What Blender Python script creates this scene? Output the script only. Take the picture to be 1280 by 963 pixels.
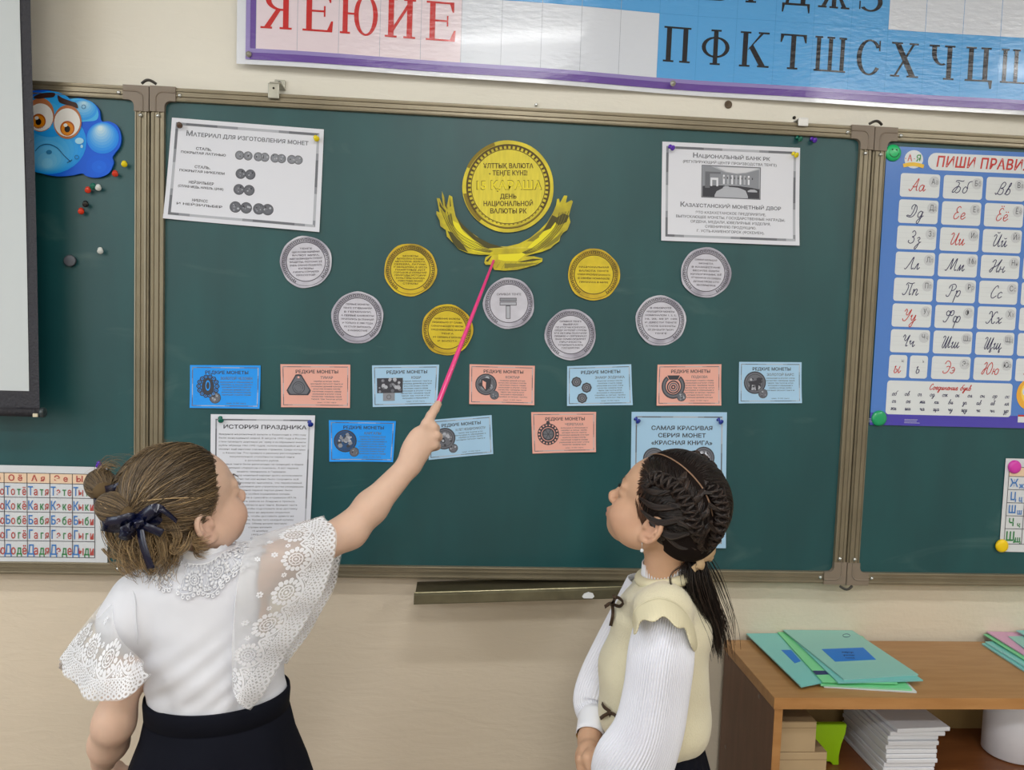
import bpy, bmesh, math, random
import numpy as np
from mathutils import Vector, Matrix
from mathutils.bvhtree import BVHTree
for o in list(bpy.data.objects): bpy.data.objects.remove(o)
SC = bpy.context.scene
COL = SC.collection
PI = math.pi
rnd = random.Random(7)

# ------------------------------------------------------------------ camera
FPX = 963.0
ZB = 0.86                                   # height of the board's lower edge
CAM = Vector((0.6295, -1.619, ZB + 0.525))
YAW, PITCH, ROLL = 0.0710, 0.0644, 0.0347
_f = Vector((math.sin(YAW)*math.cos(PITCH), math.cos(YAW)*math.cos(PITCH), -math.sin(PITCH)))
_r = Vector((math.cos(YAW), -math.sin(YAW), 0)); _u = _r.cross(_f)
CR = _r*math.cos(ROLL) + _u*math.sin(ROLL); CU = -_r*math.sin(ROLL) + _u*math.cos(ROLL); CF = _f
cd = bpy.data.cameras.new('camera'); cam = bpy.data.objects.new('camera', cd); COL.objects.link(cam)
cd.sensor_fit = 'HORIZONTAL'; cd.sensor_width = 36; cd.lens = FPX*36/1280; cd.clip_start = .02
M = Matrix((CR, CU, -CF)).transposed().to_4x4(); M.translation = CAM; cam.matrix_world = M
SC.camera = cam
def at(px, py, y):
    d = CF + CR*((px-640)/FPX) - CU*((py-481.5)/FPX)
    return CAM + d*((y-CAM.y)/d.y)
def atz(px, py, z):
    d = CF + CR*((px-640)/FPX) - CU*((py-481.5)/FPX)
    return CAM + d*((z-CAM.z)/d.z)

# ------------------------------------------------------------------ light
SC.view_settings.view_transform = 'Standard'; SC.view_settings.look = 'None'
SC.view_settings.gamma = 1; SC.view_settings.use_curve_mapping = False
SC.view_settings.exposure = 0.19
w = bpy.data.worlds.new('world'); SC.world = w; w.use_nodes = True
w.node_tree.nodes['Background'].inputs[0].default_value = (.9, .95, 1, 1)
w.node_tree.nodes['Background'].inputs[1].default_value = .9
LAMPS = [(.72, -3.1), (-1.75, -3.1), (3.3, -3.1), (.72, -4.9), (-1.75, -4.9), (3.3, -4.9)]
BOARD_LAMPS = [(.86, -1.27, 2.53), (-1.15, -1.27, 2.53), (2.87, -1.27, 2.53)]
def area(name, loc, sx, sy, power, col, rot=(0, 0, 0)):
    l = bpy.data.lights.new(name, 'AREA'); l.shape = 'RECTANGLE'; l.size = sx; l.size_y = sy; l.energy = power; l.color = col
    o = bpy.data.objects.new(name, l); COL.objects.link(o); o.location = loc; o.rotation_euler = rot
    return o
for i, (lx, ly) in enumerate(LAMPS):
    area('ceiling_lamp_light', (lx, ly, 2.885), 1.1, .28, 17, (.97, .985, 1))
for p_ in BOARD_LAMPS: area('board_lamp_light', (p_[0], p_[1], p_[2]-.018), .62, .12, 8.5, (.98, .99, 1), (-.18, 0, 0))
area('window_light', (-2.5, -2.3, 1.75), 1.3, 2.6, 22, (.84, .92, 1), (0, -PI/2, 0))

# ------------------------------------------------------------------ helpers
def lin(c):
    if isinstance(c, str): c = [int(c[i:i+2], 16) for i in (0, 2, 4)]
    return tuple(((v/255)/12.92 if v/255 <= .04045 else ((v/255+.055)/1.055)**2.4) for v in c)
MATS = {}
def mat(name, col, rough=.5, metal=0, spec=.5, bump=0, bscale=40, var=0, vscale=8, alpha=1, trans=0, sss=0, emit=0, coat=0, sheen=0, vcol=False, stretch=None, two=None, bdist=.01):
    if name in MATS: return MATS[name]
    m = bpy.data.materials.new(name); m.use_nodes = True; nt = m.node_tree; n = nt.nodes; b = n['Principled BSDF']
    c = lin(col)+(1,)
    b.inputs['Base Color'].default_value = c; b.inputs['Roughness'].default_value = rough; b.inputs['Metallic'].default_value = metal
    b.inputs['Specular IOR Level'].default_value = spec
    if coat: b.inputs['Coat Weight'].default_value = coat; b.inputs['Coat Roughness'].default_value = .08
    if sheen: b.inputs['Sheen Weight'].default_value = sheen
    if sss:
        b.inputs['Subsurface Weight'].default_value = sss; b.inputs['Subsurface Radius'].default_value = (.012, .005, .003); b.inputs['Subsurface Scale'].default_value = 1
    if emit: b.inputs['Emission Color'].default_value = c; b.inputs['Emission Strength'].default_value = emit
    if trans: b.inputs['Transmission Weight'].default_value = trans
    if alpha < 1: b.inputs['Alpha'].default_value = alpha
    tc = None
    def coord(sc=None):
        t = n.new('ShaderNodeTexCoord'); mp = n.new('ShaderNodeMapping'); nt.links.new(t.outputs['Object'], mp.inputs[0])
        if sc: mp.inputs['Scale'].default_value = sc
        return mp
    src = None
    if vcol:
        a = n.new('ShaderNodeAttribute'); a.attribute_name = 'tint'; src = a.outputs['Color']
        nt.links.new(src, b.inputs['Base Color'])
    if var or two:
        mp = coord(stretch); t = n.new('ShaderNodeTexNoise'); t.inputs['Scale'].default_value = vscale; t.inputs['Detail'].default_value = 6
        nt.links.new(mp.outputs[0], t.inputs['Vector'])
        if two:
            r = n.new('ShaderNodeValToRGB'); r.color_ramp.elements[0].position = .38; r.color_ramp.elements[1].position = .62
            r.color_ramp.elements[0].color = c; r.color_ramp.elements[1].color = lin(two)+(1,)
            nt.links.new(t.outputs['Fac'], r.inputs[0]); nt.links.new(r.outputs[0], b.inputs['Base Color'])
        else:
            mx = n.new('ShaderNodeMix'); mx.data_type = 'RGBA'; mx.blend_type = 'MULTIPLY'; mx.inputs[0].default_value = 1
            mr = n.new('ShaderNodeMapRange'); mr.inputs['From Min'].default_value = .3; mr.inputs['From Max'].default_value = .7
            mr.inputs['To Min'].default_value = 1-var; mr.inputs['To Max'].default_value = 1+var*.6
            nt.links.new(t.outputs['Fac'], mr.inputs['Value'])
            if src: nt.links.new(src, mx.inputs[6])
            else: mx.inputs[6].default_value = c
            nt.links.new(mr.outputs[0], mx.inputs[7]); nt.links.new(mx.outputs[2], b.inputs['Base Color'])
    if bump:
        mp = coord(stretch); t = n.new('ShaderNodeTexNoise'); t.inputs['Scale'].default_value = bscale; t.inputs['Detail'].default_value = 5
        nt.links.new(mp.outputs[0], t.inputs['Vector'])
        bp = n.new('ShaderNodeBump'); bp.inputs['Strength'].default_value = bump; bp.inputs['Distance'].default_value = bdist
        nt.links.new(t.outputs['Fac'], bp.inputs['Height']); nt.links.new(bp.outputs[0], b.inputs['Normal'])
    MATS[name] = m
    return m

def tag(o, label=None, cat=None, group=None, kind=None):
    if label: o['label'] = label
    if cat: o['category'] = cat
    if group: o['group'] = group
    if kind: o['kind'] = kind
    return o
def empty(name, loc=(0, 0, 0)):
    o = bpy.data.objects.new(name, None); COL.objects.link(o); o.location = loc; o.empty_display_size = .02
    return o
def link_mesh(name, me, mats, par=None, smooth=False):
    for m in (mats if isinstance(mats, (list, tuple)) else [mats]): me.materials.append(m)
    if smooth: me.polygons.foreach_set('use_smooth', [True]*len(me.polygons))
    o = bpy.data.objects.new(name, me); COL.objects.link(o)
    if par is not None:
        root = par
        while root.parent is not None: root = root.parent
        o.parent = par
        # vertices are written in world space: undo the root's translation
        if root is par: me.transform(Matrix.Translation(-Vector(root.location))) if tuple(root.location) != (0, 0, 0) else None
        else: me.transform(Matrix.Translation(-Vector(root.location)))
    return o
def pyd(name, V, F, mats, par=None, smooth=False, mi=None):
    me = bpy.data.meshes.new(name)
    me.from_pydata([tuple(v) for v in V], [], [tuple(f) for f in F])
    if mi is not None: 
        me.polygons.foreach_set('material_index', list(mi))
    me.update()
    return link_mesh(name, me, mats, par, smooth)
def npmesh(name, V, F, mats, par=None, smooth=True, tint=None):
    """fast mesh from numpy arrays; F is (n,4) or (n,3)"""
    V = np.ascontiguousarray(V, dtype=np.float32); F = np.ascontiguousarray(F, dtype=np.int32)
    me = bpy.data.meshes.new(name); k = F.shape[1]
    me.vertices.add(len(V)); me.vertices.foreach_set('co', V.ravel())
    me.loops.add(F.size); me.loops.foreach_set('vertex_index', F.ravel())
    me.polygons.add(len(F)); me.polygons.foreach_set('loop_start', np.arange(0, F.size, k, dtype=np.int32))
    me.update(calc_edges=True); me.validate()
    if tint is not None:
        a = me.color_attributes.new('tint', 'FLOAT_COLOR', 'POINT'); a.data.foreach_set('color', np.ascontiguousarray(tint, np.float32).ravel())
    return link_mesh(name, me, mats, par, smooth)
def bm_obj(name, bm, mats, par=None, smooth=False, recalc=True):
    if recalc: bmesh.ops.recalc_face_normals(bm, faces=bm.faces)
    me = bpy.data.meshes.new(name); bm.to_mesh(me); bm.free()
    return link_mesh(name, me, mats, par, smooth)
def box(bm, x0, x1, y0, y1, z0, z1, bev=0, rot=None, mi=0):
    r = bmesh.ops.create_cube(bm, size=1)
    vs = r['verts']
    c = Vector(((x0+x1)/2, (y0+y1)/2, (z0+z1)/2))
    for v in vs:
        p = Vector((v.co.x*(x1-x0), v.co.y*(y1-y0), v.co.z*(z1-z0)))
        if rot is not None: p = rot @ p
        v.co = c+p
    fs = set(f for v in vs for f in v.link_faces)
    if mi:
        for f in fs: f.material_index = mi
    if bev:
        es = list(set(e for v in vs for e in v.link_edges))
        rr = bmesh.ops.bevel(bm, geom=es, offset=bev, segments=2, affect='EDGES', profile=.5)
        if mi:
            for f in rr['faces']: f.material_index = mi
def box_obj(name, x0, x1, y0, y1, z0, z1, m, par=None, bev=0):
    bm = bmesh.new(); box(bm, x0, x1, y0, y1, z0, z1, bev); return bm_obj(name, bm, m, par, smooth=False)
def prism(bm, pts, y0, y1, mi=0):
    """polygon in xz, extruded along y"""
    a = [bm.verts.new((p[0], y0, p[1])) for p in pts]; b = [bm.verts.new((p[0], y1, p[1])) for p in pts]
    n = len(pts); fs = [bm.faces.new(a), bm.faces.new(b[::-1])]
    for i in range(n): fs.append(bm.faces.new((a[i], b[i], b[(i+1) % n], a[(i+1) % n])))
    for f in fs: f.material_index = mi
def lathe(bm, prof, c, axis=(0, -1, 0), n=20, mi=0):
    """prof: (radius, height along axis)"""
    ax = Vector(axis).normalized(); t = Vector((1, 0, 0)) if abs(ax.x) < .9 else Vector((0, 1, 0))
    e1 = ax.cross(t).normalized(); e2 = ax.cross(e1); c = Vector(c); rings = []
    for r, h in prof:
        if r < 1e-6: rings.append([bm.verts.new(c+ax*h)])
        else: rings.append([bm.verts.new(c+ax*h+(e1*math.cos(2*PI*k/n)+e2*math.sin(2*PI*k/n))*r) for k in range(n)])
    for a, b in zip(rings, rings[1:]):
        for k in range(n):
            if len(a) == 1 and len(b) == 1: continue
            if len(a) == 1: f = bm.faces.new((a[0], b[k], b[(k+1) % n]))
            elif len(b) == 1: f = bm.faces.new((a[k], b[0], a[(k+1) % n]))
            else: f = bm.faces.new((a[k], b[k], b[(k+1) % n], a[(k+1) % n]))
            f.material_index = mi; f.smooth = True
def catmull(P, n=8, closed=False):
    P = [np.array(p, float) for p in P]; out = []
    N = len(P); rng = range(N if closed else N-1)
    for i in rng:
        p0 = P[(i-1) % N] if (closed or i > 0) else 2*P[0]-P[1]
        p1 = P[i]; p2 = P[(i+1) % N]
        p3 = P[(i+2) % N] if (closed or i+2 < N) else 2*P[-1]-P[-2]
        for k in range(n):
            t = k/n
            out.append(.5*((2*p1)+(p2-p0)*t+(2*p0-5*p1+4*p2-p3)*t*t+(-p0+3*p1-3*p2+p3)*t**3))
    if not closed: out.append(P[-1])
    return np.array(out)
def tubes(paths, radii, sides=3, flat=None, cap=True):
    """paths: list of (n,3) arrays; radii: list of (n,) arrays -> verts, quads (one array)"""
    Vs = []; Fs = []; off = 0
    for P, R in zip(paths, radii):
        n = len(P); T = np.gradient(P, axis=0); T /= np.linalg.norm(T, axis=1)[:, None]+1e-12
        ref = np.array([0.31, .2, .93]) if abs(T[0] @ np.array([.31, .2, .93])) < .9 else np.array([1., 0, 0])
        A = np.cross(T, ref); A /= np.linalg.norm(A, axis=1)[:, None]+1e-12; B = np.cross(T, A)
        ang = np.arange(sides)*2*PI/sides
        ring = P[:, None, :]+R[:, None, None]*(np.cos(ang)[None, :, None]*A[:, None, :]+np.sin(ang)[None, :, None]*B[:, None, :])
        Vs.append(ring.reshape(-1, 3))
        i = np.arange(n-1)[:, None]*sides; k = np.arange(sides)[None, :]; k2 = (k+1) % sides
        q = np.stack([i+k, i+k2, i+sides+k2, i+sides+k], -1).reshape(-1, 4)+off
        Fs.append(q); off += n*sides
    return np.concatenate(Vs), np.concatenate(Fs)
def grid_surf(fn, nu, nv, closed_u=False):
    U = np.linspace(0, 1, nu+(0 if closed_u else 1), endpoint=not closed_u); Vv = np.linspace(0, 1, nv+1)
    P = np.array([[fn(u, v) for v in Vv] for u in U]); m = len(U); V = P.reshape(-1, 3)
    F = []
    for i in range(nu):
        for j in range(nv):
            a = i*(nv+1)+j; b = ((i+1) % m)*(nv+1)+j
            F.append((a, b, b+1, a+1))
    return V, np.array(F)

# ------------------------------------------------------------------ flat print
GL = {}
def glyph(ch, bold):
    k = (ch, bold)
    if k in GL: return GL[k]
    def mk(s):
        c = bpy.data.curves.new('t', 'FONT'); c.body = s; c.resolution_u = 2 if bold < 2 else 3; c.size = 1
        if bold == 1: c.offset = .014
        if bold >= 2: c.offset = .022
        o = bpy.data.objects.new('t', c); COL.objects.link(o)
        dg = bpy.context.evaluated_depsgraph_get(); e = o.evaluated_get(dg); me = e.to_mesh()
        V = np.array([v.co[:2] for v in me.vertices]).reshape(-1, 2); F = [tuple(p.vertices) for p in me.polygons]
        e.to_mesh_clear(); bpy.data.objects.remove(o); bpy.data.curves.remove(c)
        return V, F
    if ch == ' ':
        GL[k] = (np.zeros((0, 2)), [], .30); return GL[k]
    V, F = mk(ch); W, _ = mk('H'+ch+'H'); H, _ = mk('HH')
    adv = (W[:, 0].max()-W[:, 0].min())-(H[:, 0].max()-H[:, 0].min())
    GL[k] = (V, F, adv); return GL[k]
def text2d(s, x, y, size, align='C', bold=0, sx=1, smallcaps=False, rot=0, track=0):
    """returns verts, faces; (x, y) = baseline anchor; size = cap height"""
    k = size/.73
    pen = 0; Vs = []; Fs = []; off = 0; start = True
    for ch in s:
        c2, sc = ch, 1
        if smallcaps:
            c2 = ch.upper(); sc = 1 if start else .74
            start = ch == ' ' and False
        V, F, a = glyph(c2, bold)
        if len(V):
            Vs.append(np.stack([V[:, 0]*k*sc*sx+pen, V[:, 1]*k*sc], -1)); Fs += [tuple(i+off for i in f) for f in F]; off += len(V)
        pen += (a*sc+track)*k*sx
    if not Vs: return np.zeros((0, 2)), []
    V = np.concatenate(Vs); d = {'C': -pen/2, 'L': 0, 'R': -pen}[align]
    V[:, 0] += d
    if rot: V = V @ np.array([[math.cos(rot), math.sin(rot)], [-math.sin(rot), math.cos(rot)]])
    V += (x, y)
    return V, Fs
def fit(s, x, y, size, width, **kw):
    V, F = text2d(s, 0, 0, size, **kw)
    if len(V) == 0: return V, F
    w_ = V[:, 0].max()-V[:, 0].min(); V[:, 0] *= width/w_; V += (x, y)
    return V, F
def rect2(x0, y0, x1, y1, nx=1, ny=1):
    V = [(x0+(x1-x0)*i/nx, y0+(y1-y0)*j/ny) for i in range(nx+1) for j in range(ny+1)]
    F = [(i*(ny+1)+j, (i+1)*(ny+1)+j, (i+1)*(ny+1)+j+1, i*(ny+1)+j+1) for i in range(nx) for j in range(ny)]
    return np.array(V), F
def frame2(x0, y0, x1, y1, t, n=12):
    return join2(rect2(x0, y0, x1, y0+t, n, 1), rect2(x0, y1-t, x1, y1, n, 1), rect2(x0, y0+t, x0+t, y1-t, 1, n), rect2(x1-t, y0+t, x1, y1-t, 1, n))
def disc2(x, y, r, n=24, sy=1):
    V = [(x, y)]+[(x+r*math.cos(2*PI*k/n), y+r*sy*math.sin(2*PI*k/n)) for k in range(n)]
    return np.array(V), [(0, 1+k, 1+(k+1) % n) for k in range(n)]
def ring2(x, y, r0, r1, n=28, a0=0, a1=2*PI, sy=1):
    cl = abs(a1-a0-2*PI) < 1e-6; m = n if cl else n+1
    A = [a0+(a1-a0)*k/n for k in range(m)]
    V = [(x+r*math.cos(a), y+r*sy*math.sin(a)) for a in A for r in (r0, r1)]
    return np.array(V), [(2*k, 2*k+1, 2*((k+1) % m)+1, 2*((k+1) % m)) for k in range(n)]
def poly2(P):
    """triangulated polygon (may be concave)"""
    from mathutils.geometry import tessellate_polygon
    T = tessellate_polygon([[Vector((p[0], p[1], 0)) for p in P]])
    return np.array([(p[0], p[1]) for p in P], float), [tuple(t) for t in T]
def stroke2(P, wd, taper=0):
    P = np.array(P, float); T = np.gradient(P, axis=0); T /= np.linalg.norm(T, axis=1)[:, None]+1e-12
    N = np.stack([-T[:, 1], T[:, 0]], -1); n = len(P); s = np.linspace(0, 1, n)
    ww = wd*.5*(1-taper+taper*np.sin(PI*s)**.5) if taper else np.full(n, wd*.5)
    V = np.empty((2*n, 2)); V[0::2] = P+N*ww[:, None]; V[1::2] = P-N*ww[:, None]
    return V, [(2*i, 2*i+1, 2*i+3, 2*i+2) for i in range(n-1)]
def join2(*L):
    Vs = []; Fs = []; off = 0
    for V, F in L:
        if len(V) == 0: continue
        Vs.append(np.asarray(V, float)); Fs += [tuple(i+off for i in f) for f in F]; off += len(V)
    if not Vs: return np.zeros((0, 2)), []
    return np.concatenate(Vs), Fs
def tri(F):
    out = []
    for f in F:
        for k in range(1, len(f)-1): out.append((f[0], f[k], f[k+1]))
    return out

YS = 0.006          # front face of the green writing surface
YW = 0.040          # face of the wall
class Sheet:
    """thin sheet of paper standing on the board; corners TL,TR,BR,BL as points in the board plane"""
    def __init__(s, name, px, y=YS-.0012, lift=None, thick=.0003, color=None, par=None, nx=12, ny=9, outline=None):
        s.y = y; s.lift = lift or (lambda u, v: 0)
        s.c = [at(a, b, y) for a, b in px]
        TL, TR, BR, BL = s.c
        s.w = ((TR-TL).length+(BR-BL).length)/2; s.h = ((TL-BL).length+(TR-BR).length)/2
        s.name = name; s.th = thick; s.root = par
        s.parts = {}
    def P(s, x, y, h=0):
        h += getattr(s, 'off', 0) if h > 0 else 0
        u, v = x/s.w, y/s.h; TL, TR, BR, BL = s.c
        p = BL*((1-u)*(1-v))+BR*(u*(1-v))+TR*(u*v)+TL*((1-u)*v)
        return (p.x, s.y-s.lift(u, v)-h, p.z)
    def loc(s, px, py):
        """image point of the sheet -> local metres (bilinear inverse by Newton)"""
        p = at(px, py, s.y); u = v = .5; TL, TR, BR, BL = s.c
        for _ in range(12):
            q = BL*((1-u)*(1-v))+BR*(u*(1-v))+TR*(u*v)+TL*((1-u)*v)
            du = (BR-BL)*(1-v)+(TR-TL)*v; dv = (TL-BL)*(1-u)+(TR-BR)*u
            ex, ez = p.x-q.x, p.z-q.z; det = du.x*dv.z-dv.x*du.z
            u += (ex*dv.z-dv.x*ez)/det; v += (du.x*ez-ex*du.z)/det
        return u*s.w, v*s.h
    def base(s, m, nx=12, ny=9, outline=None):
        if outline is None: V2, F = rect2(0, 0, s.w, s.h, nx, ny)
        else: V2, F = outline
        n = len(V2)
        V = [s.P(a, b) for a, b in V2]+[s.P(a, b, -s.th) for a, b in V2]
        from collections import Counter
        F3 = [f for f in F]
        E = Counter()
        for f in F3:
            for i in range(len(f)): E[frozenset((f[i], f[(i+1) % len(f)]))] += 1
        FF = list(F3)+[tuple(i+n for i in f[::-1]) for f in F3]
        for f in F3:
            for i in range(len(f)):
                a, b = f[i], f[(i+1) % len(f)]
                if E[frozenset((a, b))] == 1: FF.append((b, a, a+n, b+n))
        s.obj = pyd(s.name, V, FF, m, s.root)
        if s.root is None: s.root = s.obj
        return s.obj
    def add(s, part, geo, m, layer=0):
        s.parts.setdefault(part, []).append((geo, m, layer))
    def flush(s, labels={}):
        for part, L in s.parts.items():
            mats = []; V = []; F = []; mi = []
            for (g, m, layer) in L:
                if m not in mats: mats.append(m)
                o = len(V); k = mats.index(m)
                V += [s.P(a, b, .00022+layer*.00016) for a, b in g[0]]
                for f in g[1]: F.append(tuple(i+o for i in f)); mi.append(k)
            if V:
                ob = pyd(part.split('#')[0], V, F, mats, s.root, mi=mi)
                if part in labels: ob['label'] = labels[part]
        s.parts = {}
        return s
# ------------------------------------------------------------------ room shell
def wall_mat():
    m = bpy.data.materials.new('painted_plaster'); m.use_nodes = True; nt = m.node_tree; n = nt.nodes; L = nt.links; b = n['Principled BSDF']
    b.inputs['Roughness'].default_value = .62; b.inputs['Specular IOR Level'].default_value = .35
    g = n.new('ShaderNodeNewGeometry'); sp = n.new('ShaderNodeSeparateXYZ'); L.new(g.outputs['Position'], sp.inputs[0])
    t0 = n.new('ShaderNodeTexNoise'); t0.inputs['Scale'].default_value = 1.3; L.new(g.outputs['Position'], t0.inputs['Vector'])
    # two paints: pale cream above the board, beige with a pink-ochre cast below it
    mr = n.new('ShaderNodeMapRange'); mr.inputs['From Min'].default_value = 1.3; mr.inputs['From Max'].default_value = 1.5
    L.new(sp.outputs['Z'], mr.inputs['Value'])
    mx = n.new('ShaderNodeMix'); mx.data_type = 'RGBA'; mx.inputs[6].default_value = lin('e3d5c0')+(1,); mx.inputs[7].default_value = lin('f4f0e4')+(1,)
    L.new(mr.outputs[0], mx.inputs[0])
    # greyer, older paint towards the right
    mr2 = n.new('ShaderNodeMapRange'); mr2.inputs['From Min'].default_value = .5; mr2.inputs['From Max'].default_value = 1.35
    L.new(sp.outputs['X'], mr2.inputs['Value'])
    mx2 = n.new('ShaderNodeMix'); mx2.data_type = 'RGBA'; mx2.inputs[7].default_value = lin('ddd2be')+(1,)
    L.new(mr2.outputs[0], mx2.inputs[0]); L.new(mx.outputs[2], mx2.inputs[6])
    m3 = n.new('ShaderNodeMix'); m3.data_type = 'RGBA'; L.new(mr.outputs[0], m3.inputs[0]); L.new(mx2.outputs[2], m3.inputs[6]); L.new(mx.outputs[2], m3.inputs[7])
    m4 = n.new('ShaderNodeMix'); m4.data_type = 'RGBA'; m4.blend_type = 'MULTIPLY'; m4.inputs[0].default_value = 1
    r4 = n.new('ShaderNodeMapRange'); r4.inputs['To Min'].default_value = .9; r4.inputs['To Max'].default_value = 1.06; L.new(t0.outputs['Fac'], r4.inputs['Value'])
    L.new(m3.outputs[2], m4.inputs[6]); L.new(r4.outputs[0], m4.inputs[7]); L.new(m4.outputs[2], b.inputs['Base Color'])
    # brushed and filled plaster relief: horizontal strokes plus patches
    mp = n.new('ShaderNodeMapping'); mp.inputs['Scale'].default_value = (9, 9, 34); L.new(g.outputs['Position'], mp.inputs[0])
    t1 = n.new('ShaderNodeTexNoise'); t1.inputs['Scale'].default_value = 1; t1.inputs['Detail'].default_value = 6; t1.inputs['Roughness'].default_value = .6; t1.inputs['Distortion'].default_value = .6
    L.new(mp.outputs[0], t1.inputs['Vector'])
    t2 = n.new('ShaderNodeTexNoise'); t2.inputs['Scale'].default_value = 95; t2.inputs['Detail'].default_value = 3; L.new(g.outputs['Position'], t2.inputs['Vector'])
    r5 = n.new('ShaderNodeMapRange'); r5.inputs['From Min'].default_value = .8; r5.inputs['From Max'].default_value = 1.4; r5.inputs['To Min'].default_value = .12; r5.inputs['To Max'].default_value = .6
    L.new(sp.outputs['X'], r5.inputs['Value'])
    mm = n.new('ShaderNodeMath'); mm.operation = 'MULTIPLY'; L.new(t2.outputs['Fac'], mm.inputs[0]); L.new(r5.outputs[0], mm.inputs[1])
    ad = n.new('ShaderNodeMath'); ad.operation = 'ADD'; L.new(t1.outputs['Fac'], ad.inputs[0]); L.new(mm.outputs[0], ad.inputs[1])
    bp = n.new('ShaderNodeBump'); bp.inputs['Strength'].default_value = .34; bp.inputs['Distance'].default_value = .0045
    L.new(ad.outputs[0], bp.inputs['Height']); L.new(bp.outputs[0], b.inputs['Normal'])
    return m
MW = wall_mat()
X0, X1, Y1, HC = -2.7, 4.8, -5.6, 3.0
M_paint = mat('room_paint', 'd9d5c8', .7, bump=.2, bscale=60)
M_ceil = mat('ceiling_white', 'eceae4', .9)
M_floor = mat('linoleum', '94867a', .35, two='85776b', vscale=3, stretch=(1, 6, 1))
M_white_pl = mat('white_plastic', 'f0f0ee', .35)
def struct(name, *b, m=M_paint, bev=0):
    o = box_obj(name, *b, m, None, bev); o['kind'] = 'structure'; return o
struct('wall_front', X0, X1, YW, YW+.15, 0, HC, m=MW)
struct('wall_right', X1, X1+.15, Y1, YW+.15, 0, HC)
struct('wall_back', X0, X1, Y1-.15, Y1, 0, HC)
struct('floor', X0-.15, X1+.15, Y1-.15, YW+.15, -.1, 0, m=M_floor)
struct('ceiling', X0-.15, X1+.15, Y1-.15, YW+.15, HC, HC+.1, m=M_ceil)
# left wall with a window opening
bm = bmesh.new()
for b in ((Y1, -3.7, 0, HC), (-.9, YW+.15, 0, HC), (-3.7, -.9, 0, .95), (-3.7, -.9, 2.6, HC)): box(bm, X0-.15, X0, b[0], b[1], b[2], b[3])
bm_obj('wall_left', bm, M_paint)['kind'] = 'structure'
bm = bmesh.new()
for y in (-3.7, -2.76, -1.83, -.95): box(bm, X0-.12, X0-.06, y, y+.05, .95, 2.6)
for z in (.95, 2.55): box(bm, X0-.118, X0-.062, -3.7, -.9, z, z+.05)
wf = bm_obj('window_1', bm, M_white_pl); wf['kind'] = 'structure'
g = box_obj('pane', X0-.095, X0-.088, -3.69, -.91, .96, 2.59, mat('window_glass', 'e8f2f4', .02, trans=1, spec=.5), wf)
struct('baseboard_front', X0, X1, YW-.012, YW, 0, .07, m=mat('skirting', '7a5236', .5))
# ceiling luminaires: housing and diffuser
M_house = mat('luminaire_housing', 'e6e6e2', .4); M_diff = mat('lamp_diffuser', 'fff6e4', .5, emit=3)
for i, (lx, ly) in enumerate(LAMPS):
    t = empty('ceiling_lamp', (lx, ly, HC)); tag(t, ['white ceiling lamp in the front row, middle', 'white ceiling lamp in the front row by the window', 'white ceiling lamp in the front row by the right wall', 'white ceiling lamp in the rear row, middle', 'white ceiling lamp in the rear row by the window', 'white ceiling lamp in the rear row by the right wall'][i], 'ceiling lamp', 'ceiling lamps')
    bm = bmesh.new(); box(bm, lx-.62, lx+.62, ly-.17, ly+.17, 2.935, HC, .006); bm_obj('housing', bm, M_house, t)
    bm = bmesh.new(); box(bm, lx-.58, lx+.58, ly-.15, ly+.15, 2.90, 2.934, .008); bm_obj('diffuser', bm, M_diff, t)

for i, (lx, ly, lz) in enumerate(BOARD_LAMPS):
    t = empty('board_lamp', (lx, ly, HC)); tag(t, ['short white lamp hung before the middle of the chalkboard', 'short white lamp hung before the projector screen', 'short white lamp hung before the low cabinet'][i], 'hanging lamp', 'hanging lamps before the board')
    bm = bmesh.new(); box(bm, lx-.34, lx+.34, ly-.075, ly+.075, lz, lz+.05, .006); bm_obj('housing', bm, M_house, t)
    bm = bmesh.new(); box(bm, lx-.32, lx+.32, ly-.063, ly+.063, lz-.006, lz-.0005, .001); bm_obj('diffuser', bm, M_diff, t)
    for dx in (-.25, .25):
        bm = bmesh.new(); lathe(bm, [(.006, 0), (.006, HC-lz-.05)], (lx+dx, ly, lz+.05), (0, 0, 1), 10); bm_obj('hanging_rod', bm, M_house, t)
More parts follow.
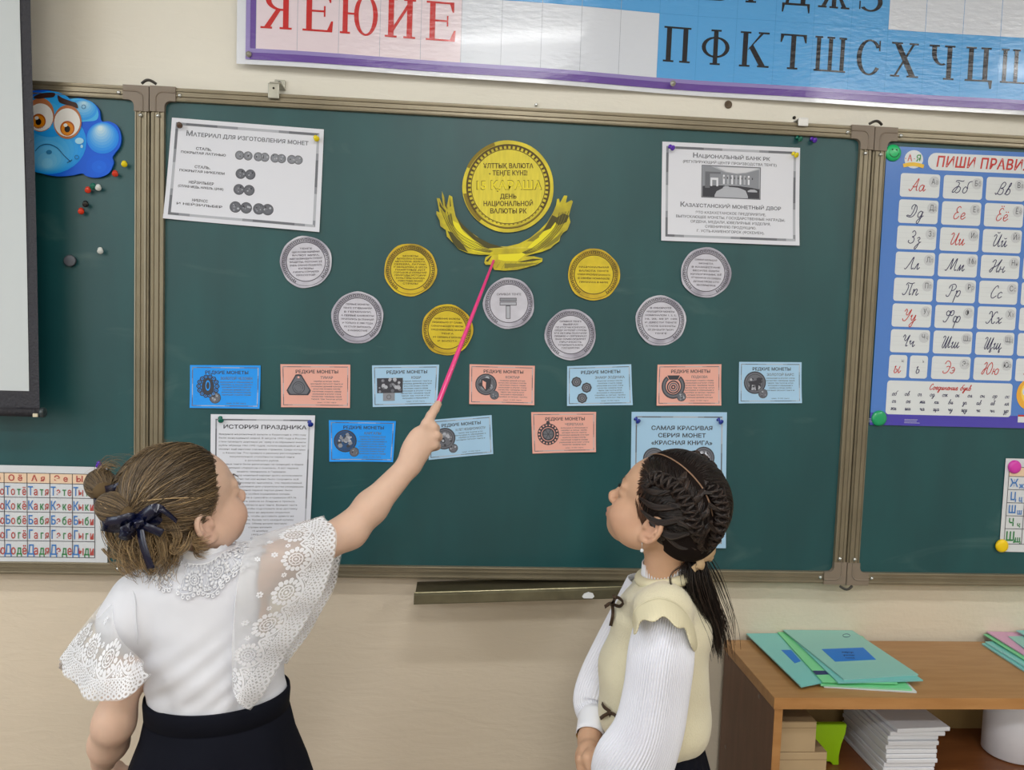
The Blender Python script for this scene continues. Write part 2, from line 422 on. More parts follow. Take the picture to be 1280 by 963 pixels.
# ------------------------------------------------------------------ chalkboard
def board_mat():
    m = bpy.data.materials.new('chalkboard_green'); m.use_nodes = True; nt = m.node_tree; n = nt.nodes; L = nt.links; b = n['Principled BSDF']
    g = n.new('ShaderNodeTexCoord')
    t = n.new('ShaderNodeTexNoise'); t.inputs['Scale'].default_value = 2.2; t.inputs['Detail'].default_value = 4
    mp = n.new('ShaderNodeMapping'); mp.inputs['Scale'].default_value = (5, 1, 1.2); L.new(g.outputs['Object'], mp.inputs[0]); L.new(mp.outputs[0], t.inputs['Vector'])
    r = n.new('ShaderNodeValToRGB'); r.color_ramp.elements[0].position = .35; r.color_ramp.elements[1].position = .75
    r.color_ramp.elements[0].color = lin('0f484d')+(1,); r.color_ramp.elements[1].color = lin('155357')+(1,)
    L.new(t.outputs['Fac'], r.inputs[0])
    # faint wiped chalk dust
    t2 = n.new('ShaderNodeTexNoise'); t2.inputs['Scale'].default_value = 1; t2.inputs['Detail'].default_value = 7; t2.inputs['Distortion'].default_value = 1.5
    mp2 = n.new('ShaderNodeMapping'); mp2.inputs['Scale'].default_value = (3, 1, 9); mp2.inputs['Rotation'].default_value = (0, .12, 0); L.new(g.outputs['Object'], mp2.inputs[0]); L.new(mp2.outputs[0], t2.inputs['Vector'])
    r2 = n.new('ShaderNodeMapRange'); r2.inputs['From Min'].default_value = .62; r2.inputs['From Max'].default_value = .85; r2.inputs['To Max'].default_value = .16
    L.new(t2.outputs['Fac'], r2.inputs['Value'])
    mx = n.new('ShaderNodeMix'); mx.data_type = 'RGBA'; mx.inputs[7].default_value = lin('9fb5ac')+(1,); L.new(r2.outputs[0], mx.inputs[0]); L.new(r.outputs[0], mx.inputs[6])
    L.new(mx.outputs[2], b.inputs['Base Color'])
    b.inputs['Roughness'].default_value = .40; b.inputs['Specular IOR Level'].default_value = .6
    return m
M_board = board_mat()
M_alu = mat('bronze_anodised_aluminium', '8d8470', .36, metal=.5, var=.12, vscale=14, stretch=(1, 1, 1))
M_corner = mat('brown_plastic_corner', '85786a', .42)
M_rivet = mat('rivet', 'cfd2d0', .25, metal=.8)
M_dark = mat('dark_gap', '2a2622', .8)
FW = .0285
board = empty('chalkboard', (.75, YW, ZB)); tag(board, 'large green three-leaf chalkboard with bronze metal frame on the wall', 'chalkboard')
PROF = [(0, YS+.001), (.0012, -.001), (.0035, -.0015), (.0045, .0004), (.0095, .0008), (.0105, -.002), (.0125, -.002), (.0135, .0006), (.0195, .0008), (.0205, -.001), (.0235, -.0014), (.0245, .002), (.0275, .002), (.0285, .004)]
def bar(par, p0, p1, inw):
    """frame bar from p0 to p1 (x,z) on its inner edge; inw: unit vector (x,z) pointing outwards from the green"""
    V = []
    for (px, pz) in (p0, p1):
        for t, y in PROF: V.append((px+inw[0]*t, y, pz+inw[1]*t))
        V.append((px+inw[0]*FW, YW-.002, pz+inw[1]*FW)); V.append((px, YW-.002, pz))
    n = len(PROF)+2
    F = [(i, (i+1) % n, n+(i+1) % n, n+i) for i in range(n)]+[tuple(range(n)), tuple(range(n, 2*n))[::-1]]
    me = bpy.data.meshes.new('frame_bar'); me.from_pydata(V, [], F)
    b2 = bmesh.new(); b2.from_mesh(me); bmesh.ops.recalc_face_normals(b2, faces=b2.faces); b2.to_mesh(me); b2.free()
    return link_mesh('frame_bar', me, M_alu, par)
def corner(par, cx, cz, sx, sz):
    """plastic corner cap; (cx,cz) outer corner; sx,sz point to the middle of the leaf"""
    bm = bmesh.new(); a = .050; pts = []
    pts += [(cx, cz), (cx+sx*a, cz), (cx+sx*a, cz+sz*FW)]
    for k in range(7):
        t = k/6*PI/2; r = .012
        pts.append((cx+sx*(FW+r-r*math.sin(t)), cz+sz*(FW+r-r*math.cos(t))))
    pts += [(cx+sx*FW, cz+sz*a), (cx, cz+sz*a)]
    # outer rounded corner
    prism(bm, pts, -.0032, .006)
    o = bm_obj('corner_cap', bm, M_corner, par)
    V = []; F = []
    # raised rib turning the corner
    P = [(cx+sx*a, cz+sz*.0115)]+[(cx+sx*(.0115+.014-.014*math.sin(k/6*PI/2)), cz+sz*(.0115+.014-.014*math.cos(k/6*PI/2))) for k in range(7)]+[(cx+sx*.0115, cz+sz*a)]
    path = np.array([(p[0], -.0032, p[1]) for p in P])
    v, f = tubes([path], [np.full(len(path), .0016)], 6); npmesh('corner_rib', v, f, M_corner, o)
    for (x, z) in ((cx+sx*(a+.008), cz+sz*.016), (cx+sx*.016, cz+sz*(a+.008))):
        bm = bmesh.new(); lathe(bm, [(0, .0035), (.0025, .003), (.0038, .0012), (.004, -.001)], (x, -.0015, z), n=12)
        bm_obj('rivet', bm, M_rivet, par)
HB = .9966
for k, (xa, xb) in enumerate(((-.752, -.001), (.001, 1.499), (1.501, 2.252))):
    if k == 1: za, zb = ZB, ZB+HB
    else: za, zb = ZB-.001, ZB+HB-.001
    leaf = box_obj('board_leaf', xa+FW*.7, xb-FW*.7, YS, YW-.004, za+FW*.7, zb-FW*.7, M_board, board)
    bar(leaf, (xa+FW, za+FW), (xb-FW, za+FW), (0, -1)); bar(leaf, (xa+FW, zb-FW), (xb-FW, zb-FW), (0, 1))
    bar(leaf, (xa+FW, za+FW), (xa+FW, zb-FW), (-1, 0)); bar(leaf, (xb-FW, za+FW), (xb-FW, zb-FW), (1, 0))
    for cx, sx in ((xa, 1), (xb, -1)):
        for cz, sz in ((za, 1), (zb, -1)): corner(leaf, cx, cz, sx, sz)
# hinges at the joints
for x in (0, 1.5):
    for z, s in ((ZB+HB, 1), (ZB, -1)):
        bm = bmesh.new()
        V, F = tubes([np.array([(x-.014+.028*k/8, -.003+.004*math.sin(k/8*PI)*-1, z+s*(.003+.006*math.sin(k/8*PI))) for k in range(9)])], [np.full(9, .0028)], 8)
        npmesh('hinge_loop', V, F, mat('dark_steel', '4b4844', .4, metal=.7), board)
# clip that holds the board near the left, hook plate near the right
M_clip = mat('grey_zinc', 'b9b8ac', .35, metal=.5, var=.15, vscale=60)
p = at(343, 109, 0)
t = empty('wall_bracket', (p.x, YW, p.z+.01)); tag(t, 'small grey metal bracket hooked over the board frame, upper left', 'bracket')
bm = bmesh.new(); box(bm, p.x-.011, p.x+.011, -.0065, -.0045, p.z-.024, p.z+.006, .0015); box(bm, p.x-.008, p.x+.014, -.0065, YW, p.z+.006, p.z+.0085, .0007)
box(bm, p.x-.008, p.x+.013, YW-.006, YW, p.z+.008, p.z+.026, .0012)
bm_obj('plate', bm, M_clip, t)
bm = bmesh.new(); lathe(bm, [(0, .004), (.003, .0035), (.0042, .001), (.0042, 0)], (p.x+.002, YW-.006, p.z+.018), n=12); lathe(bm, [(0, .0008), (.0022, .0006), (.0022, 0)], (p.x, -.0065, p.z-.004), n=12); bm_obj('screw', bm, M_dark, t)
q = at(1003, 153, 0)
t = empty('wall_bracket', (q.x, YW, q.z)); tag(t, 'small white bracket on the top frame bar, upper right', 'bracket')
bm = bmesh.new(); box(bm, q.x-.011, q.x+.011, -.006, -.003, q.z-.009, q.z+.007, .002); box(bm, q.x-.010, q.x+.010, -.006, YW, q.z+.006, q.z+.0085, .0008); bm_obj('plate', bm, M_white_pl, t)
bm = bmesh.new(); lathe(bm, [(0, .004), (.003, .003), (.0035, 0)], (q.x-.002, YW-.001, q.z+.02), n=10); bm_obj('screw', bm, M_dark, t)
p = at(910, 131, YW)
bm = bmesh.new(); lathe(bm, [(.0075, 0), (.0085, .002), (.0055, .003), (.0045, .0005), (0, .0003)], (p.x, YW, p.z), n=16)
tag(bm_obj('wall_plug', bm, mat('wall_plug_brown', '6b5d4c', .8)), 'dark brown wall plug in the plaster under the letter banner', 'wall plug')
p = at(670, 131.5, YW)
bm = bmesh.new(); lathe(bm, [(.0035, 0), (.0035, .004), (.002, .005), (0, .005)], (p.x, YW, p.z), n=10)
tag(bm_obj('screw', bm, M_rivet), 'tiny steel screw head just above the top frame bar', 'screw')

# chalk tray hanging askew under the board
tl, tr_ = at(519, 729, -.05), at(812, 716.5, -.05)
tz = at(519, 755, -.09).z
bm = bmesh.new()
L0 = Vector((tl.x, 0, 0)); ang = math.atan2(at(765, 747.5, -.09).z-tz, at(765, 747.5, -.09).x-tl.x)
prof = [(YW-.002, .003), (YW-.006, .003), (YW-.006, .0022), (-.075, .002), (-.078, .0185), (-.0815, .0205), (-.085, .0195), (-.089, .016), (-.090, 0), (-.0895, -.0022), (YW-.002, -.001)]
Lx = .45
V = []
for s in (0, 1):
    for y, z in prof: V.append((tl.x+s*Lx*math.cos(ang), y, tz+z+s*Lx*math.sin(ang)))
n = len(prof); F = [(i, (i+1) % n, n+(i+1) % n, n+i) for i in range(n)]
from mathutils.geometry import tessellate_polygon as _tp
T = _tp([[Vector((y, z, 0)) for y, z in prof]]); F += [tuple(t_) for t_ in T]+[tuple(i+n for i in t_[::-1]) for t_ in T]
bm = bmesh.new(); me = bpy.data.meshes.new('t'); me.from_pydata(V, [], F); bm.from_mesh(me)
M_tray = mat('olive_bronze_tray', '6d6852', .4, metal=.5, var=.2, vscale=30)
tray = bm_obj('chalk_tray', bm, M_tray); tag(tray, 'narrow olive metal chalk tray hanging askew under the board', 'chalk tray')
bm = bmesh.new(); 
pth = np.array([(tl.x+s*Lx*math.cos(ang), -.0825, tz+.0195+s*Lx*math.sin(ang)) for s in np.linspace(0.001, .999, 5)])
v, f = tubes([pth], [np.full(5, .0016)], 6); npmesh('lip_edge', v, f, mat('lip_highlight', 'c9c29c', .3, metal=.6), tray)  # the lip's highlight line, put into the pale colour of this thin tube
c = at(735, 744.5, -.092)
bm = bmesh.new(); prism(bm, [(c.x-.012, c.z-.003), (c.x-.009, c.z-.006), (c.x+.009, c.z-.006), (c.x+.013, c.z-.002), (c.x+.010, c.z+.004), (c.x+.001, c.z+.0065), (c.x-.008, c.z+.003)], -.0935, -.0902)
tag(bm_obj('paper_scrap', bm, mat('chalk_white', 'eef2f6', .8)), 'small white torn scrap stuck to the front of the chalk tray', 'paper scrap')

# ------------------------------------------------------------------ projector screen
ysn = -.062
M_scr = mat('screen_fabric', 'ccd3d6', .75); M_blk = mat('black_screen_border', '2c2c34', .6, bump=.3, bscale=200)
a, b_ = at(39.5, 0, ysn), at(50, 512, ysn)
zt, zb = 2.45, b_.z
slope = 0
xr = at(39, 60, ysn).x; xrb = at(50, 500, ysn).x
scr = empty('projector_screen', (xr-.9, ysn, zb-.03)); tag(scr, 'white pull-down projector screen with black border hanging before the board', 'projector screen')
def scr_f(u, v, y=0):
    x = -1.0+(xrb+1.0)*u if v < .01 else -1.0+((xrb+(xr-xrb)*min(1, v/.62))+1.0)*u
    return (x, ysn+y+.0025*math.sin(v*9+u*5)+.0015*math.sin(u*40+v*7)*u, zb+(zt-zb)*v)
V, F = grid_surf(lambda u, v: scr_f(u, v), 30, 24); npmesh('border_fabric', V, F, M_blk, scr)
wr = at(27.5, 250, ysn).x; wb = at(20, 488.5, ysn).z
uw = (wr+1.0)/(xr+1.0)
V, F = grid_surf(lambda u, v: scr_f(u*uw, (wb-zb)/(zt-zb)+v*(1-(wb-zb)/(zt-zb)), -.0012), 24, 24); npmesh('projection_fabric', V, F, M_scr, scr)
bm = bmesh.new(); e = at(53, 517, ysn)
lathe(bm, [(0, 0), (.0085, 0), (.009, .001), (.009, xrb+1.0+.004), (0, xrb+1.0+.004)], (-1.0, ysn, zb-.006), (1, 0, 0), 16); bm_obj('bottom_tube', bm, M_blk, scr)
bm = bmesh.new(); lathe(bm, [(.006, .0), (.0095, .0), (.010, .005), (.0085, .0075), (.004, .0075), (0, .004)], (xrb+.002, ysn, zb-.006), (1, 0, 0), 16); bm_obj('end_cap', bm, mat('cap_grey', '3a4346', .3), scr)
bm = bmesh.new(); box(bm, xrb-.008, xrb+.001, ysn-.012, ysn-.008, zb-.014, zb-.007, .001); bm_obj('paper_tab', bm, mat('tab_cream', 'd6cdb4', .6), scr)
bm = bmesh.new(); box(bm, -1.1, xr+.05, ysn-.035, ysn+.035, zt, zt+.07, .01); bm_obj('roller_case', bm, M_white_pl, scr)
bm = bmesh.new()
for x in (-.9, xr-.05): box(bm, x-.02, x+.02, ysn+.034, YW-.001, zt+.015, zt+.055)
bm_obj('case_bracket', bm, M_white_pl, scr)
# ------------------------------------------------------------------ printed sheets
K1 = mat('print_black', '3c3d46', .6); K2 = mat('print_grey', '6d7079', .6); K3 = mat('print_mid_grey', '8f939c', .6); K4 = mat('print_light_grey', 'b6bac4', .6)
PW = mat('paper_white', 'e3e6f0', .6); PW2 = mat('paper_glossy_white', 'e4e6ee', .25, coat=.3)
PB = mat('paper_blue', '169cff', .55); PLB = mat('paper_light_blue', 'a9d0ee', .6); PS = mat('paper_salmon', 'ecb0a2', .6)
RED = mat('print_red', 'd8322e', .5); NAVY = mat('print_navy', '33356f', .5); BLU = mat('print_blue', '3f7ec6', .5); GRN = mat('print_green', '2f8548', .5)
DRED = mat('print_brick_red', 'b9504a', .5); PEACH = mat('print_peach', 'efd2b4', .5)
def lift_c(a=.004, b=.002, seed=0):
    r = random.Random(seed); c = [r.random() for _ in range(4)]
    def f(u, v):
        return a*(c[0]*(u*(1-v))**3+c[1]*((1-u)*(1-v))**3*.8+.4*c[2]*(u*v)**4)+b*.5*(1+math.sin(2.2*u*PI+c[3]*5))*(1-v)**2
    return f
def bordered(s, m_in=.035, t=.03, mats=(K2, K4)):
    """grey bevelled printed border, darker and lighter stretches"""
    d = s.w*m_in if s.w < s.h else s.h*m_in*1.2; tt = s.w*t*.5
    x0, y0, x1, y1 = d, d, s.w-d, s.h-d
    n = 14
    def side(V0, V1, W):   # strip of n cells with alternating tone
        for i in range(n):
            a = i/n; b = (i+1)/n
            tone = .5+.5*math.sin(a*2*PI*1.3+W)
            m = K2 if tone > .72 else K3 if tone > .35 else K4
            yield a, b, m
    for a, b, m in side(0, 0, 0.4): s.add('printed_border', rect2(x0+(x1-x0)*a, y1-tt, x0+(x1-x0)*b, y1, 1, 1), m)
    for a, b, m in side(0, 0, 2.4): s.add('printed_border', rect2(x0+(x1-x0)*a, y0, x0+(x1-x0)*b, y0+tt, 1, 1), m)
    for a, b, m in side(0, 0, 1.4): s.add('printed_border', rect2(x0, y0+(y1-y0)*a, x0+tt, y0+(y1-y0)*b, 1, 1), m)
    for a, b, m in side(0, 0, 3.4): s.add('printed_border', rect2(x1-tt, y0+(y1-y0)*a, x1, y0+(y1-y0)*b, 1, 1), m)
_pc = [0]
def photo_coin(s, x, y, r, seed=1, base=K2, part='coin_picture', sy=1, rim=K1, dots=14):
    R = random.Random(seed); _pc[0] += 1; part = part+'#%d' % _pc[0]
    s.add(part, disc2(x, y, r, 28, sy), rim, 0); s.add(part, disc2(x, y, r*.9, 28, sy), base, 1)
    s.add(part, ring2(x, y, r*.72, r*.76, 28, sy=sy), rim, 2)
    for i in range(dots):
        a = R.random()*2*PI; q = r*.62*math.sqrt(R.random()); t = r*(.05+.13*R.random())
        P = [(x+q*math.cos(a)+t*math.cos(b)*(1+.5*R.random()), y+q*math.sin(a)+t*math.sin(b)*(1+.5*R.random())) for b in np.arange(0, 2*PI, PI/3)]
        s.add(part, poly2(P), [K1, K4, K3][i % 3], 2+i % 3)
def pin(px, py, name, m, label, y=YS-.0016, k=1.0, tilt=(0.45, -.55)):
    p = at(px, py, y-.006*k)
    ax = Vector((tilt[0], -1, tilt[1])).normalized(); b0 = Vector((p.x, y, p.z))-Vector((ax.x, 0, ax.z))*.006*k
    t = empty(name, b0)
    bm = bmesh.new(); lathe(bm, [(0, 0), (.0045*k, 0), (.0048*k, .0012*k), (.0028*k, .0022*k), (.0022*k, .0050*k), (.0030*k, .0085*k), (.0055*k, .0095*k), (.0058*k, .0115*k), (.0045*k, .0128*k), (0, .0130*k)], b0, ax, 16)
    o = bm_obj('pin_head', bm, m, t, smooth=True)
    bm = bmesh.new(); lathe(bm, [(.0006, -.004), (.0006, .0005)], b0, ax, 6); bm_obj('pin_needle', bm, M_rivet, t)
    tag(t, label, 'push pin')
    return t
P_yel = mat('pin_yellow', 'f2dd10', .15, coat=.5); P_red = mat('pin_red', 'e03818', .15, coat=.5); P_grn = mat('pin_green', '0c6f5c', .15, coat=.5); P_blu = mat('pin_blue', '15309a', .15, coat=.5)
P_vio = mat('pin_violet', '5b2bb8', .15, coat=.5); P_brn = mat('pin_brown', '5a4438', .2, coat=.5); P_wht = mat('pin_clear', 'dfe4e2', .12, coat=.5); P_blk = mat('pin_black', '1d1f22', .15, coat=.5)

# --- sheet: materials for minting
s = Sheet('paper_sheet', [(215, 147), (405, 162), (399.5, 290.5), (205, 273.5)], lift=lift_c(.010, .004, 3)); s.base(PW)
tag(s.obj, 'white landscape sheet with four rows of coin pictures, pinned upper left', 'paper sheet')
bordered(s, .035, .034)
W, H = s.w, s.h
s.add('printed_heading', fit('МАТЕРИАЛ ДЛЯ ИЗГОТОВЛЕНИЯ МОНЕТ', W*.50, H*.835, H*.052, W*.80, bold=2, smallcaps=True), K2)
for (l1, l2, yy, n_, r_, x_) in (('Сталь,', 'покрытая латунью', .70, 8, .044, .455), ('Сталь,', 'покрытая никелем', .52, 2, .05, .47), ('Нейзильбер', '(сплав медь, никель, цинк)', .365, 2, .053, .465), ('Нибрасс', 'и нейзильбер', .19, 4, .056, .45)):
    s.add('printed_text#%d' % n_, fit(l1.upper(), W*.22, H*(yy+.005), H*.026, W*(.10 if len(l1) < 8 else .16), bold=2), K1)
    s.add('printed_text#%s' % l2, fit(l2.upper(), W*.22, H*(yy-.038), H*.022, W*.29, bold=2), K1)
    for i in range(n_):
        gap = r_*1.13*(H/W)*1.10
        photo_coin(s, W*(x_+i*gap*1.5+(.012 if i % 2 == 0 and i else 0)), H*(yy-.015), H*r_, i*7+n_, K3 if n_ == 8 else K2, dots=6)
s.flush()
# --- sheet: national bank
s = Sheet('paper_sheet', [(828, 177), (1000, 185), (998, 307.5), (826, 301)], lift=lift_c(.012, .003, 9)); s.base(PW)
tag(s.obj, 'white landscape sheet with a building photograph, pinned upper right', 'paper sheet')
bordered(s, .035, .034); W, H = s.w, s.h
s.add('printed_heading', fit('НАЦИОНАЛЬНЫЙ БАНК РК', W*.50, H*.855, H*.048, W*.56, bold=2, smallcaps=True), K2)
s.add('printed_text', fit('(РЕГУЛИРУЮЩИЙ ЦЕНТР ПРОИЗВОДСТВА ТЕНГЕ)', W*.49, H*.80, H*.026, W*.68, bold=1), K2)
bx0, bx1, by0, by1 = W*.285, W*.715, H*.455, H*.785
s.add('building_photograph', rect2(bx0, by0, bx1, by1, 4, 3), K2, 0); s.add('building_photograph', rect2(bx0+.002, by0+.002, bx1-.002, by1-.002, 4, 3), K4, 1)
bw, bh = bx1-bx0, by1-by0
def bp_(P): return poly2([(bx0+bw*a, by0+bh*b) for a, b in P])
s.add('building_photograph', bp_([(.02, .98), (.02, .35), (.35, .42), (.62, .42), (.97, .32), (.97, .92), (.75, .80), (.60, .76), (.40, .80), (.15, .97)]), K3, 2)
s.add('building_photograph', bp_([(.02, .03), (.98, .03), (.98, .33), (.62, .40), (.35, .40), (.02, .36)]), K1, 2)
s.add('building_photograph', bp_([(.25, .95), (.42, .82), (.58, .78), (.75, .82), (.97, .96)]), mat('print_pale', 'd8dae2', .6), 2)
for i in range(7): s.add('building_photograph', bp_([(.36+i*.07, .44), (.39+i*.07, .44), (.39+i*.07, .72), (.36+i*.07, .72)]), K4 if i % 2 else PW, 3)
for i in range(9): s.add('building_photograph', bp_([(.37+i*.06, .60), (.385+i*.06, .60), (.385+i*.06, .66), (.37+i*.06, .66)]), K1, 4)
s.add('building_photograph', bp_([(.15, .36), (.18, .36), (.18, .55), (.25, .55), (.25, .36), (.28, .36), (.28, .62), (.15, .62)]), PW, 4)
s.add('building_photograph', bp_([(.06, .3), (.14, .3), (.14, .74), (.32, .74), (.32, .80), (.06, .80)]), K2, 3)
for (a, b, cw) in ((.55, .22, .18), (.36, .30, .12), (.78, .22, .16)): s.add('building_photograph', bp_([(a, b), (a+cw, b), (a+cw, b+.04), (a+cw*.75, b+.08), (a+cw*.3, b+.08), (a, b+.04)]), K4, 4)
s.add('printed_heading', fit('КАЗАХСТАНСКИЙ МОНЕТНЫЙ ДВОР', W*.50, H*.355, H*.048, W*.73, bold=2, smallcaps=True), K2)
for i, (l, wd) in enumerate((('ЭТО КАЗАХСТАНСКОЕ ПРЕДПРИЯТИЕ,', .51), ('ВЫПУСКАЮЩЕЕ МОНЕТЫ, ГОСУДАРСТВЕННЫЕ НАГРАДЫ,', .79), ('ОРДЕНА, МЕДАЛИ, ЮВЕЛИРНЫЕ ИЗДЕЛИЯ,', .58), ('СУВЕНИРНУЮ ПРОДУКЦИЮ.', .37), ('Г. УСТЬ-КАМЕНОГОРСК (ӨСКЕМЕН).', .49))):
    s.add('printed_text', fit(l, W*.5, H*(.29-i*.047), H*.026, W*wd, bold=1), K2)
s.flush()
# --- sheet: history of the holiday
s = Sheet('paper_sheet', [(263.5, 518), (394, 519.5), (386, 702), (262, 702)], lift=lift_c(.004, .004, 5)); s.base(PW)
tag(s.obj, 'white portrait sheet of dense black print behind the fair-haired girl', 'paper sheet')
bordered(s, .045, .028); W, H = s.w, s.h
s.add('printed_heading', fit('ИСТОРИЯ ПРАЗДНИКА', W*.52, H*.905, H*.026, W*.80, bold=3), K1)
T1 = """Введение национальной валюты в Казахстане в 1993 году|было вынужденной мерой. В августе 1993 года в России|стали проводить денежную реформу и из обращения вывели|рубль образца 1961-1992 годов, использовавшийся на тот|момент ещё многими союзными странами, среди которых|и Казахстан. Это привело к резкому расхождению|покупательной способности первой тенге|и российского рубля.|Первые тенге были напечатаны за границей, в банке|компании «Харрисон и сыновья». А вот первые|монеты чеканились в Германии.|Вместо купюр монетный вариант долго использовали|бумажно, но так как нужно было сохранить всё|в тайне, в документах значилось, что перевозимый|груз это оборудование для строительства резиденции.|Для хранения первой партии денег были|построены особые охраняемые склады.|Деньги грузили в самолёты и привезли ИЛ-76|восемнадцать рейсов из Лондона в Уральск,|затем во все области для тенге. Важная часть|работы в том, чтобы подготовить всю доставку|в срок. Сколько ни держали открытым|банк в городе, чтобы доставить деньги на|местах раздали. Кроме того каждый купюру|перевозить. Обмен начали вручную|страны начиная|15 ноября|1993 года.|С этого дня|тенге стал|национальной|валютой|страны.""".split('|')
for i, l in enumerate(T1):
    s.add('printed_text', fit(l, W*.50, H*(.862-i*.0252), H*.0108, W*min(.84, len(l)*.0165), bold=0), K1)
s.flush()
# --- sheet: red book series
s = Sheet('paper_sheet', [(789.5, 515), (908.5, 515.5), (906.5, 685), (787, 683)], lift=lift_c(.004, .004, 11)); s.base(PLB)
tag(s.obj, 'pale blue portrait sheet with coin pictures behind the dark-haired girl', 'paper sheet')
bordered(s, .045, .026); W, H = s.w, s.h
for i, (l, wd) in enumerate((('САМАЯ КРАСИВАЯ', .64), ('СЕРИЯ МОНЕТ', .50), ('«КРАСНАЯ КНИГА»', .64))): s.add('printed_heading', fit(l, W*.53, H*(.868-i*.054), H*.030, W*wd, bold=3), K1)
for (x, y) in ((.24, .655), (.76, .665), (.24, .40), (.76, .40), (.5, .2)): photo_coin(s, W*x, H*y, W*.115, int(x*100+y*10), K2)
x, y, r = W*.76, H*.665, W*.08      # a bird with open wings
s.add('coin_picture', poly2([(x-r*.9, y+r*.3), (x-r*.2, y+r*.1), (x-r*.5, y+r*.8), (x+r*.1, y+r*.35), (x+r*.25, y+r*.9), (x+r*.5, y+r*.2), (x+r*.8, y+r*.1), (x+r*.3, y-r*.3), (x-r*.3, y-r*.7), (x-r*.2, y-r*.2)]), PW, 6)
for i in range(5): s.add('printed_text', fit('серебряные монеты серии Красная книга Казахстана', W*.5, H*(.555-i*.02), H*.010, W*.5), K2)
s.flush()
# --- small "rare coins" cards
CARDS = [
 ([(237.5, 456.5), (326, 457), (325, 511), (237.5, 510)], PB, 'ЗОЛОТОЙ ЧЕЛОВЕК', 'bright blue card, first from the left in the upper card row', 0),
 ([(350.5, 455.5), (438, 456), (437.5, 510), (352, 509)], PS, 'ТУМАР', 'salmon card with a triangular coin picture, beside the bright blue one', 1),
 ([(465, 457), (549, 456), (546.5, 507), (466, 509)], PLB, 'КОШИ', 'pale blue card with a square coin picture, just left of the pink pointer', 2),
 ([(587, 455.5), (668.5, 457.5), (667.5, 506.5), (586.5, 505)], PS, 'КОКПАР', 'salmon card with a round shield coin picture, just right of the pink pointer', 3),
 ([(709, 458), (789, 455.5), (790.5, 506.5), (708.5, 507.5)], PLB, 'ЗНАКИ ЗОДИАКА', 'pale blue card with three small octagonal coin pictures', 4),
 ([(822, 456), (901.5, 455.5), (901, 507), (820, 507)], PS, 'ПОДКОВА', 'salmon card with a horseshoe coin picture above the pale blue sheet', 5),
 ([(924, 452.5), (1002, 453), (1001.5, 504), (923, 504.5)], PLB, 'ЗОЛОТОЙ БАРС', 'pale blue card with an animal coin, last on the right of the upper row', 6),
 ([(411, 525.5), (495, 526.5), (491.5, 577.5), (412, 577)], PB, 'КАРГАЛЫ', 'bright blue card in the lower row, over the raised forearm', 7),
 ([(534.5, 525.5), (614.5, 519), (616.5, 567.5), (536, 575)], PLB, '10 ЛЕТ НЕЗАВИСИМОСТИ', 'tilted pale blue card partly hidden by the pointing hand', 8),
 ([(664, 515.5), (745, 515), (744.5, 565), (665.5, 567)], PS, 'ЧЕРЕПАХА', 'salmon card alone in the lower row, between the two girls', 9)]
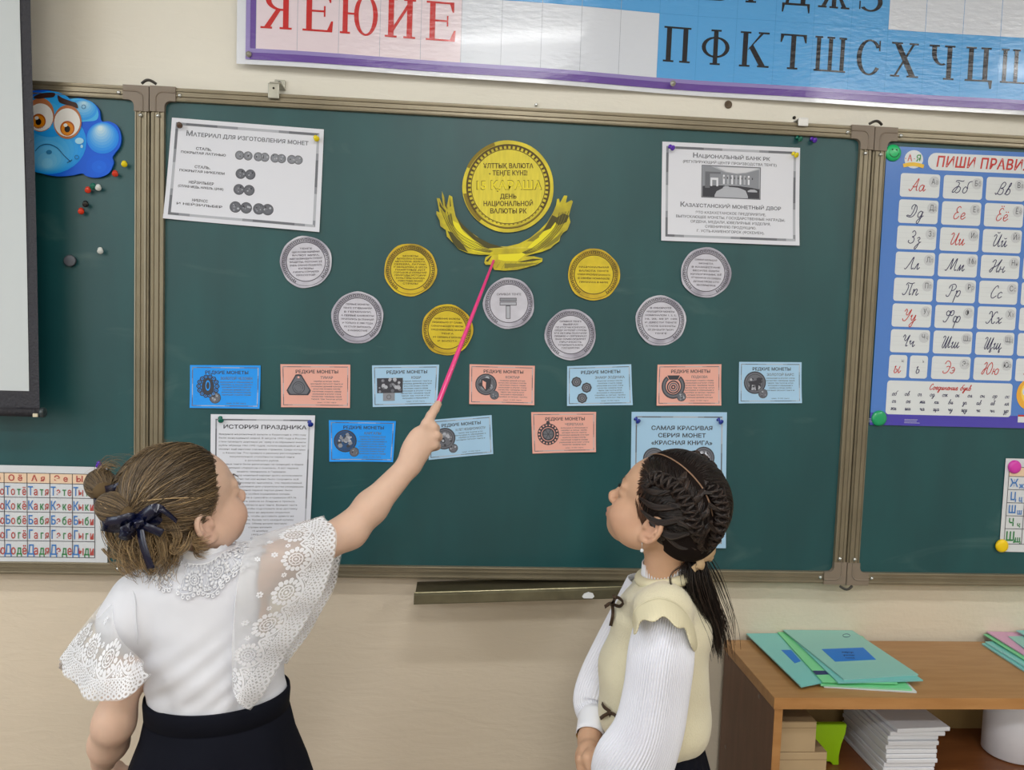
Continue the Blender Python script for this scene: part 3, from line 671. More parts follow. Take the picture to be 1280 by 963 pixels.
for px, pm, ttl, lab, kk in CARDS:
    s = Sheet('coin_card', px, lift=lift_c(.005, .002, kk+20)); s.base(pm, 8, 6); tag(s.obj, lab, 'card', 'cards about rare coins')
    bordered(s, .04, .022); W, H = s.w, s.h
    s.add('printed_heading', fit('РЕДКИЕ МОНЕТЫ', W*.52, H*.795, H*.075, W*.61, bold=2), K1)
    lines = ['выпущена в обращение в', 'серебро и латунь пробы', 'номинал пятьсот тенге и', 'посвящена древней культуре', 'искусство кочевых племён', 'памятная монета серии', 'украшение и амулет степи', 'качество чеканки пруф', 'тираж три тысячи штук']
    tx = .66
    s.add('printed_text', fit(ttl, W*tx, H*.665, H*.062, W*min(.46, len(ttl)*.036), bold=1), K2)
    nl = {8: 4, 6: 6, 7: 8, 0: 6}.get(kk, 8)
    R = random.Random(kk)
    for i in range(nl): s.add('printed_text', fit(lines[(i+kk) % 9], W*tx, H*(.595-i*.059), H*.032, W*(.36+.12*R.random()), bold=1), K2)
    s.add('printed_text', fit('цена: 10 000 тенге', W*.66, H*.105, H*.03, W*.28), K2)
    cx, cy, r = W*.255, H*.50, H*.26
    if kk == 1:
        tri_ = [(cx+r*1.12*math.cos(a)+dx*.02*H, cy-.02*H+r*1.12*math.sin(a)) for a0 in (PI/2, PI/2+2*PI/3, PI/2+4*PI/3) for a, dx in ((a0-.22, 0), (a0, 0), (a0+.22, 0))]
        s.add('coin_picture', poly2(tri_), K1, 1); s.add('coin_picture', poly2([(cx+(a-cx)*.86, cy-.02*H+(b-cy+.02*H)*.86) for a, b in tri_]), K2, 2)
        for q in (.55, .38, .2): s.add('coin_picture', ring2(cx, cy-.04*H, r*q*.9, r*q, 20), K1, 3)
        s.add('coin_picture', disc2(cx, cy+.2*H, r*.1, 12), PS, 4)
    elif kk == 2:
        s.add('coin_picture', rect2(W*.07, H*.33, W*.46, H*.69, 2, 2), K1, 1)
        for i in range(26): s.add('coin_picture', disc2(W*(.10+.33*R.random()), H*(.36+.3*R.random()), H*(.02+.03*R.random()), 6), [K2, K3, K4][i % 3], 2+i % 3)
        s.add('coin_picture', rect2(W*.16, H*.14, W*.34, H*.33, 1, 1), K3, 1); s.add('coin_picture', ring2(W*.25, H*.235, H*.04, H*.06, 12), K2, 2)
    elif kk == 4:
        for (a, b) in ((.145, .60), (.30, .45), (.23, .19)):
            s.add('coin_picture', disc2(W*a, H*b, H*.13, 8), K1, 1); s.add('coin_picture', disc2(W*a, H*b, H*.10, 8), K2, 2); s.add('coin_picture', disc2(W*a, H*b, H*.055, 12), K1, 3); s.add('coin_picture', ring2(W*a, H*b, H*.02, H*.04, 10), K3, 4)
    elif kk == 5:
        s.add('coin_picture', ring2(cx, cy-.03*H, r*.72, r*1.12, 28, -PI*.5-2.5, -PI*.5+2.5, 1.05), K1, 1); s.add('coin_picture', ring2(cx, cy-.03*H, r*.82, r*1.0, 28, -PI*.5-2.4, -PI*.5+2.4, 1.05), K2, 2)
        s.add('coin_picture', poly2([(cx-r*.6, cy+r*.9), (cx+r*.6, cy+r*.9), (cx+r*.4, cy+r*.5), (cx-r*.4, cy+r*.5)]), K1, 2)
        for q in (.62, .42, .22): s.add('coin_picture', ring2(cx, cy-.05*H, r*(q-.12), r*q, 22), K1 if q != .42 else K2, 3)
        photo_coin(s, W*.385, H*.215, H*.115, 4, K2)
    elif kk == 9:
        s.add('coin_picture', disc2(cx, cy-.04*H, r*1.02, 28), K1, 1)
        for i in range(18):
            a = i*2*PI/18; s.add('coin_picture', disc2(cx+r*.87*math.cos(a), cy-.04*H+r*.87*math.sin(a), r*.085, 8), PS, 2)
        s.add('coin_picture', ring2(cx, cy-.04*H, r*.60, r*.66, 24), PS, 2); s.add('coin_picture', disc2(cx, cy-.04*H, r*.5, 7), K2, 2)
        for a in np.arange(0, 2*PI, PI/3): s.add('coin_picture', stroke2([(cx, cy-.04*H), (cx+r*.5*math.cos(a), cy-.04*H+r*.5*math.sin(a))], r*.05), K1, 3)
        s.add('coin_picture', poly2([(cx-r*.2, cy+r*.75), (cx+r*.2, cy+r*.75), (cx+r*.12, cy+r*1.1), (cx-r*.12, cy+r*1.1)]), K1, 3)
    elif kk == 0:
        for i in range(14):
            a = i*2*PI/14; s.add('coin_picture', disc2(cx+r*.8*math.cos(a), cy+.01*H+r*.85*math.sin(a), r*.22, 8), K1, 1); s.add('coin_picture', ring2(cx+r*.8*math.cos(a), cy+.01*H+r*.85*math.sin(a), r*.07, r*.12, 8), PB, 2)
        s.add('coin_picture', disc2(cx, cy, r*.55, 14, 1.4), K1, 3); s.add('coin_picture', disc2(cx, cy+r*.1, r*.22, 10, 2.2), PB, 4); s.add('coin_picture', disc2(cx, cy+r*.1, r*.14, 10, 2.4), K1, 5)
        photo_coin(s, W*.36, H*.24, H*.13, 3, K2)
    else:
        photo_coin(s, cx-(.01*W if kk == 7 else 0), cy, r*1.05, kk*5, K2 if kk != 7 else mat('print_dark_blue', '27507f', .6), dots=26)
        if kk == 6: s.add('coin_picture', poly2([(cx-r*.6, cy-r*.7), (cx-r*.5, cy-r*.1), (cx-r*.7, cy+r*.1), (cx-r*.3, cy+r*.15), (cx+r*.1, cy+r*.2), (cx+r*.3, cy+r*.5), (cx+r*.75, cy+r*.4), (cx+r*.5, cy+r*.1), (cx+r*.35, cy-r*.1), (cx+r*.3, cy-r*.7), (cx+r*.1, cy-r*.7), (cx, cy-r*.2), (cx-r*.3, cy-r*.2), (cx-r*.35, cy-r*.7)]), K1, 7)
        if kk == 3: s.add('coin_picture', poly2([(cx-r*.5, cy+r*.5), (cx, cy+r*.65), (cx+r*.5, cy+r*.5), (cx+r*.45, cy-r*.2), (cx, cy-r*.65), (cx-r*.45, cy-r*.2)]), K1, 7); s.add('coin_picture', poly2([(cx-r*.35, cy+r*.4), (cx, cy+r*.2), (cx-r*.05, cy-r*.5), (cx-r*.35, cy-r*.1)]), PS, 8)
        photo_coin(s, W*.385, H*.235, H*.115, kk*3+1, K2, dots=5)
    s.flush()

# --- paper coins
def metal_print(name, hi, mid, lo, off):
    m = bpy.data.materials.new(name); m.use_nodes = True; nt = m.node_tree; n = nt.nodes; L = nt.links; b = n['Principled BSDF']
    t = n.new('ShaderNodeTexCoord'); g = n.new('ShaderNodeTexNoise'); g.inputs['Scale'].default_value = 16; g.inputs['Detail'].default_value = 3
    mp = n.new('ShaderNodeMapping'); mp.inputs['Location'].default_value = (off, 0, off); L.new(t.outputs['Object'], mp.inputs[0]); L.new(mp.outputs[0], g.inputs['Vector'])
    r = n.new('ShaderNodeValToRGB'); e = r.color_ramp.elements; e[0].position = .34; e[0].color = lin(lo)+(1,); e[1].position = .68; e[1].color = lin(hi)+(1,); x = e.new(.48); x.color = lin(mid)+(1,)
    L.new(g.outputs['Fac'], r.inputs[0]); L.new(r.outputs[0], b.inputs['Base Color']); b.inputs['Roughness'].default_value = .55
    return m
SIL = metal_print('silver_print', 'd2d3de', 'b4b3c2', '8f8d9c', 0); GOL = metal_print('gold_print', 'e6cf18', 'cfae20', '94801c', 3)
SILF = mat('silver_print_field', 'cfcfdb', .55, var=.08, vscale=60); GOLF = mat('gold_print_field', 'dcc326', .55, var=.1, vscale=60)
KB = mat('print_brown', '5c4a14', .6); KG2 = mat('print_ring_grey', '5b5863', .6); KO = mat('print_olive', '8a7716', .6)
TX = [('Тенге', 'одна из самых защищённых', 'валют мира,', 'имеет восемнадцать степеней', 'защиты, потому её', 'очень сложно подделать', 'купюры', 'и монеты отличаются', 'красотой'),
      ('Первые монеты', 'тенге отчеканили', 'в Германии,', 'а первые банкноты', 'печатались за границей', 'и только с 1995 года', 'их стали выпускать', 'в Казахстане'),
      ('Монеты', 'выпускались из разных', 'металлов: золота,', 'серебра, латуни,', 'и мельхиора, в честь', 'памятных дат', 'городов и событий', 'природы, истории', 'культуры народа', 'известных людей', 'страны'),
      ('Название валюты', 'произошло от слова', 'означающего весы', 'средневековых монет', 'тенга', 'из серебра и бронзы', 'и золота'),
      ('Знак тенге',), ('Символ тенге', 'выбран', 'по итогам конкурса', 'среди жителей страны', 'его авторы получили', 'премию и сертификат', 'знак символизирует', 'прочность', 'и стабильность валюты', 'государства'),
      ('Национальная', 'валюта тенге', 'самая красивая банкнота', 'в своём номинале', 'признана в мире'),
      ('В обороте', 'находятся монеты', 'номиналом 1, 2, 5,', '10, 20, 50 и 100', 'и двести тенге', 'а также банкноты', 'до двадцати тысяч', 'тенге'),
      ('Самая большая', 'монета', 'в Казахстане', 'весила один', 'килограмм, её', 'отчеканили из серебра', 'диаметром сто', 'миллиметров')]
def blob_outline(r, seed, n=40, amp=.012):
    R = random.Random(seed); ph = [R.random()*6 for _ in range(4)]
    return [(r+r*(1+amp*(math.sin(3*a+ph[0])+.8*math.sin(5*a+ph[1])+.6*math.sin(9*a+ph[2])))*math.cos(a), r+r*(1+amp*(math.sin(3*a+ph[0])+.8*math.sin(5*a+ph[1])+.6*math.sin(9*a+ph[2])))*math.sin(a)) for a in [2*PI*k/n for k in range(n)]]
def paper_coin(cx, cy, r, mt, mf, kd, kt, lines, lab, seed, rot=0, sign=False, grp=None):
    s = Sheet('paper_coin', [(cx-r, cy-r), (cx+r, cy-r), (cx+r, cy+r), (cx-r, cy+r)], lift=lambda u, v: .0012+.0015*((u-.5)**2+(v-.5)**2)*4*(.5+.5*math.sin(3*math.atan2(v-.5, u-.5)+seed)))
    W = s.w; c = W/2
    s.h = s.w
    O = blob_outline(c, seed)
    V = [(c, c)]+[(c+(x-c)*q, c+(y-c)*q) for q in (.5, .85, 1) for x, y in O]; n = len(O)
    F = [(0, 1+k, 1+(k+1) % n) for k in range(n)]+[(1+j*n+k, 1+(j+1)*n+k, 1+(j+1)*n+(k+1) % n, 1+j*n+(k+1) % n) for j in range(2) for k in range(n)]
    s.base(mt, outline=(np.array(V), F)); tag(s.obj, lab, 'paper coin', grp)
    R0 = c*.93
    s.add('printed_ring', ring2(c, c, c*.735, c*.765, 40), kt if mt is SIL else kd, 1)
    s.add('printed_ring', ring2(c, c, c*.915, c*.93, 40), kt, 1)
    V, F = ring2(c, c, 0, c*.735, 40); s.add('coin_field', disc2(c, c, c*.74, 36), mf, 0)
    N = 36
    for i in range(N):
        a = PI/2+rot-2*PI*i/N; dark = abs(((i+N//2) % N)-N//2) < 13
        m = kd if dark else kt
        if abs(((i+N//2) % N)-N//2) > 14: continue
        def seg(a0, a1, q0, q1): s.add('key_pattern', ring2(c, c, c*q0, c*q1, 1, a+a0, a+a1), m, 2)
        w_ = 2*PI/N
        seg(0, w_*.22, .79, .9); seg(0, w_*.8, .875, .9); seg(w_*.6, w_*.8, .82, .9); seg(w_*.35, w_*.8, .82, .84)
        if abs(((i+N//2) % N)-N//2) < 8: seg(w_*.2, w_, .785, .80)
    k = len(lines)
    if sign:
        s.add('printed_text', fit('СИМВОЛ ТЕНГЕ', c, c*1.32, c*.08, c*.95, bold=1), KG2, 2)
        for (x0, y0, x1, y1) in ((.64, 1.08, 1.30, 1.22), (.64, .92, 1.30, 1.06), (.88, .40, 1.06, .92)):
            s.add('tenge_sign', rect2(c*x0, c*y0, c*x1, c*y1), KG2, 2); s.add('tenge_sign', rect2(c*(x0+.025), c*(y0+.025), c*(x1-.025), c*(y1-.025)), K3 if y0 > 1 else K4, 3)
    else:
        lh = min(.145, 1.15/k)
        for i, l in enumerate(lines):
            yy = (k-1)/2*lh-i*lh-.03
            ww = min(2*math.sqrt(max(.05, .66**2-yy*yy))*.96, .095*len(l))
            s.add('printed_text', fit(l.upper(), c, c*(1+yy), c*.062, c*ww, bold=2, rot=rot*.3), kt, 2)
    s.flush()
SG = 'silver grey paper coins with printed text'; GG = 'small golden paper coins with printed text'
paper_coin(382.5, 327.5, 32.5, SIL, SILF, KG2, KG2, TX[0], 'silver paper coin, first on the left, under the sheet of coin pictures', 1, .1, grp=SG)
paper_coin(447, 397, 32.5, SIL, SILF, KG2, KG2, TX[1], 'silver paper coin, second from the left, above the first salmon card', 2, -.1, grp=SG)
paper_coin(513, 337.5, 33, GOL, GOLF, KB, KB, TX[2], 'small golden paper coin left of the eagle, higher of the left two', 3, -.05, grp=GG)
paper_coin(559, 412.5, 32, GOL, GOLF, KB, KB, TX[3], 'small golden paper coin crossed by the pink pointer', 4, -.1, grp=GG)
paper_coin(636, 379.5, 32, SIL, SILF, KG2, KG2, TX[4], 'silver paper coin with a large T-shaped currency sign below the eagle', 5, 0, True, grp=SG)
paper_coin(713, 418.5, 32, SIL, SILF, KG2, KG2, TX[5], 'silver paper coin right of centre, lowest of the fan', 6, 0, grp=SG)
paper_coin(742, 343.5, 32.5, GOL, GOLF, KB, KB, TX[6], 'small golden paper coin right of the eagle', 7, -.1, grp=GG)
paper_coin(825.5, 401, 31.5, SIL, SILF, KG2, KG2, TX[7], 'silver paper coin above the horseshoe card', 8, -.05, grp=SG)
paper_coin(882, 341, 31.5, SIL, SILF, KG2, KG2, TX[8], 'silver paper coin under the sheet with the building photograph', 9, -.2, grp=SG)
# --- the large gold medal
def gold_medal():
    s = Sheet('paper_medal', [(578, 176), (692, 176), (692, 291), (578, 291)], lift=lambda u, v: .003)
    s.h = s.w; W = s.w; c = W/2; O = blob_outline(c, 33, 60, .004); n = len(O)
    V = [(c, c)]+[(c+(x-c)*q, c+(y-c)*q) for q in (.5, .85, 1) for x, y in O]
    F = [(0, 1+k, 1+(k+1) % n) for k in range(n)]+[(1+j*n+k, 1+(j+1)*n+k, 1+(j+1)*n+(k+1) % n, 1+j*n+(k+1) % n) for j in range(2) for k in range(n)]
    GM = mat('medal_rim_print', 'dccb2c', .5, var=.35, vscale=18); GF = mat('medal_field_print', 'e4d43a', .5, var=.12, vscale=20, stretch=(9, 1, 1))
    s.base(GM, outline=(np.array(V), F)); tag(s.obj, 'large golden paper medal at the top centre above the eagle', 'paper medal')
    s.add('printed_ring', ring2(c, c, c*.905, c*.92, 60), KB, 1); s.add('printed_ring', ring2(c, c, c*.80, c*.815, 60), KB, 1); s.add('coin_field', disc2(c, c, c*.80, 50), GF, 0)
    s.add('printed_ring', ring2(c, c, c*.93, c*1.0, 20, PI*.60, PI*.86), KO, 1); s.add('printed_ring', ring2(c, c, c*.92, c*.99, 16, PI*1.05, PI*1.28), KO, 1)
    N = 56
    for i in range(N):
        a = PI/2-2*PI*i/N; w_ = 2*PI/N; up = math.sin(a) > -.55
        m = KB if up else KO
        s.add('key_pattern', ring2(c, c, c*.82, c*(.905 if up else .84), 1, a, a+w_*.45), m, 2)
        s.add('key_pattern', ring2(c, c, c*.88, c*.905, 1, a, a+w_), m, 3)
    for l, yy, sz, wd in (('ҰЛТТЫҚ ВАЛЮТА', .40, .105, 1.1), ('- ТЕҢГЕ КҮНІ!', .245, .105, .84), ('ДЕНЬ', -.26, .10, .36), ('НАЦИОНАЛЬНОЙ', -.42, .105, 1.08), ('ВАЛЮТЫ РК', -.58, .105, .80)):
        s.add('printed_text', fit(l, c, c*(1+yy), c*sz, c*wd, bold=2), KB, 2)
    s.add('printed_text', fit('15 ҚАРАША', c, c*.935, c*.20, c*1.44, bold=2), KO, 2); s.add('printed_text', fit('15 ҚАРАША', c, c*.947, c*.175, c*1.40, bold=1), mat('print_yellow', 'f0e020', .5), 3)
    s.flush()
gold_medal()
# --- eagle cut from yellow paper
def eagle():
    Z = [(x/5.0667+520, y/5.0667+160) for x, y in (
      (165, 405), (178, 440), (195, 500), (210, 430), (230, 440), (238, 500), (250, 560), (280, 610), (330, 650), (400, 700), (470, 735), (530, 752), (580, 752), (650, 735), (720, 700), (780, 650), (830, 600), (865, 540), (885, 490), (890, 455), (903, 452), (908, 480), (935, 432), (955, 435), (945, 480), (980, 462), (990, 470), (975, 520), (965, 560), (975, 600), (955, 650), (930, 665), (912, 690), (905, 720), (870, 745), (850, 765), (800, 785), (740, 800), (690, 815), (745, 815), (800, 828), (798, 848), (760, 868), (700, 885), (640, 900), (560, 905), (495, 900), (480, 868), (440, 868), (432, 855), (440, 820), (470, 805), (400, 805), (330, 795), (270, 770), (235, 730), (195, 690), (190, 650), (155, 625), (150, 590), (130, 550), (130, 530), (150, 540), (140, 490), (132, 450), (150, 450), (175, 510), (165, 440))]
    x0, x1, y0, y1 = 540, 720, 235, 345
    s = Sheet('paper_eagle', [(x0, y0), (x1, y0), (x1, y1), (x0, y1)], lift=lambda u, v: .004+.006*abs(u-.5)*2*v)
    def L(P): return [s.loc(a, b) for a, b in P]
    s.base(mat('eagle_yellow', 'd9cb1c', .5, two='b3a527', vscale=30), outline=poly2(L(Z)))
    tag(s.obj, 'yellow paper eagle with raised wings under the golden medal', 'paper eagle')
    def z(P): return L([(x/5.0667+520, y/5.0667+160) for x, y in P])
    BY = mat('eagle_bright_yellow', 'efe41c', .5); DK = mat('eagle_dark_print', '4e4a1c', .6); MD = mat('eagle_olive_print', '8c8426', .6)
    s.add('body_plumage', poly2(z([(520, 800), (560, 775), (620, 770), (700, 765), (760, 705), (820, 645), (880, 600), (885, 620), (850, 680), (800, 730), (760, 770), (690, 805), (640, 845), (560, 845), (520, 835)])), BY, 1)
    s.add('body_plumage', poly2(z([(232, 590), (270, 610), (300, 660), (350, 700), (410, 755), (500, 785), (490, 800), (430, 795), (360, 780), (310, 740), (270, 690), (240, 640)])), BY, 1)
    for P in (([(250, 560), (300, 620), (380, 690), (470, 735), (560, 760), (540, 775), (450, 765), (360, 705), (290, 640)]), ([(200, 655), (230, 665), (260, 700), (300, 745), (330, 790), (270, 768), (235, 730)]), ([(150, 470), (165, 500), (190, 530), (185, 545), (150, 500)]), ([(178, 445), (195, 500), (200, 520), (185, 500)]), ([(215, 440), (222, 500), (215, 505)]),
              ([(860, 555), (890, 570), (930, 545), (965, 560), (950, 600), (900, 620), (880, 600), (850, 640), (800, 660)]), ([(640, 850), (740, 830), (798, 832), (740, 845), (680, 852)]), ([(440, 845), (470, 815), (480, 812), (455, 850)])):
        s.add('dark_plumage', poly2(z(P)), DK, 2)
    for P in (([(560, 860), (700, 860), (780, 855), (700, 875), (560, 890)]), ([(700, 720), (790, 655), (830, 620), (800, 680), (740, 720)]), ([(200, 560), (225, 545), (232, 590), (238, 630), (210, 600)]), ([(890, 690), (930, 650), (900, 715), (860, 740), (800, 770), (840, 730)])):
        s.add('dark_plumage', poly2(z(P)), MD, 1)
    R = random.Random(2)
    for i in range(7):      # long feather lines along each wing
        k = i/6
        for P in ([(158+k*60, 520+k*20), (200+k*42, 620+k*10), (262+k*40, 715-k*25), (360+k*50, 770-k*25), (470+k*20, 790-k*10)], [(965-k*60, 530+k*10), (925-k*45, 620+k*5), (850-k*35, 715-k*15), (770-k*30, 775-k*15), (690-k*20, 800-k*8)]):
            Q = catmull(P, 5); n = len(Q); s.add('feather_lines#%d' % i, stroke2(z([tuple(q) for q in Q]), .0006 if i % 2 else .0010), MD if i % 2 else DK, 3)
    for i in range(9):
        t = i/8; s.add('feather_lines#t', stroke2(z([(500+t*270, 850), (490+t*280-20, 898-abs(t-.3)*30)]), .0006), MD, 3)
    s.flush()
eagle()
# ------------------------------------------------------------------ letter banner on the wall
def serif(ch):
    """black-letter-free roman capitals, cap height 1; returns (verts, faces)"""
    T, t, S = .155, .05, .05     # thick, thin, serif height
    L = []
    def R(x0, y0, x1, y1): L.append(rect2(x0, y0, x1, y1))
    def Q(*p): L.append((np.array(p, float), [(0, 1, 2, 3)]))
    def ser(x0, x1, y): R(x0, y-(S if y > .5 else 0), x1, y+(0 if y > .5 else S))
    def stem(x, top=True, bot=True, w=T, e=.09):
        R(x, 0, x+w, 1)
        if top: ser(x-e, x+w+e, 1)
        if bot: ser(x-e, x+w+e, 0)
    def arc(cx, cy, rx, ry, a0, a1, th=T, tn=t, n=22):
        V = []; 
        for k in range(n+1):
            a = a0+(a1-a0)*k/n; c, s_ = math.cos(a), math.sin(a)
            V.append((cx+rx*c, cy+ry*s_)); V.append((cx+(rx-th)*c, cy+(ry-tn)*s_))
        L.append((np.array(V), [(2*k, 2*k+1, 2*k+3, 2*k+2) for k in range(n)]))
    W = .8
    if ch == 'П': stem(.1); stem(.62); R(.1, .95, .77, 1); W = .9
    elif ch == 'Ф': stem(.42, w=.14); arc(.49, .5, .44, .30, 0, 2*PI, .13, .05); W = 1.0
    elif ch == 'К': stem(.1); Q((.25, .47), (.30, .50), (.78, 1), (.68, 1)); Q((.30, .55), (.42, .64), (.86, 0), (.66, 0)); ser(.58, .92, 1); ser(.58, .95, 0); W = .95
    elif ch == 'Т': stem(.40, top=False); R(.06, .95, .89, 1); Q((.06, .95), (.06, .76), (.10, .76), (.17, .95)); Q((.89, .95), (.89, .76), (.85, .76), (.78, .95)); W = .95
    elif ch == 'Ш':
        for x in (.08, .47, .86): stem(x, w=.13, e=.06)
        R(.08, 0, .99, .05); W = 1.1
    elif ch == 'Щ':
        for x in (.08, .45, .82): stem(x, w=.13, e=.06)
        R(.08, 0, 1.0, .05); Q((.97, .05), (1.09, .05), (1.07, -.2), (1.02, -.2)); W = 1.12
    elif ch == 'Ц': stem(.1); stem(.58); R(.1, 0, .80, .05); Q((.76, .05), (.90, .05), (.88, -.2), (.82, -.2)); W = .95
    elif ch == 'С': arc(.50, .5, .42, .52, .62, 2*PI-.62); R(.80, .70, .845, 1.0); W = .9
    elif ch == 'Х': Q((.1, 1), (.29, 1), (.86, 0), (.66, 0)); Q((.12, 0), (.19, 0), (.80, 1), (.72, 1)); ser(.02, .38, 1); ser(.60, .90, 1); ser(.02, .32, 0); ser(.56, .94, 0); W = .95
    elif ch == 'Ч': stem(.60, e=.09); arc(.44, .78, .34, .37, PI, 1.62*PI); R(.1, .78, .255, 1); ser(.01, .34, 1); W = .9
    elif ch == 'Я': stem(.62); arc(.58, .73, .44, .27, PI*.5, PI*1.5, .15, .05); R(.56, .95, .70, 1); R(.56, .46, .70, .51); Q((.42, .48), (.56, .48), (.24, 0), (.07, 0)); ser(.0, .32, 0); W = .9
    elif ch in 'ЕЁ':
        stem(.12, e=.10); R(.12, .95, .80, 1); R(.12, 0, .84, .05); R(.25, .49, .62, .54); R(.60, .38, .645, .65); Q((.80, 1), (.80, .74), (.76, .74), (.68, .95)); Q((.86, .28), (.81, .28), (.70, .05), (.84, 0)); W = .9
        if ch == 'Ё': L.append(disc2(.33, 1.17, .075, 12)); L.append(disc2(.62, 1.17, .075, 12))
    elif ch == 'Ю': stem(.08, w=.14, e=.07); R(.2, .49, .45, .54); arc(.72, .5, .33, .52, 0, 2*PI, .13, .05, 32); W = 1.1
    elif ch == 'И': stem(.1); stem(.62); Q((.2, .08), (.2, .22), (.66, .92), (.66, .78)); W = .9
    elif ch == 'Б': stem(.12); R(.12, .95, .75, 1); Q((.75, 1), (.75, .78), (.71, .78), (.64, .95)); arc(.46, .28, .38, .28, -PI/2, PI/2); R(.25, .51, .46, .56); R(.25, 0, .46, .05); W = .9
    elif ch == 'В': stem(.12); arc(.46, .275, .40, .275, -PI/2, PI/2); R(.25, .50, .46, .55); R(.25, 0, .46, .05); arc(.44, .765, .34, .235, -PI/2, PI/2); R(.25, .95, .44, 1); W = .9
    elif ch == 'Г': stem(.14); R(.14, .95, .76, 1); Q((.76, 1), (.76, .74), (.72, .74), (.64, .95)); W = .85
    elif ch == 'Д': R(.62, .05, .77, 1); R(.3, .95, .86, 1); Q((.34, .95), (.40, .95), (.24, .05), (.14, .05)); R(.04, 0, .92, .06); Q((.04, .06), (.04, -.20), (.08, -.20), (.14, .06)); Q((.92, .06), (.92, -.20), (.88, -.20), (.82, .06)); W = .95
    elif ch == 'Ж': stem(.46, w=.14, e=.07); Q((.10, 0), (.24, 0), (.50, .52), (.42, .55)); Q((.96, 0), (.82, 0), (.56, .52), (.64, .55)); Q((.16, 1), (.24, 1), (.50, .52), (.44, .5)); Q((.90, 1), (.82, 1), (.56, .52), (.62, .5)); ser(.02, .30, 0); ser(.76, 1.04, 0); ser(.06, .3, 1); ser(.76, 1.0, 1); W = 1.06
    elif ch == 'З': arc(.42, .27, .40, .28, -PI*.78, PI/2); arc(.40, .765, .34, .245, -PI/2, PI*.76); R(.28, .50, .44, .55); R(.06, .04, .10, .28); W = .9
    elif ch in 'АОУЫЭ':
        if ch == 'О': arc(.5, .5, .44, .52, 0, 2*PI, n=32)
        elif ch == 'А': Q((.46, 1), (.56, 1), (.90, 0), (.72, 0)); Q((.46, 1), (.50, .92), (.18, 0), (.11, 0)); R(.24, .28, .70, .33); ser(.0, .3, 0); ser(.62, 1.0, 0)
        elif ch == 'У': Q((.1, 1), (.28, 1), (.58, .34), (.50, .22)); Q((.82, 1), (.88, 1), (.40, 0), (.30, .02)); ser(.02, .38, 1); ser(.68, .98, 1)
        elif ch == 'Ы': stem(.1); stem(.72); arc(.34, .28, .30, .28, -PI/2, PI/2); R(.22, .51, .34, .56); R(.22, 0, .34, .05)
        elif ch == 'Э': arc(.42, .5, .42, .52, -PI*.78, PI*.78); R(.3, .47, .75, .52)
    return join2(*L), W
pBL, pBR = at(296, 80, YW-.014), at(1280, 146, YW-.014)
bz = (pBL.z+pBR.z)/2
bt = at(295.5, 0, YW-.014)
ban_w = 1.92; ban_h = .62
bs = Sheet('letter_banner', [(0, 0)]*4, y=YW-.012, lift=lambda u, v: .004+.006*math.sin(u*9)*(1-v)**2+.003*math.sin(u*23))
x0b = at(296, 40, YW-.016).x
sl = (pBR.z-pBL.z)/(pBR.x-pBL.x)
bs.c = [Vector((x0b, 0, pBL.z+ban_h)), Vector((x0b+ban_w, 0, pBL.z+sl*ban_w+ban_h)), Vector((x0b+ban_w, 0, pBL.z+sl*ban_w)), Vector((x0b, 0, pBL.z))]
bs.w, bs.h = ban_w, ban_h
M_ban = mat('laminated_white', 'e9eef8', .12, coat=.6, bump=.12, bscale=38, bdist=.004, stretch=(1, 1, 3)); 
def lam(n, c): return mat(n, c, .17, coat=.25, bump=.22, bscale=38, bdist=.004, stretch=(1, 1, 3))
B_blue = lam('laminated_blue', '5fb0f2'); B_pink = lam('laminated_pinkish_white', 'efe0ea'); B_pale = lam('laminated_bluish_white', 'e2e9f6'); B_vio = lam('laminated_violet', '6d4fa6'); B_viol2 = lam('laminated_lilac', '9a8ccc'); B_red = lam('laminated_red', 'cf2f30'); B_blk = lam('laminated_black', '23242c'); B_line = lam('laminated_line', 'a9b2c4')
bs.off = .0012; bs.base(M_ban, 60, 8); tag(bs.obj, 'wide glossy alphabet banner with red and black letters above the board', 'banner')
xi, zi = bs.loc(321, 62.5); xo, zo = bs.loc(308, 66); 
bs.add('violet_border', rect2(xo, zi-.022, ban_w-.02, zi-.006, 40, 1), B_vio, 0); bs.add('violet_border', rect2(xo, zi-.008, ban_w-.02, zi, 40, 1), B_viol2, 2)
bs.add('violet_border', rect2(xo, zi-.022, xo+.009, ban_h-.02, 1, 8), B_viol2, 2); bs.add('violet_border', rect2(xo+.009, zi-.022, xi, ban_h-.02, 1, 8), B_vio, 0)
pts = [321, 372, 423, 474, 525.6, 576, 625, 674, 723, 770, 818, 866, 914, 961, 1010, 1058, 1106, 1153, 1198, 1241]
cx = [bs.loc(p_, 62+(p_-321)*.066)[0] for p_ in pts]; pitch = (cx[-1]-cx[0])/19
cellx = [cx[0]+pitch*i for i in range(21)]
chh = bs.loc(818, 17.6)[1]-bs.loc(818, 98)[1]
rows = [zi, zi+chh, zi+2*chh, zi+3*chh]
kinds = ['P'*5+'W'*5+'B'*10, 'P'*5+'B'*11+'W'*4, 'P'*5+'W'*4+'B'*11]
LET = {0: {0: 'Я', 1: 'Ё', 2: 'Ю', 3: 'И', 4: 'Е', 10: 'П', 11: 'Ф', 12: 'К', 13: 'Т', 14: 'Ш', 15: 'С', 16: 'Х', 17: 'Ч', 18: 'Ц', 19: 'Щ'}, 1: {0: 'А', 1: 'О', 2: 'У', 3: 'Ы', 4: 'Э', 10: 'Б', 11: 'В', 12: 'Г', 13: 'Д', 14: 'Ж', 15: 'З'}}
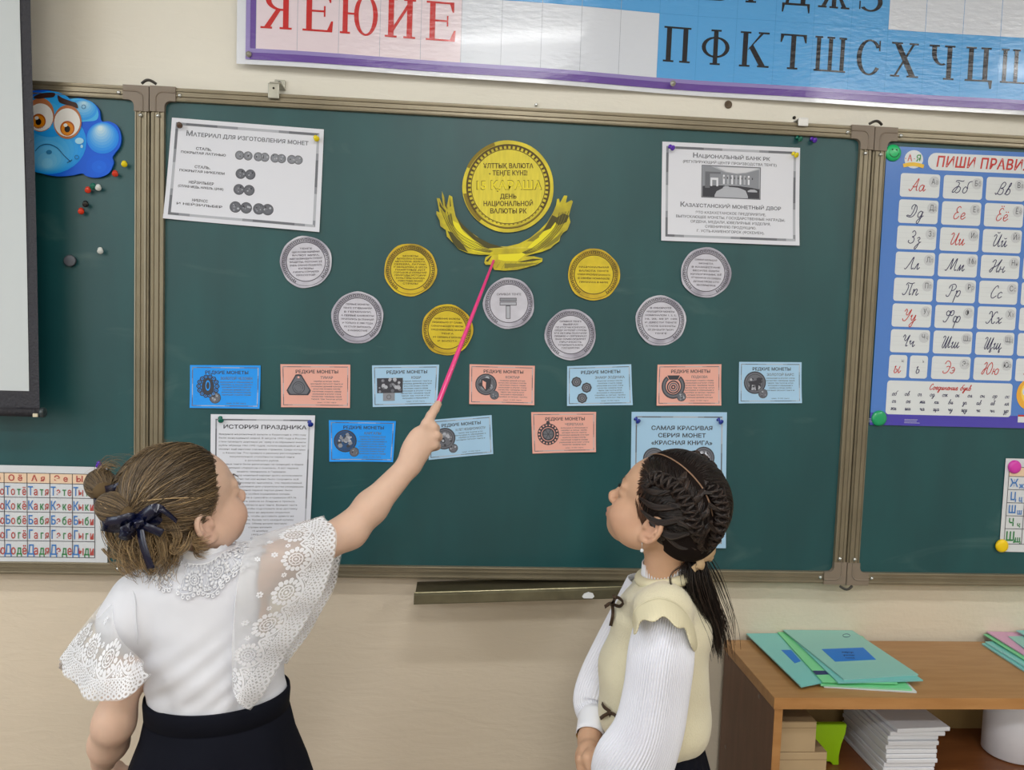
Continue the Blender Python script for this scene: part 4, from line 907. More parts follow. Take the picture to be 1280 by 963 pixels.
for r_ in range(3):
    for i in range(20):
        k = kinds[r_][i]; 
        bs.add('letter_cell', rect2(cellx[i], rows[r_], cellx[i+1], rows[r_+1], 2, 2), {'P': B_pink, 'W': B_pale, 'B': B_blue}[k], 1)
    for i in range(21): bs.add('cell_line', rect2(cellx[i]-.0004, rows[r_], cellx[i]+.0004, rows[r_+1], 1, 4), B_line if i < 10 else lam('laminated_blue_line', '4a9be0'), 2)
    bs.add('cell_line', rect2(cellx[0], rows[r_+1]-.0004, cellx[20], rows[r_+1]+.0004, 50, 1), lam('laminated_blue_line', '4a9be0'), 2)
    for i, ch in LET.get(r_, {}).items():
        (V, F), W_ = serif(ch); hgt = .0725 if i > 5 else .079
        base_y = rows[r_]+chh*(.31 if i < 6 else .26)
        V = V.copy(); V[:, 1] = V[:, 1]*hgt+base_y; V[:, 0] = (V[:, 0]-W_/2)*hgt*(.92 if i < 6 else .94)+(cellx[i]+cellx[i+1])/2
        bs.add('printed_letter#%d' % (i+20*r_), (V, F), B_red if i < 6 else B_blk, 4)
bs.flush()
for (a, b) in ((311, 68), (841, 104.5)):
    p = at(a, b, YW-.02)
    bm = bmesh.new(); lathe(bm, [(0, .0025), (.0025, .002), (.0032, 0), (.0055, -.0005), (.006, -.003)], (p.x, YW-.024, p.z), n=14)
    bm_obj('fixing_screw', bm, M_clip, bs.obj)

# ------------------------------------------------------------------ handwriting
CU_ = {
 'а': ([[(.78, .8), (.5, 1), (.18, .75), (.1, .3), (.3, 0), (.6, .2), (.82, .95), (.78, .3), (.9, .02), (1.15, .35)]], 1.1),
 'б': ([[(.75, .7), (.45, 1), (.15, .7), (.1, .25), (.35, 0), (.7, .2), (.78, .7), (.7, 1.3), (.85, 1.75), (1.3, 1.9)]], 1.1),
 'в': ([[(.0, .1), (.3, .6), (.5, 1.7), (.7, 1.9), (.65, 1.5), (.3, .9), (.15, .3), (.35, 0), (.7, .15), (.8, .6), (.6, .95), (.4, .85)]], 1.0),
 'г': ([[(.05, .7), (.25, 1), (.4, .8), (.25, .2), (.4, 0), (.7, .35)]], .7), 'о': ([[(.5, 1), (.15, .75), (.1, .25), (.35, 0), (.7, .2), (.75, .75), (.5, 1), (.8, .85), (1.0, .8)]], 1.0),
 'д': ([[(.78, .8), (.5, 1), (.18, .75), (.1, .3), (.3, 0), (.6, .2), (.82, .95), (.65, -.3), (.4, -.95), (.15, -.8), (.3, -.4), (1.05, .3)]], 1.1),
 'е': ([[(.1, .35), (.6, .6), (.65, .9), (.4, 1), (.12, .6), (.2, .1), (.5, 0), (.9, .35)]], .85),
 'з': ([[(.2, .8), (.45, 1), (.65, .75), (.4, .5), (.65, .25), (.5, -.5), (.25, -.9), (.1, -.7), (.4, -.2), (.95, .3)]], .95),
 'и': ([[(.0, .7), (.2, 1), (.15, .3), (.3, 0), (.55, .4), (.75, 1), (.68, .3), (.8, 0), (1.1, .35)]], 1.1),
 'л': ([[(.0, .05), (.15, .1), (.4, .7), (.6, 1), (.55, .3), (.68, 0), (.95, .35)]], .95),
 'м': ([[(.0, .05), (.12, .1), (.35, .8), (.42, 1), (.42, .3), (.42, .05), (.7, .6), (.95, 1), (.88, .3), (1.0, 0), (1.25, .35)]], 1.25),
 'н': ([[(.15, 1), (.1, .4), (.05, 0)], [(.1, .5), (.6, .55)], [(.75, 1), (.65, .3), (.8, 0), (1.05, .35)]], 1.05),
 'п': ([[(.05, .8), (.2, 1), (.15, .5), (.1, 0), (.2, .5), (.5, 1), (.72, .85), (.65, .3), (.78, 0), (1.05, .35)]], 1.05),
 'р': ([[(.1, .8), (.25, 1), (.15, 0), (.02, -.95), (.15, .1), (.4, .85), (.65, 1), (.85, .75), (.75, .2), (.5, 0), (.35, .2)]], 1.0),
 'с': ([[(.7, .8), (.5, 1), (.15, .7), (.12, .25), (.35, 0), (.8, .3)]], .8),
 'у': ([[(.0, .7), (.2, 1), (.15, .4), (.35, .1), (.6, .5), (.8, 1), (.6, -.3), (.35, -.95), (.1, -.75), (.35, -.3), (1.0, .3)]], 1.0),
 'ф': ([[(.5, .9), (.2, 1), (.05, .5), (.2, .05), (.5, .3), (.6, 1), (.35, -.95), (.5, .1), (.8, 1), (1.15, .8), (1.05, .2), (.75, 0), (.55, .3)]], 1.25),
 'х': ([[(.1, .85), (.35, 1), (.5, .5), (.65, .05), (1.0, .3)], [(.95, 1), (.5, .5), (.1, .0)]], 1.0),
 'ч': ([[(.05, .75), (.22, 1), (.2, .55), (.4, .45), (.75, .9), (.68, .3), (.8, 0), (1.05, .35)]], 1.0),
 'ш': ([[(.0, .7), (.2, 1), (.12, .2), (.3, 0), (.55, .5), (.65, 1), (.57, .2), (.72, 0), (.98, .5), (1.1, 1), (1.02, .3), (1.15, 0), (1.4, .35)]], 1.4),
 'щ': ([[(.0, .7), (.2, 1), (.12, .2), (.3, 0), (.55, .5), (.65, 1), (.57, .2), (.72, 0), (.98, .5), (1.1, 1), (1.02, .3), (1.1, 0), (1.25, -.4), (1.1, -.5), (1.1, -.2), (1.45, .3)]], 1.4),
 'ы': ([[(.05, .8), (.2, 1), (.1, .3), (.25, 0), (.5, .15), (.5, .5), (.25, .55)], [(.8, 1), (.72, .3), (.85, 0), (1.1, .35)]], 1.1), 'ь': ([[(.05, .8), (.2, 1), (.1, .3), (.25, 0), (.5, .15), (.5, .5), (.25, .55)]], .7),
 'э': ([[(.1, .8), (.4, 1), (.7, .7), (.65, .25), (.4, 0), (.05, .2)], [(.3, .5), (.7, .55)]], .85),
 'ю': ([[(.15, 1), (.1, .4), (.05, 0)], [(.1, .5), (.45, .5)], [(.75, 1), (.45, .7), (.45, .25), (.65, 0), (.95, .2), (1.0, .75), (.75, 1)]], 1.2),
 'к': ([[(.15, 1), (.1, .4), (.05, 0)], [(.65, 1), (.15, .5), (.3, .45), (.55, .0), (.8, .3)]], .85), 'т': ([[(.05, .8), (.2, 1), (.1, 0), (.25, .7), (.45, 1), (.4, 0), (.55, .7), (.8, 1), (.8, .3), (.9, 0), (1.15, .3)]], 1.15),
 'ж': ([[(.0, .8), (.3, 1), (.35, .5), (.2, .05), (.0, .15)], [(.65, 1), (.6, .5), (.55, 0)], [(1.2, .85), (.95, 1), (.85, .5), (1.0, .02), (1.3, .3)]], 1.3), 'ц': ([[(.0, .7), (.2, 1), (.12, .2), (.3, 0), (.55, .5), (.7, 1), (.62, .3), (.7, 0), (.85, -.4), (.7, -.5), (.7, -.2), (1.0, .3)]], 1.0), 'я': ([[(.0, .05), (.2, .1), (.45, .5), (.2, .65), (.25, .95), (.7, 1), (.62, .3), (.75, 0), (1.0, .35)]], 1.0),
 'А': ([[(-.3, .3), (-.1, .05), (.15, .1), (.5, 1), (.95, 2), (.9, 1), (.95, .2), (1.2, .1)], [(.25, .8), (.5, .6), (1.0, .8)]], 1.3),
 'Б': ([[(.35, 1.7), (.75, 1.5), (.5, .6), (.2, .1), (-.1, .1), (.1, .6), (.6, 1.0), (1.1, .8), (1.05, .25), (.7, 0), (.4, .1)], [(.1, 1.7), (.3, 1.95), (1.2, 1.85), (1.4, 2)]], 1.5),
 'В': ([[(-.2, .3), (0, .0), (.3, .5), (.55, 1.6), (.9, 2), (1.2, 1.7), (.95, 1.15), (.55, 1.0), (1.0, .9), (1.05, .3), (.7, 0), (.2, .15)]], 1.4),
 'Д': ([[(.3, 1.2), (.2, 1.6), (.5, 2), (1.0, 1.7), (1.1, .9), (.8, .2), (.4, 0), (0, .05), (-.3, .15), (-.1, .3), (.3, .2), (.6, .8), (.75, 1.9)]], 1.4),
 'Е': ([[(.95, 1.75), (.7, 2), (.35, 1.7), (.4, 1.2), (.7, 1.05), (.3, .95), (.1, .4), (.3, 0), (.7, .1), (.95, .5)]], 1.15),
 'З': ([[(.3, 1.7), (.6, 2), (.95, 1.6), (.8, 1.15), (.5, 1.05), (.9, .8), (.85, .2), (.45, 0), (.05, .2), (.1, .5)]], 1.2),
 'И': ([[(-.1, 1.6), (.15, 1.9), (.35, 1.6), (.15, .5), (.3, .05), (.7, .5), (1.1, 2), (.9, .5), (1.05, .0), (1.3, .2)]], 1.35),
 'Л': ([[(-.3, .15), (-.05, .05), (.4, .9), (.85, 2), (.8, .6), (.95, .05), (1.2, .25)]], 1.25),
 'М': ([[(-.3, .15), (-.05, .05), (.3, .9), (.65, 2), (.6, .2), (1.0, 1.2), (1.35, 2), (1.25, .5), (1.4, .05), (1.6, .25)]], 1.7),
 'Н': ([[(-.1, 1.6), (.2, 2), (.45, 1.8), (.3, .8), (0, .05), (-.25, .2), (.1, .7), (.8, 1.1), (1.25, 1.9), (1.35, 2), (.9, .6), (1.0, .05), (1.25, .3)]], 1.3),
 'П': ([[(.3, 1.75), (.45, 1.2), (.2, .2), (-.15, .05), (-.3, .3)], [(.95, 1.8), (.85, .6), (.9, .05), (1.15, .25)], [(0, 1.6), (.2, 1.95), (.8, 1.85), (1.3, 2)]], 1.3),
 'Р': ([[(.5, 1.75), (.5, 1), (.25, .1), (-.1, .05), (-.2, .3)], [(.0, 1.3), (.2, 1.8), (.8, 2), (1.15, 1.6), (.95, 1.1), (.55, .95)]], 1.2),
 'С': ([[(.95, 1.6), (.8, 2), (.4, 1.7), (.05, .8), (.15, .15), (.5, 0), (.95, .4)]], 1.1),
 'У': ([[(-.05, 1.5), (.15, 1.9), (.35, 1.6), (.3, 1.1), (.6, 1.0), (1.0, 1.9), (.8, .8), (.4, .05), (0, .1), (-.1, .4)]], 1.15),
 'Ф': ([[(.7, 1.9), (.6, 1), (.3, .1), (-.05, .05), (-.2, .3)], [(.6, 1.6), (.3, 1.85), (.05, 1.5), (.3, 1.05), (.7, 1.3), (.9, 1.85), (1.25, 1.8), (1.25, 1.3), (.95, 1.05), (.65, 1.3)]], 1.4),
 'Х': ([[(.0, 1.5), (.15, 1.95), (.45, 1.8), (.6, .9), (.8, .1), (1.1, .05), (1.25, .35)], [(1.35, 1.7), (1.2, 1.95), (.9, 1.7), (.6, .9), (.2, .1), (-.1, .05), (-.25, .3)]], 1.4),
 'Ч': ([[(-.05, 1.5), (.15, 1.9), (.35, 1.6), (.3, 1.1), (.6, 1.0), (1.0, 1.9), (.8, .8), (.75, .1), (1.05, .2)]], 1.15),
 'Ш': ([[(-.1, 1.6), (.1, 1.9), (.3, 1.6), (.1, .3), (.35, .05), (.75, 1.9), (.6, .3), (.8, .05), (1.25, 1.9), (1.1, .3), (1.25, .05), (1.5, .3)]], 1.55),
 'Щ': ([[(-.1, 1.6), (.1, 1.9), (.3, 1.6), (.1, .3), (.35, .05), (.75, 1.9), (.6, .3), (.8, .05), (1.25, 1.9), (1.1, .3), (1.2, .0), (1.35, -.4), (1.1, -.5), (1.15, -.2), (1.5, .3)]], 1.55),
 'Э': ([[(.1, 1.5), (.3, 1.95), (.7, 1.95), (1.05, 1.4), (.9, .4), (.5, 0), (.05, .15), (.1, .4)], [(.45, 1.0), (.7, 1.15), (1.1, 1.0)]], 1.2),
 'Ю': ([[(-.05, 1.6), (.2, 1.95), (.4, 1.7), (.3, .8), (.1, .05), (-.15, .2), (.2, .9), (.7, 1.1)], [(1.1, 2), (.7, 1.4), (.65, .5), (.9, 0), (1.3, .4), (1.4, 1.4), (1.1, 2)]], 1.6)}
def cursive(s_, x, y, xh, wd, align='C', slant=.22):
    pen = 0; L = []
    for ch in s_:
        dots = []
        c0 = ch
        if ch == 'ё': c0 = 'е'; dots = [.3, .65]
        if ch == 'Ё': c0 = 'Е'; dots = [.5, .85]
        if ch == 'й': c0 = 'и'; dots = ['b']
        if ch == 'Й': c0 = 'И'; dots = ['b']
        if ch == ' ': pen += .8; continue
        st, adv = CU_[c0]; cap = ch.isupper(); top = 2.3 if cap else 1.4
        for P in st:
            Q = catmull([np.array(p) for p in P], 4)
            Q[:, 0] += pen; Q[:, 0] += Q[:, 1]*slant
            L.append(stroke2(Q*xh, wd))
        for d in dots:
            if d == 'b': L.append(stroke2(np.array([(pen+.3+top*slant, top), (pen+.5+top*slant, top-.15), (pen+.75+top*slant, top)])*xh, wd))
            else: L.append(disc2((pen+d+top*slant)*xh, top*xh, wd*.8, 6))
        pen += adv+.02
    V, F = join2(*L); V[:, 0] += x-{'C': pen*xh/2, 'L': 0}[align]; V[:, 1] += y
    return V, F
def rrect(x0, y0, x1, y1, r):
    X = [x0+r-r*math.cos(k*PI/8) for k in range(5)]; X = X+[x0+r+(x1-x0-2*r)*k/8 for k in range(1, 8)]+[x0+x1-x for x in X[::-1]]
    V = []; F = []; m = 4
    for x in X:
        q = max(0, x0+r-x, x-(x1-r)); e = r-math.sqrt(max(0, r*r-q*q))
        for j in range(m+1): V.append((x, y0+e+(y1-y0-2*e)*j/m))
    for i in range(len(X)-1):
        for j in range(m): a = i*(m+1)+j; F.append((a, a+m+1, a+m+2, a+1))
    return np.array(V), F

# --- large poster on the right leaf
ps = Sheet('writing_poster', [(0, 0)]*4, y=YS-.0012, lift=lambda u, v: .0015+.001*(1+math.sin(u*5+v*3))*.5)
A = at(1107.5, 183, YS); Bp = at(1086, 531, YS); C_ = at(1280, 191, YS); D_ = at(1280, 535.5, YS)
px0 = (A.x+Bp.x)/2; pw, = (.60,); slt = (C_.z-A.z)/(C_.x-A.x); slb = (D_.z-Bp.z)/(D_.x-Bp.x)
ps.c = [Vector((A.x, 0, A.z)), Vector((A.x+pw, 0, A.z+slt*pw)), Vector((Bp.x+pw, 0, Bp.z+slb*pw)), Vector((Bp.x, 0, Bp.z))]
ps.w, ps.h = pw, A.z-Bp.z
G = lambda n, c: mat(n, c, .22, coat=.4)
Pblue = G('poster_blue', '4f82d2'); Pviol = G('poster_violet', '4a41b4'); Pw = G('poster_white', 'e0e6ea'); Pr = G('poster_red', 'c8312f'); Pn = G('poster_ink_navy', '33315f'); Pg = G('poster_grey', '8b8e98'); Pgl = G('poster_light_grey', 'cdd2d8'); Pgr = G('poster_green', '3d9a50'); Pyl = G('poster_yellow', 'f0c22c'); Pbk = G('poster_dark', '3a3d4a')
ps.base(Pblue, 16, 12); tag(ps.obj, 'blue handwriting poster with rows of cursive letters on the right leaf', 'poster')
lc = ps.loc
ps.add('violet_strip', rect2(0, 0, pw, lc(1100, 516)[1], 8, 1), Pviol, 0)
for i, wd in enumerate((.035, .028, .03)):
    ps.add('imprint_line', rect2(lc(1113, 0)[0], .006+i*.0035, lc(1113, 0)[0]+wd*.5, .0068+i*.0035), Pgl, 1); ps.add('imprint_line', rect2(lc(1130, 520)[0], .006+i*.0035, lc(1130, 520)[0]+wd, .0068+i*.0035), Pgl, 1)
# round badge
bx, by = lc(1141.5, 199.5); ps.add('badge', disc2(bx, by, .021, 24, .92), Pw, 1)
ps.add('badge', fit('А', bx-.009, by-.004, .014, .0105, bold=2), Pr, 3); ps.add('badge', fit('Я', bx+.011, by-.004, .014, .0105, bold=2), Pgr, 3)
ps.add('badge', disc2(bx+.001, by+.001, .0012, 6), Pr, 3); ps.add('badge', disc2(bx-.0185, by+.001, .0012, 6), Pr, 3)
ps.add('badge', stroke2(np.array([(bx-.023+.046*k/8, by-.0145+.004*math.sin(k/8*PI)) for k in range(9)]), .008), Pyl, 4)
hx0, hy0 = lc(1158.5, 212.5); hy1 = lc(1160, 191)[1]
ps.add('heading_plate', rrect(hx0, hy0, pw-.03, hy1, (hy1-hy0)*.48), Pw, 1)
V, F = text2d('ПИШИ ПРАВИЛЬНО', 0, 0, (hy1-hy0)*.62, align='L', bold=3, track=.04); k_ = (lc(1280, 209)[0]-lc(1169, 203)[0])/1.0
V2_, _ = text2d('ПИШИ ПРАВИ', 0, 0, (hy1-hy0)*.62, align='L', bold=3, track=.04); V = V.copy(); V[:, 0] *= (lc(1276, 209)[0]-lc(1169, 203)[0])/V2_[:, 0].max(); V[:, 0] += V[:, 1]*.12+lc(1169, 203)[0]; V[:, 1] += hy0+(hy1-hy0)*.21
ps.add('printed_heading', (V, F), Pr, 3)
c0 = lc(1124.5, 231)[0]; c1 = lc(1178.5, 233)[0]; pit = c1-c0; cw_ = lc(1174, 231)[0]-c0
r0 = lc(1125, 216.5)[1]; r7 = lc(1108, 443.5)[1]; rp = (r0-r7)/7; ch_ = r0-lc(1124, 246)[1]
rowsL = [['Аа', 'Бб', 'Вв', 'Ии', 'Лл'], ['Дд', 'Ее', 'Ёё', 'Зз', 'Пп'], ['Зз', 'Ии', 'Йй', 'Сс', 'Лл'], ['Лл', 'Мм', 'Нн', 'Уу', 'Аа'], ['Пп', 'Рр', 'Сс', 'Чч', 'Вв'], ['Уу', 'Фф', 'Хх', 'Шш', 'Дд'], ['Чч', 'Шш', 'Щщ', 'Ее', 'Ии'], [None, 'Ээ', 'Юю', 'Аа', 'Сс']]
redset = 'АЕЁИУЭЮОЫ'
def cell(x0, y1, w_, t, big=True):
    q_ = '#%s%.3f%.3f' % (t, x0, y1)
    ps.add('letter_cell'+q_, rrect(x0, y1-ch_, x0+w_, y1, .006), Pw, 1)
    for q in (.30, .52, .68): ps.add('cell_ruling', rect2(x0+.003, y1-ch_*q-.0002, x0+w_-.003, y1-ch_*q+.0002), Pgl, 2)
    col_ = Pr if t[0].upper() in redset else Pn
    if len(t) == 2:
        ps.add('cursive_letter'+q_, cursive(t, x0+w_*.44, y1-ch_*.74, ch_*.27, .0017), col_, 4)
        ps.add('block_letter'+q_, disc2(x0+w_*.85, y1-ch_*.32, ch_*.24, 14), Pgl, 3)
        ps.add('block_letter'+q_, text2d(t[0], x0+w_*.83, y1-ch_*.42, ch_*.24, sx=.75), Pbk, 4); ps.add('block_letter'+q_, text2d(t[1], x0+w_*.92, y1-ch_*.42, ch_*.22, sx=.7), Pg, 4)
    else:
        ps.add('cursive_letter'+q_, cursive(t, x0+w_*.45, y1-ch_*.78, ch_*.30, .0017), col_, 4)
        ps.add('block_letter'+q_, text2d(t, x0+w_*.75, y1-ch_*.32, ch_*.18, sx=.7), Pg, 4)
for r_, row in enumerate(rowsL):
    y1 = r0-rp*r_; sk = 0
    for i, t in enumerate(row):
        if t is None: cell(c0, y1, cw_*.46, 'ы'); cell(c0+cw_*.53, y1, cw_*.46, 'ь'); continue
        cell(c0+pit*i, y1, cw_, t)
jx0, jy1 = lc(1108.5, 475.5); jx1, jy0 = lc(1262, 521.5)
ps.add('joins_box', rrect(jx0, jy0, jx1, jy1, .007), Pw, 1)
jh = jy1-jy0
ps.add('printed_heading', cursive('Соединение букв', (jx0+jx1)/2, jy1-jh*.24, jh*.085, .0015), Pr, 4)
for i, l in enumerate(('об ов ог од ож ок ол он ор ос', 'ог ое ми ки ви уг ав ев ля', 'жи ши ча ща чу щу чк чн ур')):
    ws = l.split(); n_ = len(ws)
    for k, w_ in enumerate(ws): ps.add('cursive_word#%d_%d' % (i, k), cursive(w_, jx0+(jx1-jx0)*(.06+.90*k/(n_-1)), jy1-jh*(.44+.215*i), jh*.072, .0011), Pn, 4)
# yellow round face on a book, cut by the frame edge
ex, ey = lc(1283, 493)
Em = G('poster_face_yellow', 'f2b23a'); Em2 = G('poster_face_light', 'fbd75e')
ps.add('round_face', disc2(ex+.005, ey, .030, 26, 1.15), Em, 2); ps.add('round_face', disc2(ex+.008, ey+.004, .023, 24, 1.15), Em2, 3)
for d in (-.006, .016): ps.add('round_face', disc2(ex+d, ey+.006, .006, 14, 1.5), Pw, 4); ps.add('round_face', disc2(ex+d+.001, ey+.004, .0032, 10, 1.4), Pbk, 5)
ps.add('round_face', stroke2(np.array([(ex-.006+.024*k/8, ey-.012-.006*math.sin(k/8*PI)) for k in range(9)]), .002), Pr, 5)
ps.add('round_face', rect2(ex-.018, .013, ex+.06, .028), Pw, 4); ps.add('round_face', rect2(ex-.018, .026, ex+.06, .030), Pr, 5)
ps.flush()

# --- syllable posters
def syll(px, name_lab, xs_px, ys_px, cols, rows_, hdr, yrow_ref, x_ref, extra_left=0):
    pass
M_syl = mat('syllable_paper', 'd9dde2', .6)
tl_, br_ = at(0, 581, YS), at(135.5, 706, YS)
trz = at(130, 580.5, YS).z
sy = Sheet('syllable_chart', [(0, 0)]*4, y=YS-.004, lift=lambda u, v: .001*(1+math.sin(u*6)))
sx0 = at(0, 640, YS).x-.20; sx1 = at(135.5, 640, YS).x
sz0 = at(70, 706, YS).z
sy.c = [Vector((sx0, 0, tl_.z)), Vector((sx1, 0, tl_.z)), Vector((sx1, 0, sz0)), Vector((sx0, 0, sz0))]
sy.w = sx1-sx0; sy.h = tl_.z-sz0; sy.base(M_syl); tag(sy.obj, 'white syllable chart with coloured letters at the lower left corner', 'chart')
vx = [sy.loc(a, 640)[0] for a in (6, 34, 62.3, 90.5, 118.7)]; pitc = (vx[-1]-vx[0])/4; vx = [vx[0]+pitc*i for i in range(-2, 5)]
hy = [sy.loc(60, b)[1] for b in (592, 604.5, 622.3, 640.5, 658.5, 676.5, 696.7)]
sy.add('header_band', rect2(vx[0], hy[1], vx[-1], hy[0], 6, 1), PEACH, 0)
for x in vx: sy.add('table_line', rect2(x-.0006, hy[-1], x+.0006, hy[0], 1, 4), K1, 3)
for y in hy: sy.add('table_line', rect2(vx[0], y-.0006, vx[-1], y+.0006, 8, 1), K1, 3)
hdr = [('И', 'и'), ('У', 'ю'), ('О', 'ё'), ('А', 'я'), ('Э', 'е'), ('Ы', 'и')]
cons = 'ТКБГД'
for i, (a, b) in enumerate(hdr):
    cxm = vx[i]+pitc/2; hh = hy[0]-hy[1]
    sy.add('printed_letters', text2d(a, cxm-pitc*.18, hy[1]+hh*.22, hh*.6, bold=2), DRED, 4); sy.add('printed_letters', text2d(b, cxm+pitc*.2, hy[1]+hh*.22, hh*.58, bold=2), DRED, 4)
    for j, c_ in enumerate(cons):
        y0_ = hy[j+2]; hh2 = hy[j+1]-hy[j+2]
        for t_, xx, sz_, mm in ((c_, .15, .62, BLU), (a.lower(), .38, .56, DRED), (c_.lower(), .64, .56, GRN), (b, .87, .56, DRED)):
            sy.add('printed_letters', text2d(t_, vx[i]+pitc*xx, y0_+hh2*.16, hh2*sz_, bold=1, sx=.66), mm, 4)
sy.flush()
sz = Sheet('syllable_chart', [(0, 0)]*4, y=YS-.0012, lift=lambda u, v: .001*(1+math.sin(u*6)))
qa = at(1256.5, 573, YS); qb = at(1248, 689.5, YS)
sz.c = [Vector((qa.x, 0, qa.z)), Vector((qa.x+.30, 0, qa.z)), Vector((qb.x+.30, 0, qb.z)), Vector((qb.x, 0, qb.z))]; sz.w = .30; sz.h = qa.z-qb.z
sz.base(M_syl); tag(sz.obj, 'white syllable chart under a pink and a yellow magnet at the right edge', 'chart')
hy = [sz.loc(1262, b)[1] for b in (584, 595.5, 612, 628.5, 644.8, 661, 680)]
x1_ = sz.loc(1260, 600)[0]; pit2 = sz.loc(1278.6, 640)[0]-sz.loc(1257, 640)[0]
vx = [x1_+pit2*i*(1 if i < 2 else 1.25) for i in range(6)]
sz.add('header_band', rect2(vx[0], hy[1], vx[-1], hy[0], 6, 1), PEACH, 0)
for x in vx: sz.add('table_line', rect2(x-.0006, hy[-1], x+.0006, hy[0], 1, 4), K1, 3)
for y in hy: sz.add('table_line', rect2(vx[0], y-.0006, vx[-1], y+.0006, 6, 1), K1, 3)
for j, (a, m_) in enumerate((('Ж', BLU), ('Ц', BLU), ('Ш', BLU), ('Ч', GRN), ('Щ', GRN))):
    hh2 = hy[j+1]-hy[j+2]
    sz.add('printed_letters', text2d(a, vx[0]+pit2*.33, hy[j+2]+hh2*.22, hh2*.6, bold=2, sx=.8), m_, 4); sz.add('printed_letters', text2d(a.lower(), vx[0]+pit2*.76, hy[j+2]+hh2*.12, hh2*.42, bold=2, sx=.85), m_, 4)
    for k in range(1, 5): sz.add('printed_letters', text2d(a+'аиеу'[k-1], vx[k]+pit2*.6, hy[j+2]+hh2*.2, hh2*.5, bold=2, sx=.85), m_ if k % 2 else DRED, 4)
sz.flush()

# ------------------------------------------------------------------ magnets and pins
def magnet(px, py, r, col, lab, face=False, cat='magnet', h=.007, flat=False):
    y = YS-.003
    p = at(px, py, y-h); b0 = Vector((p.x, y, p.z)); t = empty('round_magnet', b0)
    bm = bmesh.new(); prof = [(0, h), (r*.55, h*.97), (r*.8, h*.85), (r*.95, h*.55), (r, h*.3), (r, 0), (0, 0)] if not flat else [(0, h), (r*.85, h), (r*.97, h*.93), (r, h*.8), (r, 0), (0, 0)]
    lathe(bm, prof, b0, (0, -1, 0), 28)
    bm_obj('magnet_cap', bm, col, t, smooth=True)
    if face:
        dk = mat('magnet_face_ink', '12402a', .4)
        bm = bmesh.new()
        for d in (-.25, .28): lathe(bm, [(0, h*1.02+.0002), (r*.10, h*1.02), (r*.10, h*.8)], (b0.x+d*r, y, b0.z+r*.32), (0, -1, 0), 10)
        bm_obj('printed_eyes', bm, dk, t)
        pp = np.array([(b0.x+r*.6*math.cos(a), y-h*(.93), b0.z+r*.05+r*.6*math.sin(a)) for a in np.linspace(PI*1.12, PI*1.95, 12)])
        v, f = tubes([pp], [np.full(12, r*.05)], 5); npmesh('printed_smile', v, f, dk, t)
    tag(t, lab, cat); return t
magnet(1118, 190.5, .0178, mat('magnet_green', '14c070', .3, coat=.3), 'green round magnet with a smiling face at the top corner of the blue poster', True)
magnet(1100.5, 523.5, .0172, mat('magnet_plain_green', '12a266', .3, coat=.3), 'plain green round magnet at the bottom corner of the blue poster')
magnet(1270.5, 584.5, .0150, mat('magnet_magenta', 'd83fb0', .35), 'magenta round magnet at the top of the right syllable chart')
magnet(1254.5, 683.5, .0148, mat('magnet_yellow', 'f4cf12', .35), 'yellow round magnet at the bottom of the right syllable chart')
magnet(86.5, 326, .0115, mat('magnet_dark_grey', '5a5e68', .45, metal=.3), 'flat dark grey disc magnet on the left leaf below the pins', flat=True, h=.006)
pin(155, 204.5, 'push_pin', P_yel, 'yellow push pin beside the lower right of the cloud picture', k=1.0)
pin(143.5, 216.5, 'push_pin', P_red, 'red push pin touching the lower edge of the cloud picture')
pin(116, 232.5, 'push_pin', P_grn, 'dark green push pin tucked behind a clear one below the cloud')
pin(122.5, 234, 'push_pin', P_wht, 'clear white push pin in the cluster below the cloud')
pin(109.5, 237, 'push_pin', P_red, 'red push pin at the left of the cluster below the cloud')
pin(106.5, 254.5, 'push_pin', P_blk, 'black push pin below the cluster on the left leaf')
pin(101, 263.5, 'push_pin', P_red, 'red push pin lowest on the left leaf, under the black pin')
pin(125, 313, 'push_pin', P_wht, 'clear white push pin right of the grey disc magnet')
pin(224, 156, 'push_pin', P_brn, 'brown push pin in the left corner of the coin picture sheet')
pin(395, 172.5, 'push_pin', P_yel, 'yellow push pin in the right corner of the coin picture sheet')
pin(839.5, 184, 'push_pin', P_vio, 'violet push pin in the left corner of the building sheet')
pin(994, 193, 'push_pin', P_yel, 'yellow push pin in the right corner of the building sheet')
pin(999, 173, 'push_pin', P_grn, 'dark green push pin stuck in the bare board under the white bracket')
pin(1017, 174.5, 'push_pin', P_vio, 'violet push pin stuck in the bare board near the right post')
pin(275.5, 524.5, 'push_pin', P_grn, 'green push pin on the white sheet of dense print')
pin(387.5, 529.5, 'push_pin', P_blu, 'blue push pin on the white sheet of dense print')
pin(796.5, 525.5, 'push_pin', P_blu, 'blue push pin in the left corner of the pale blue sheet')
pin(900, 526.5, 'push_pin', P_blu, 'blue push pin in the right corner of the pale blue sheet')
pin(123, 581, 'push_pin', P_vio, 'violet push pin on the left syllable chart')

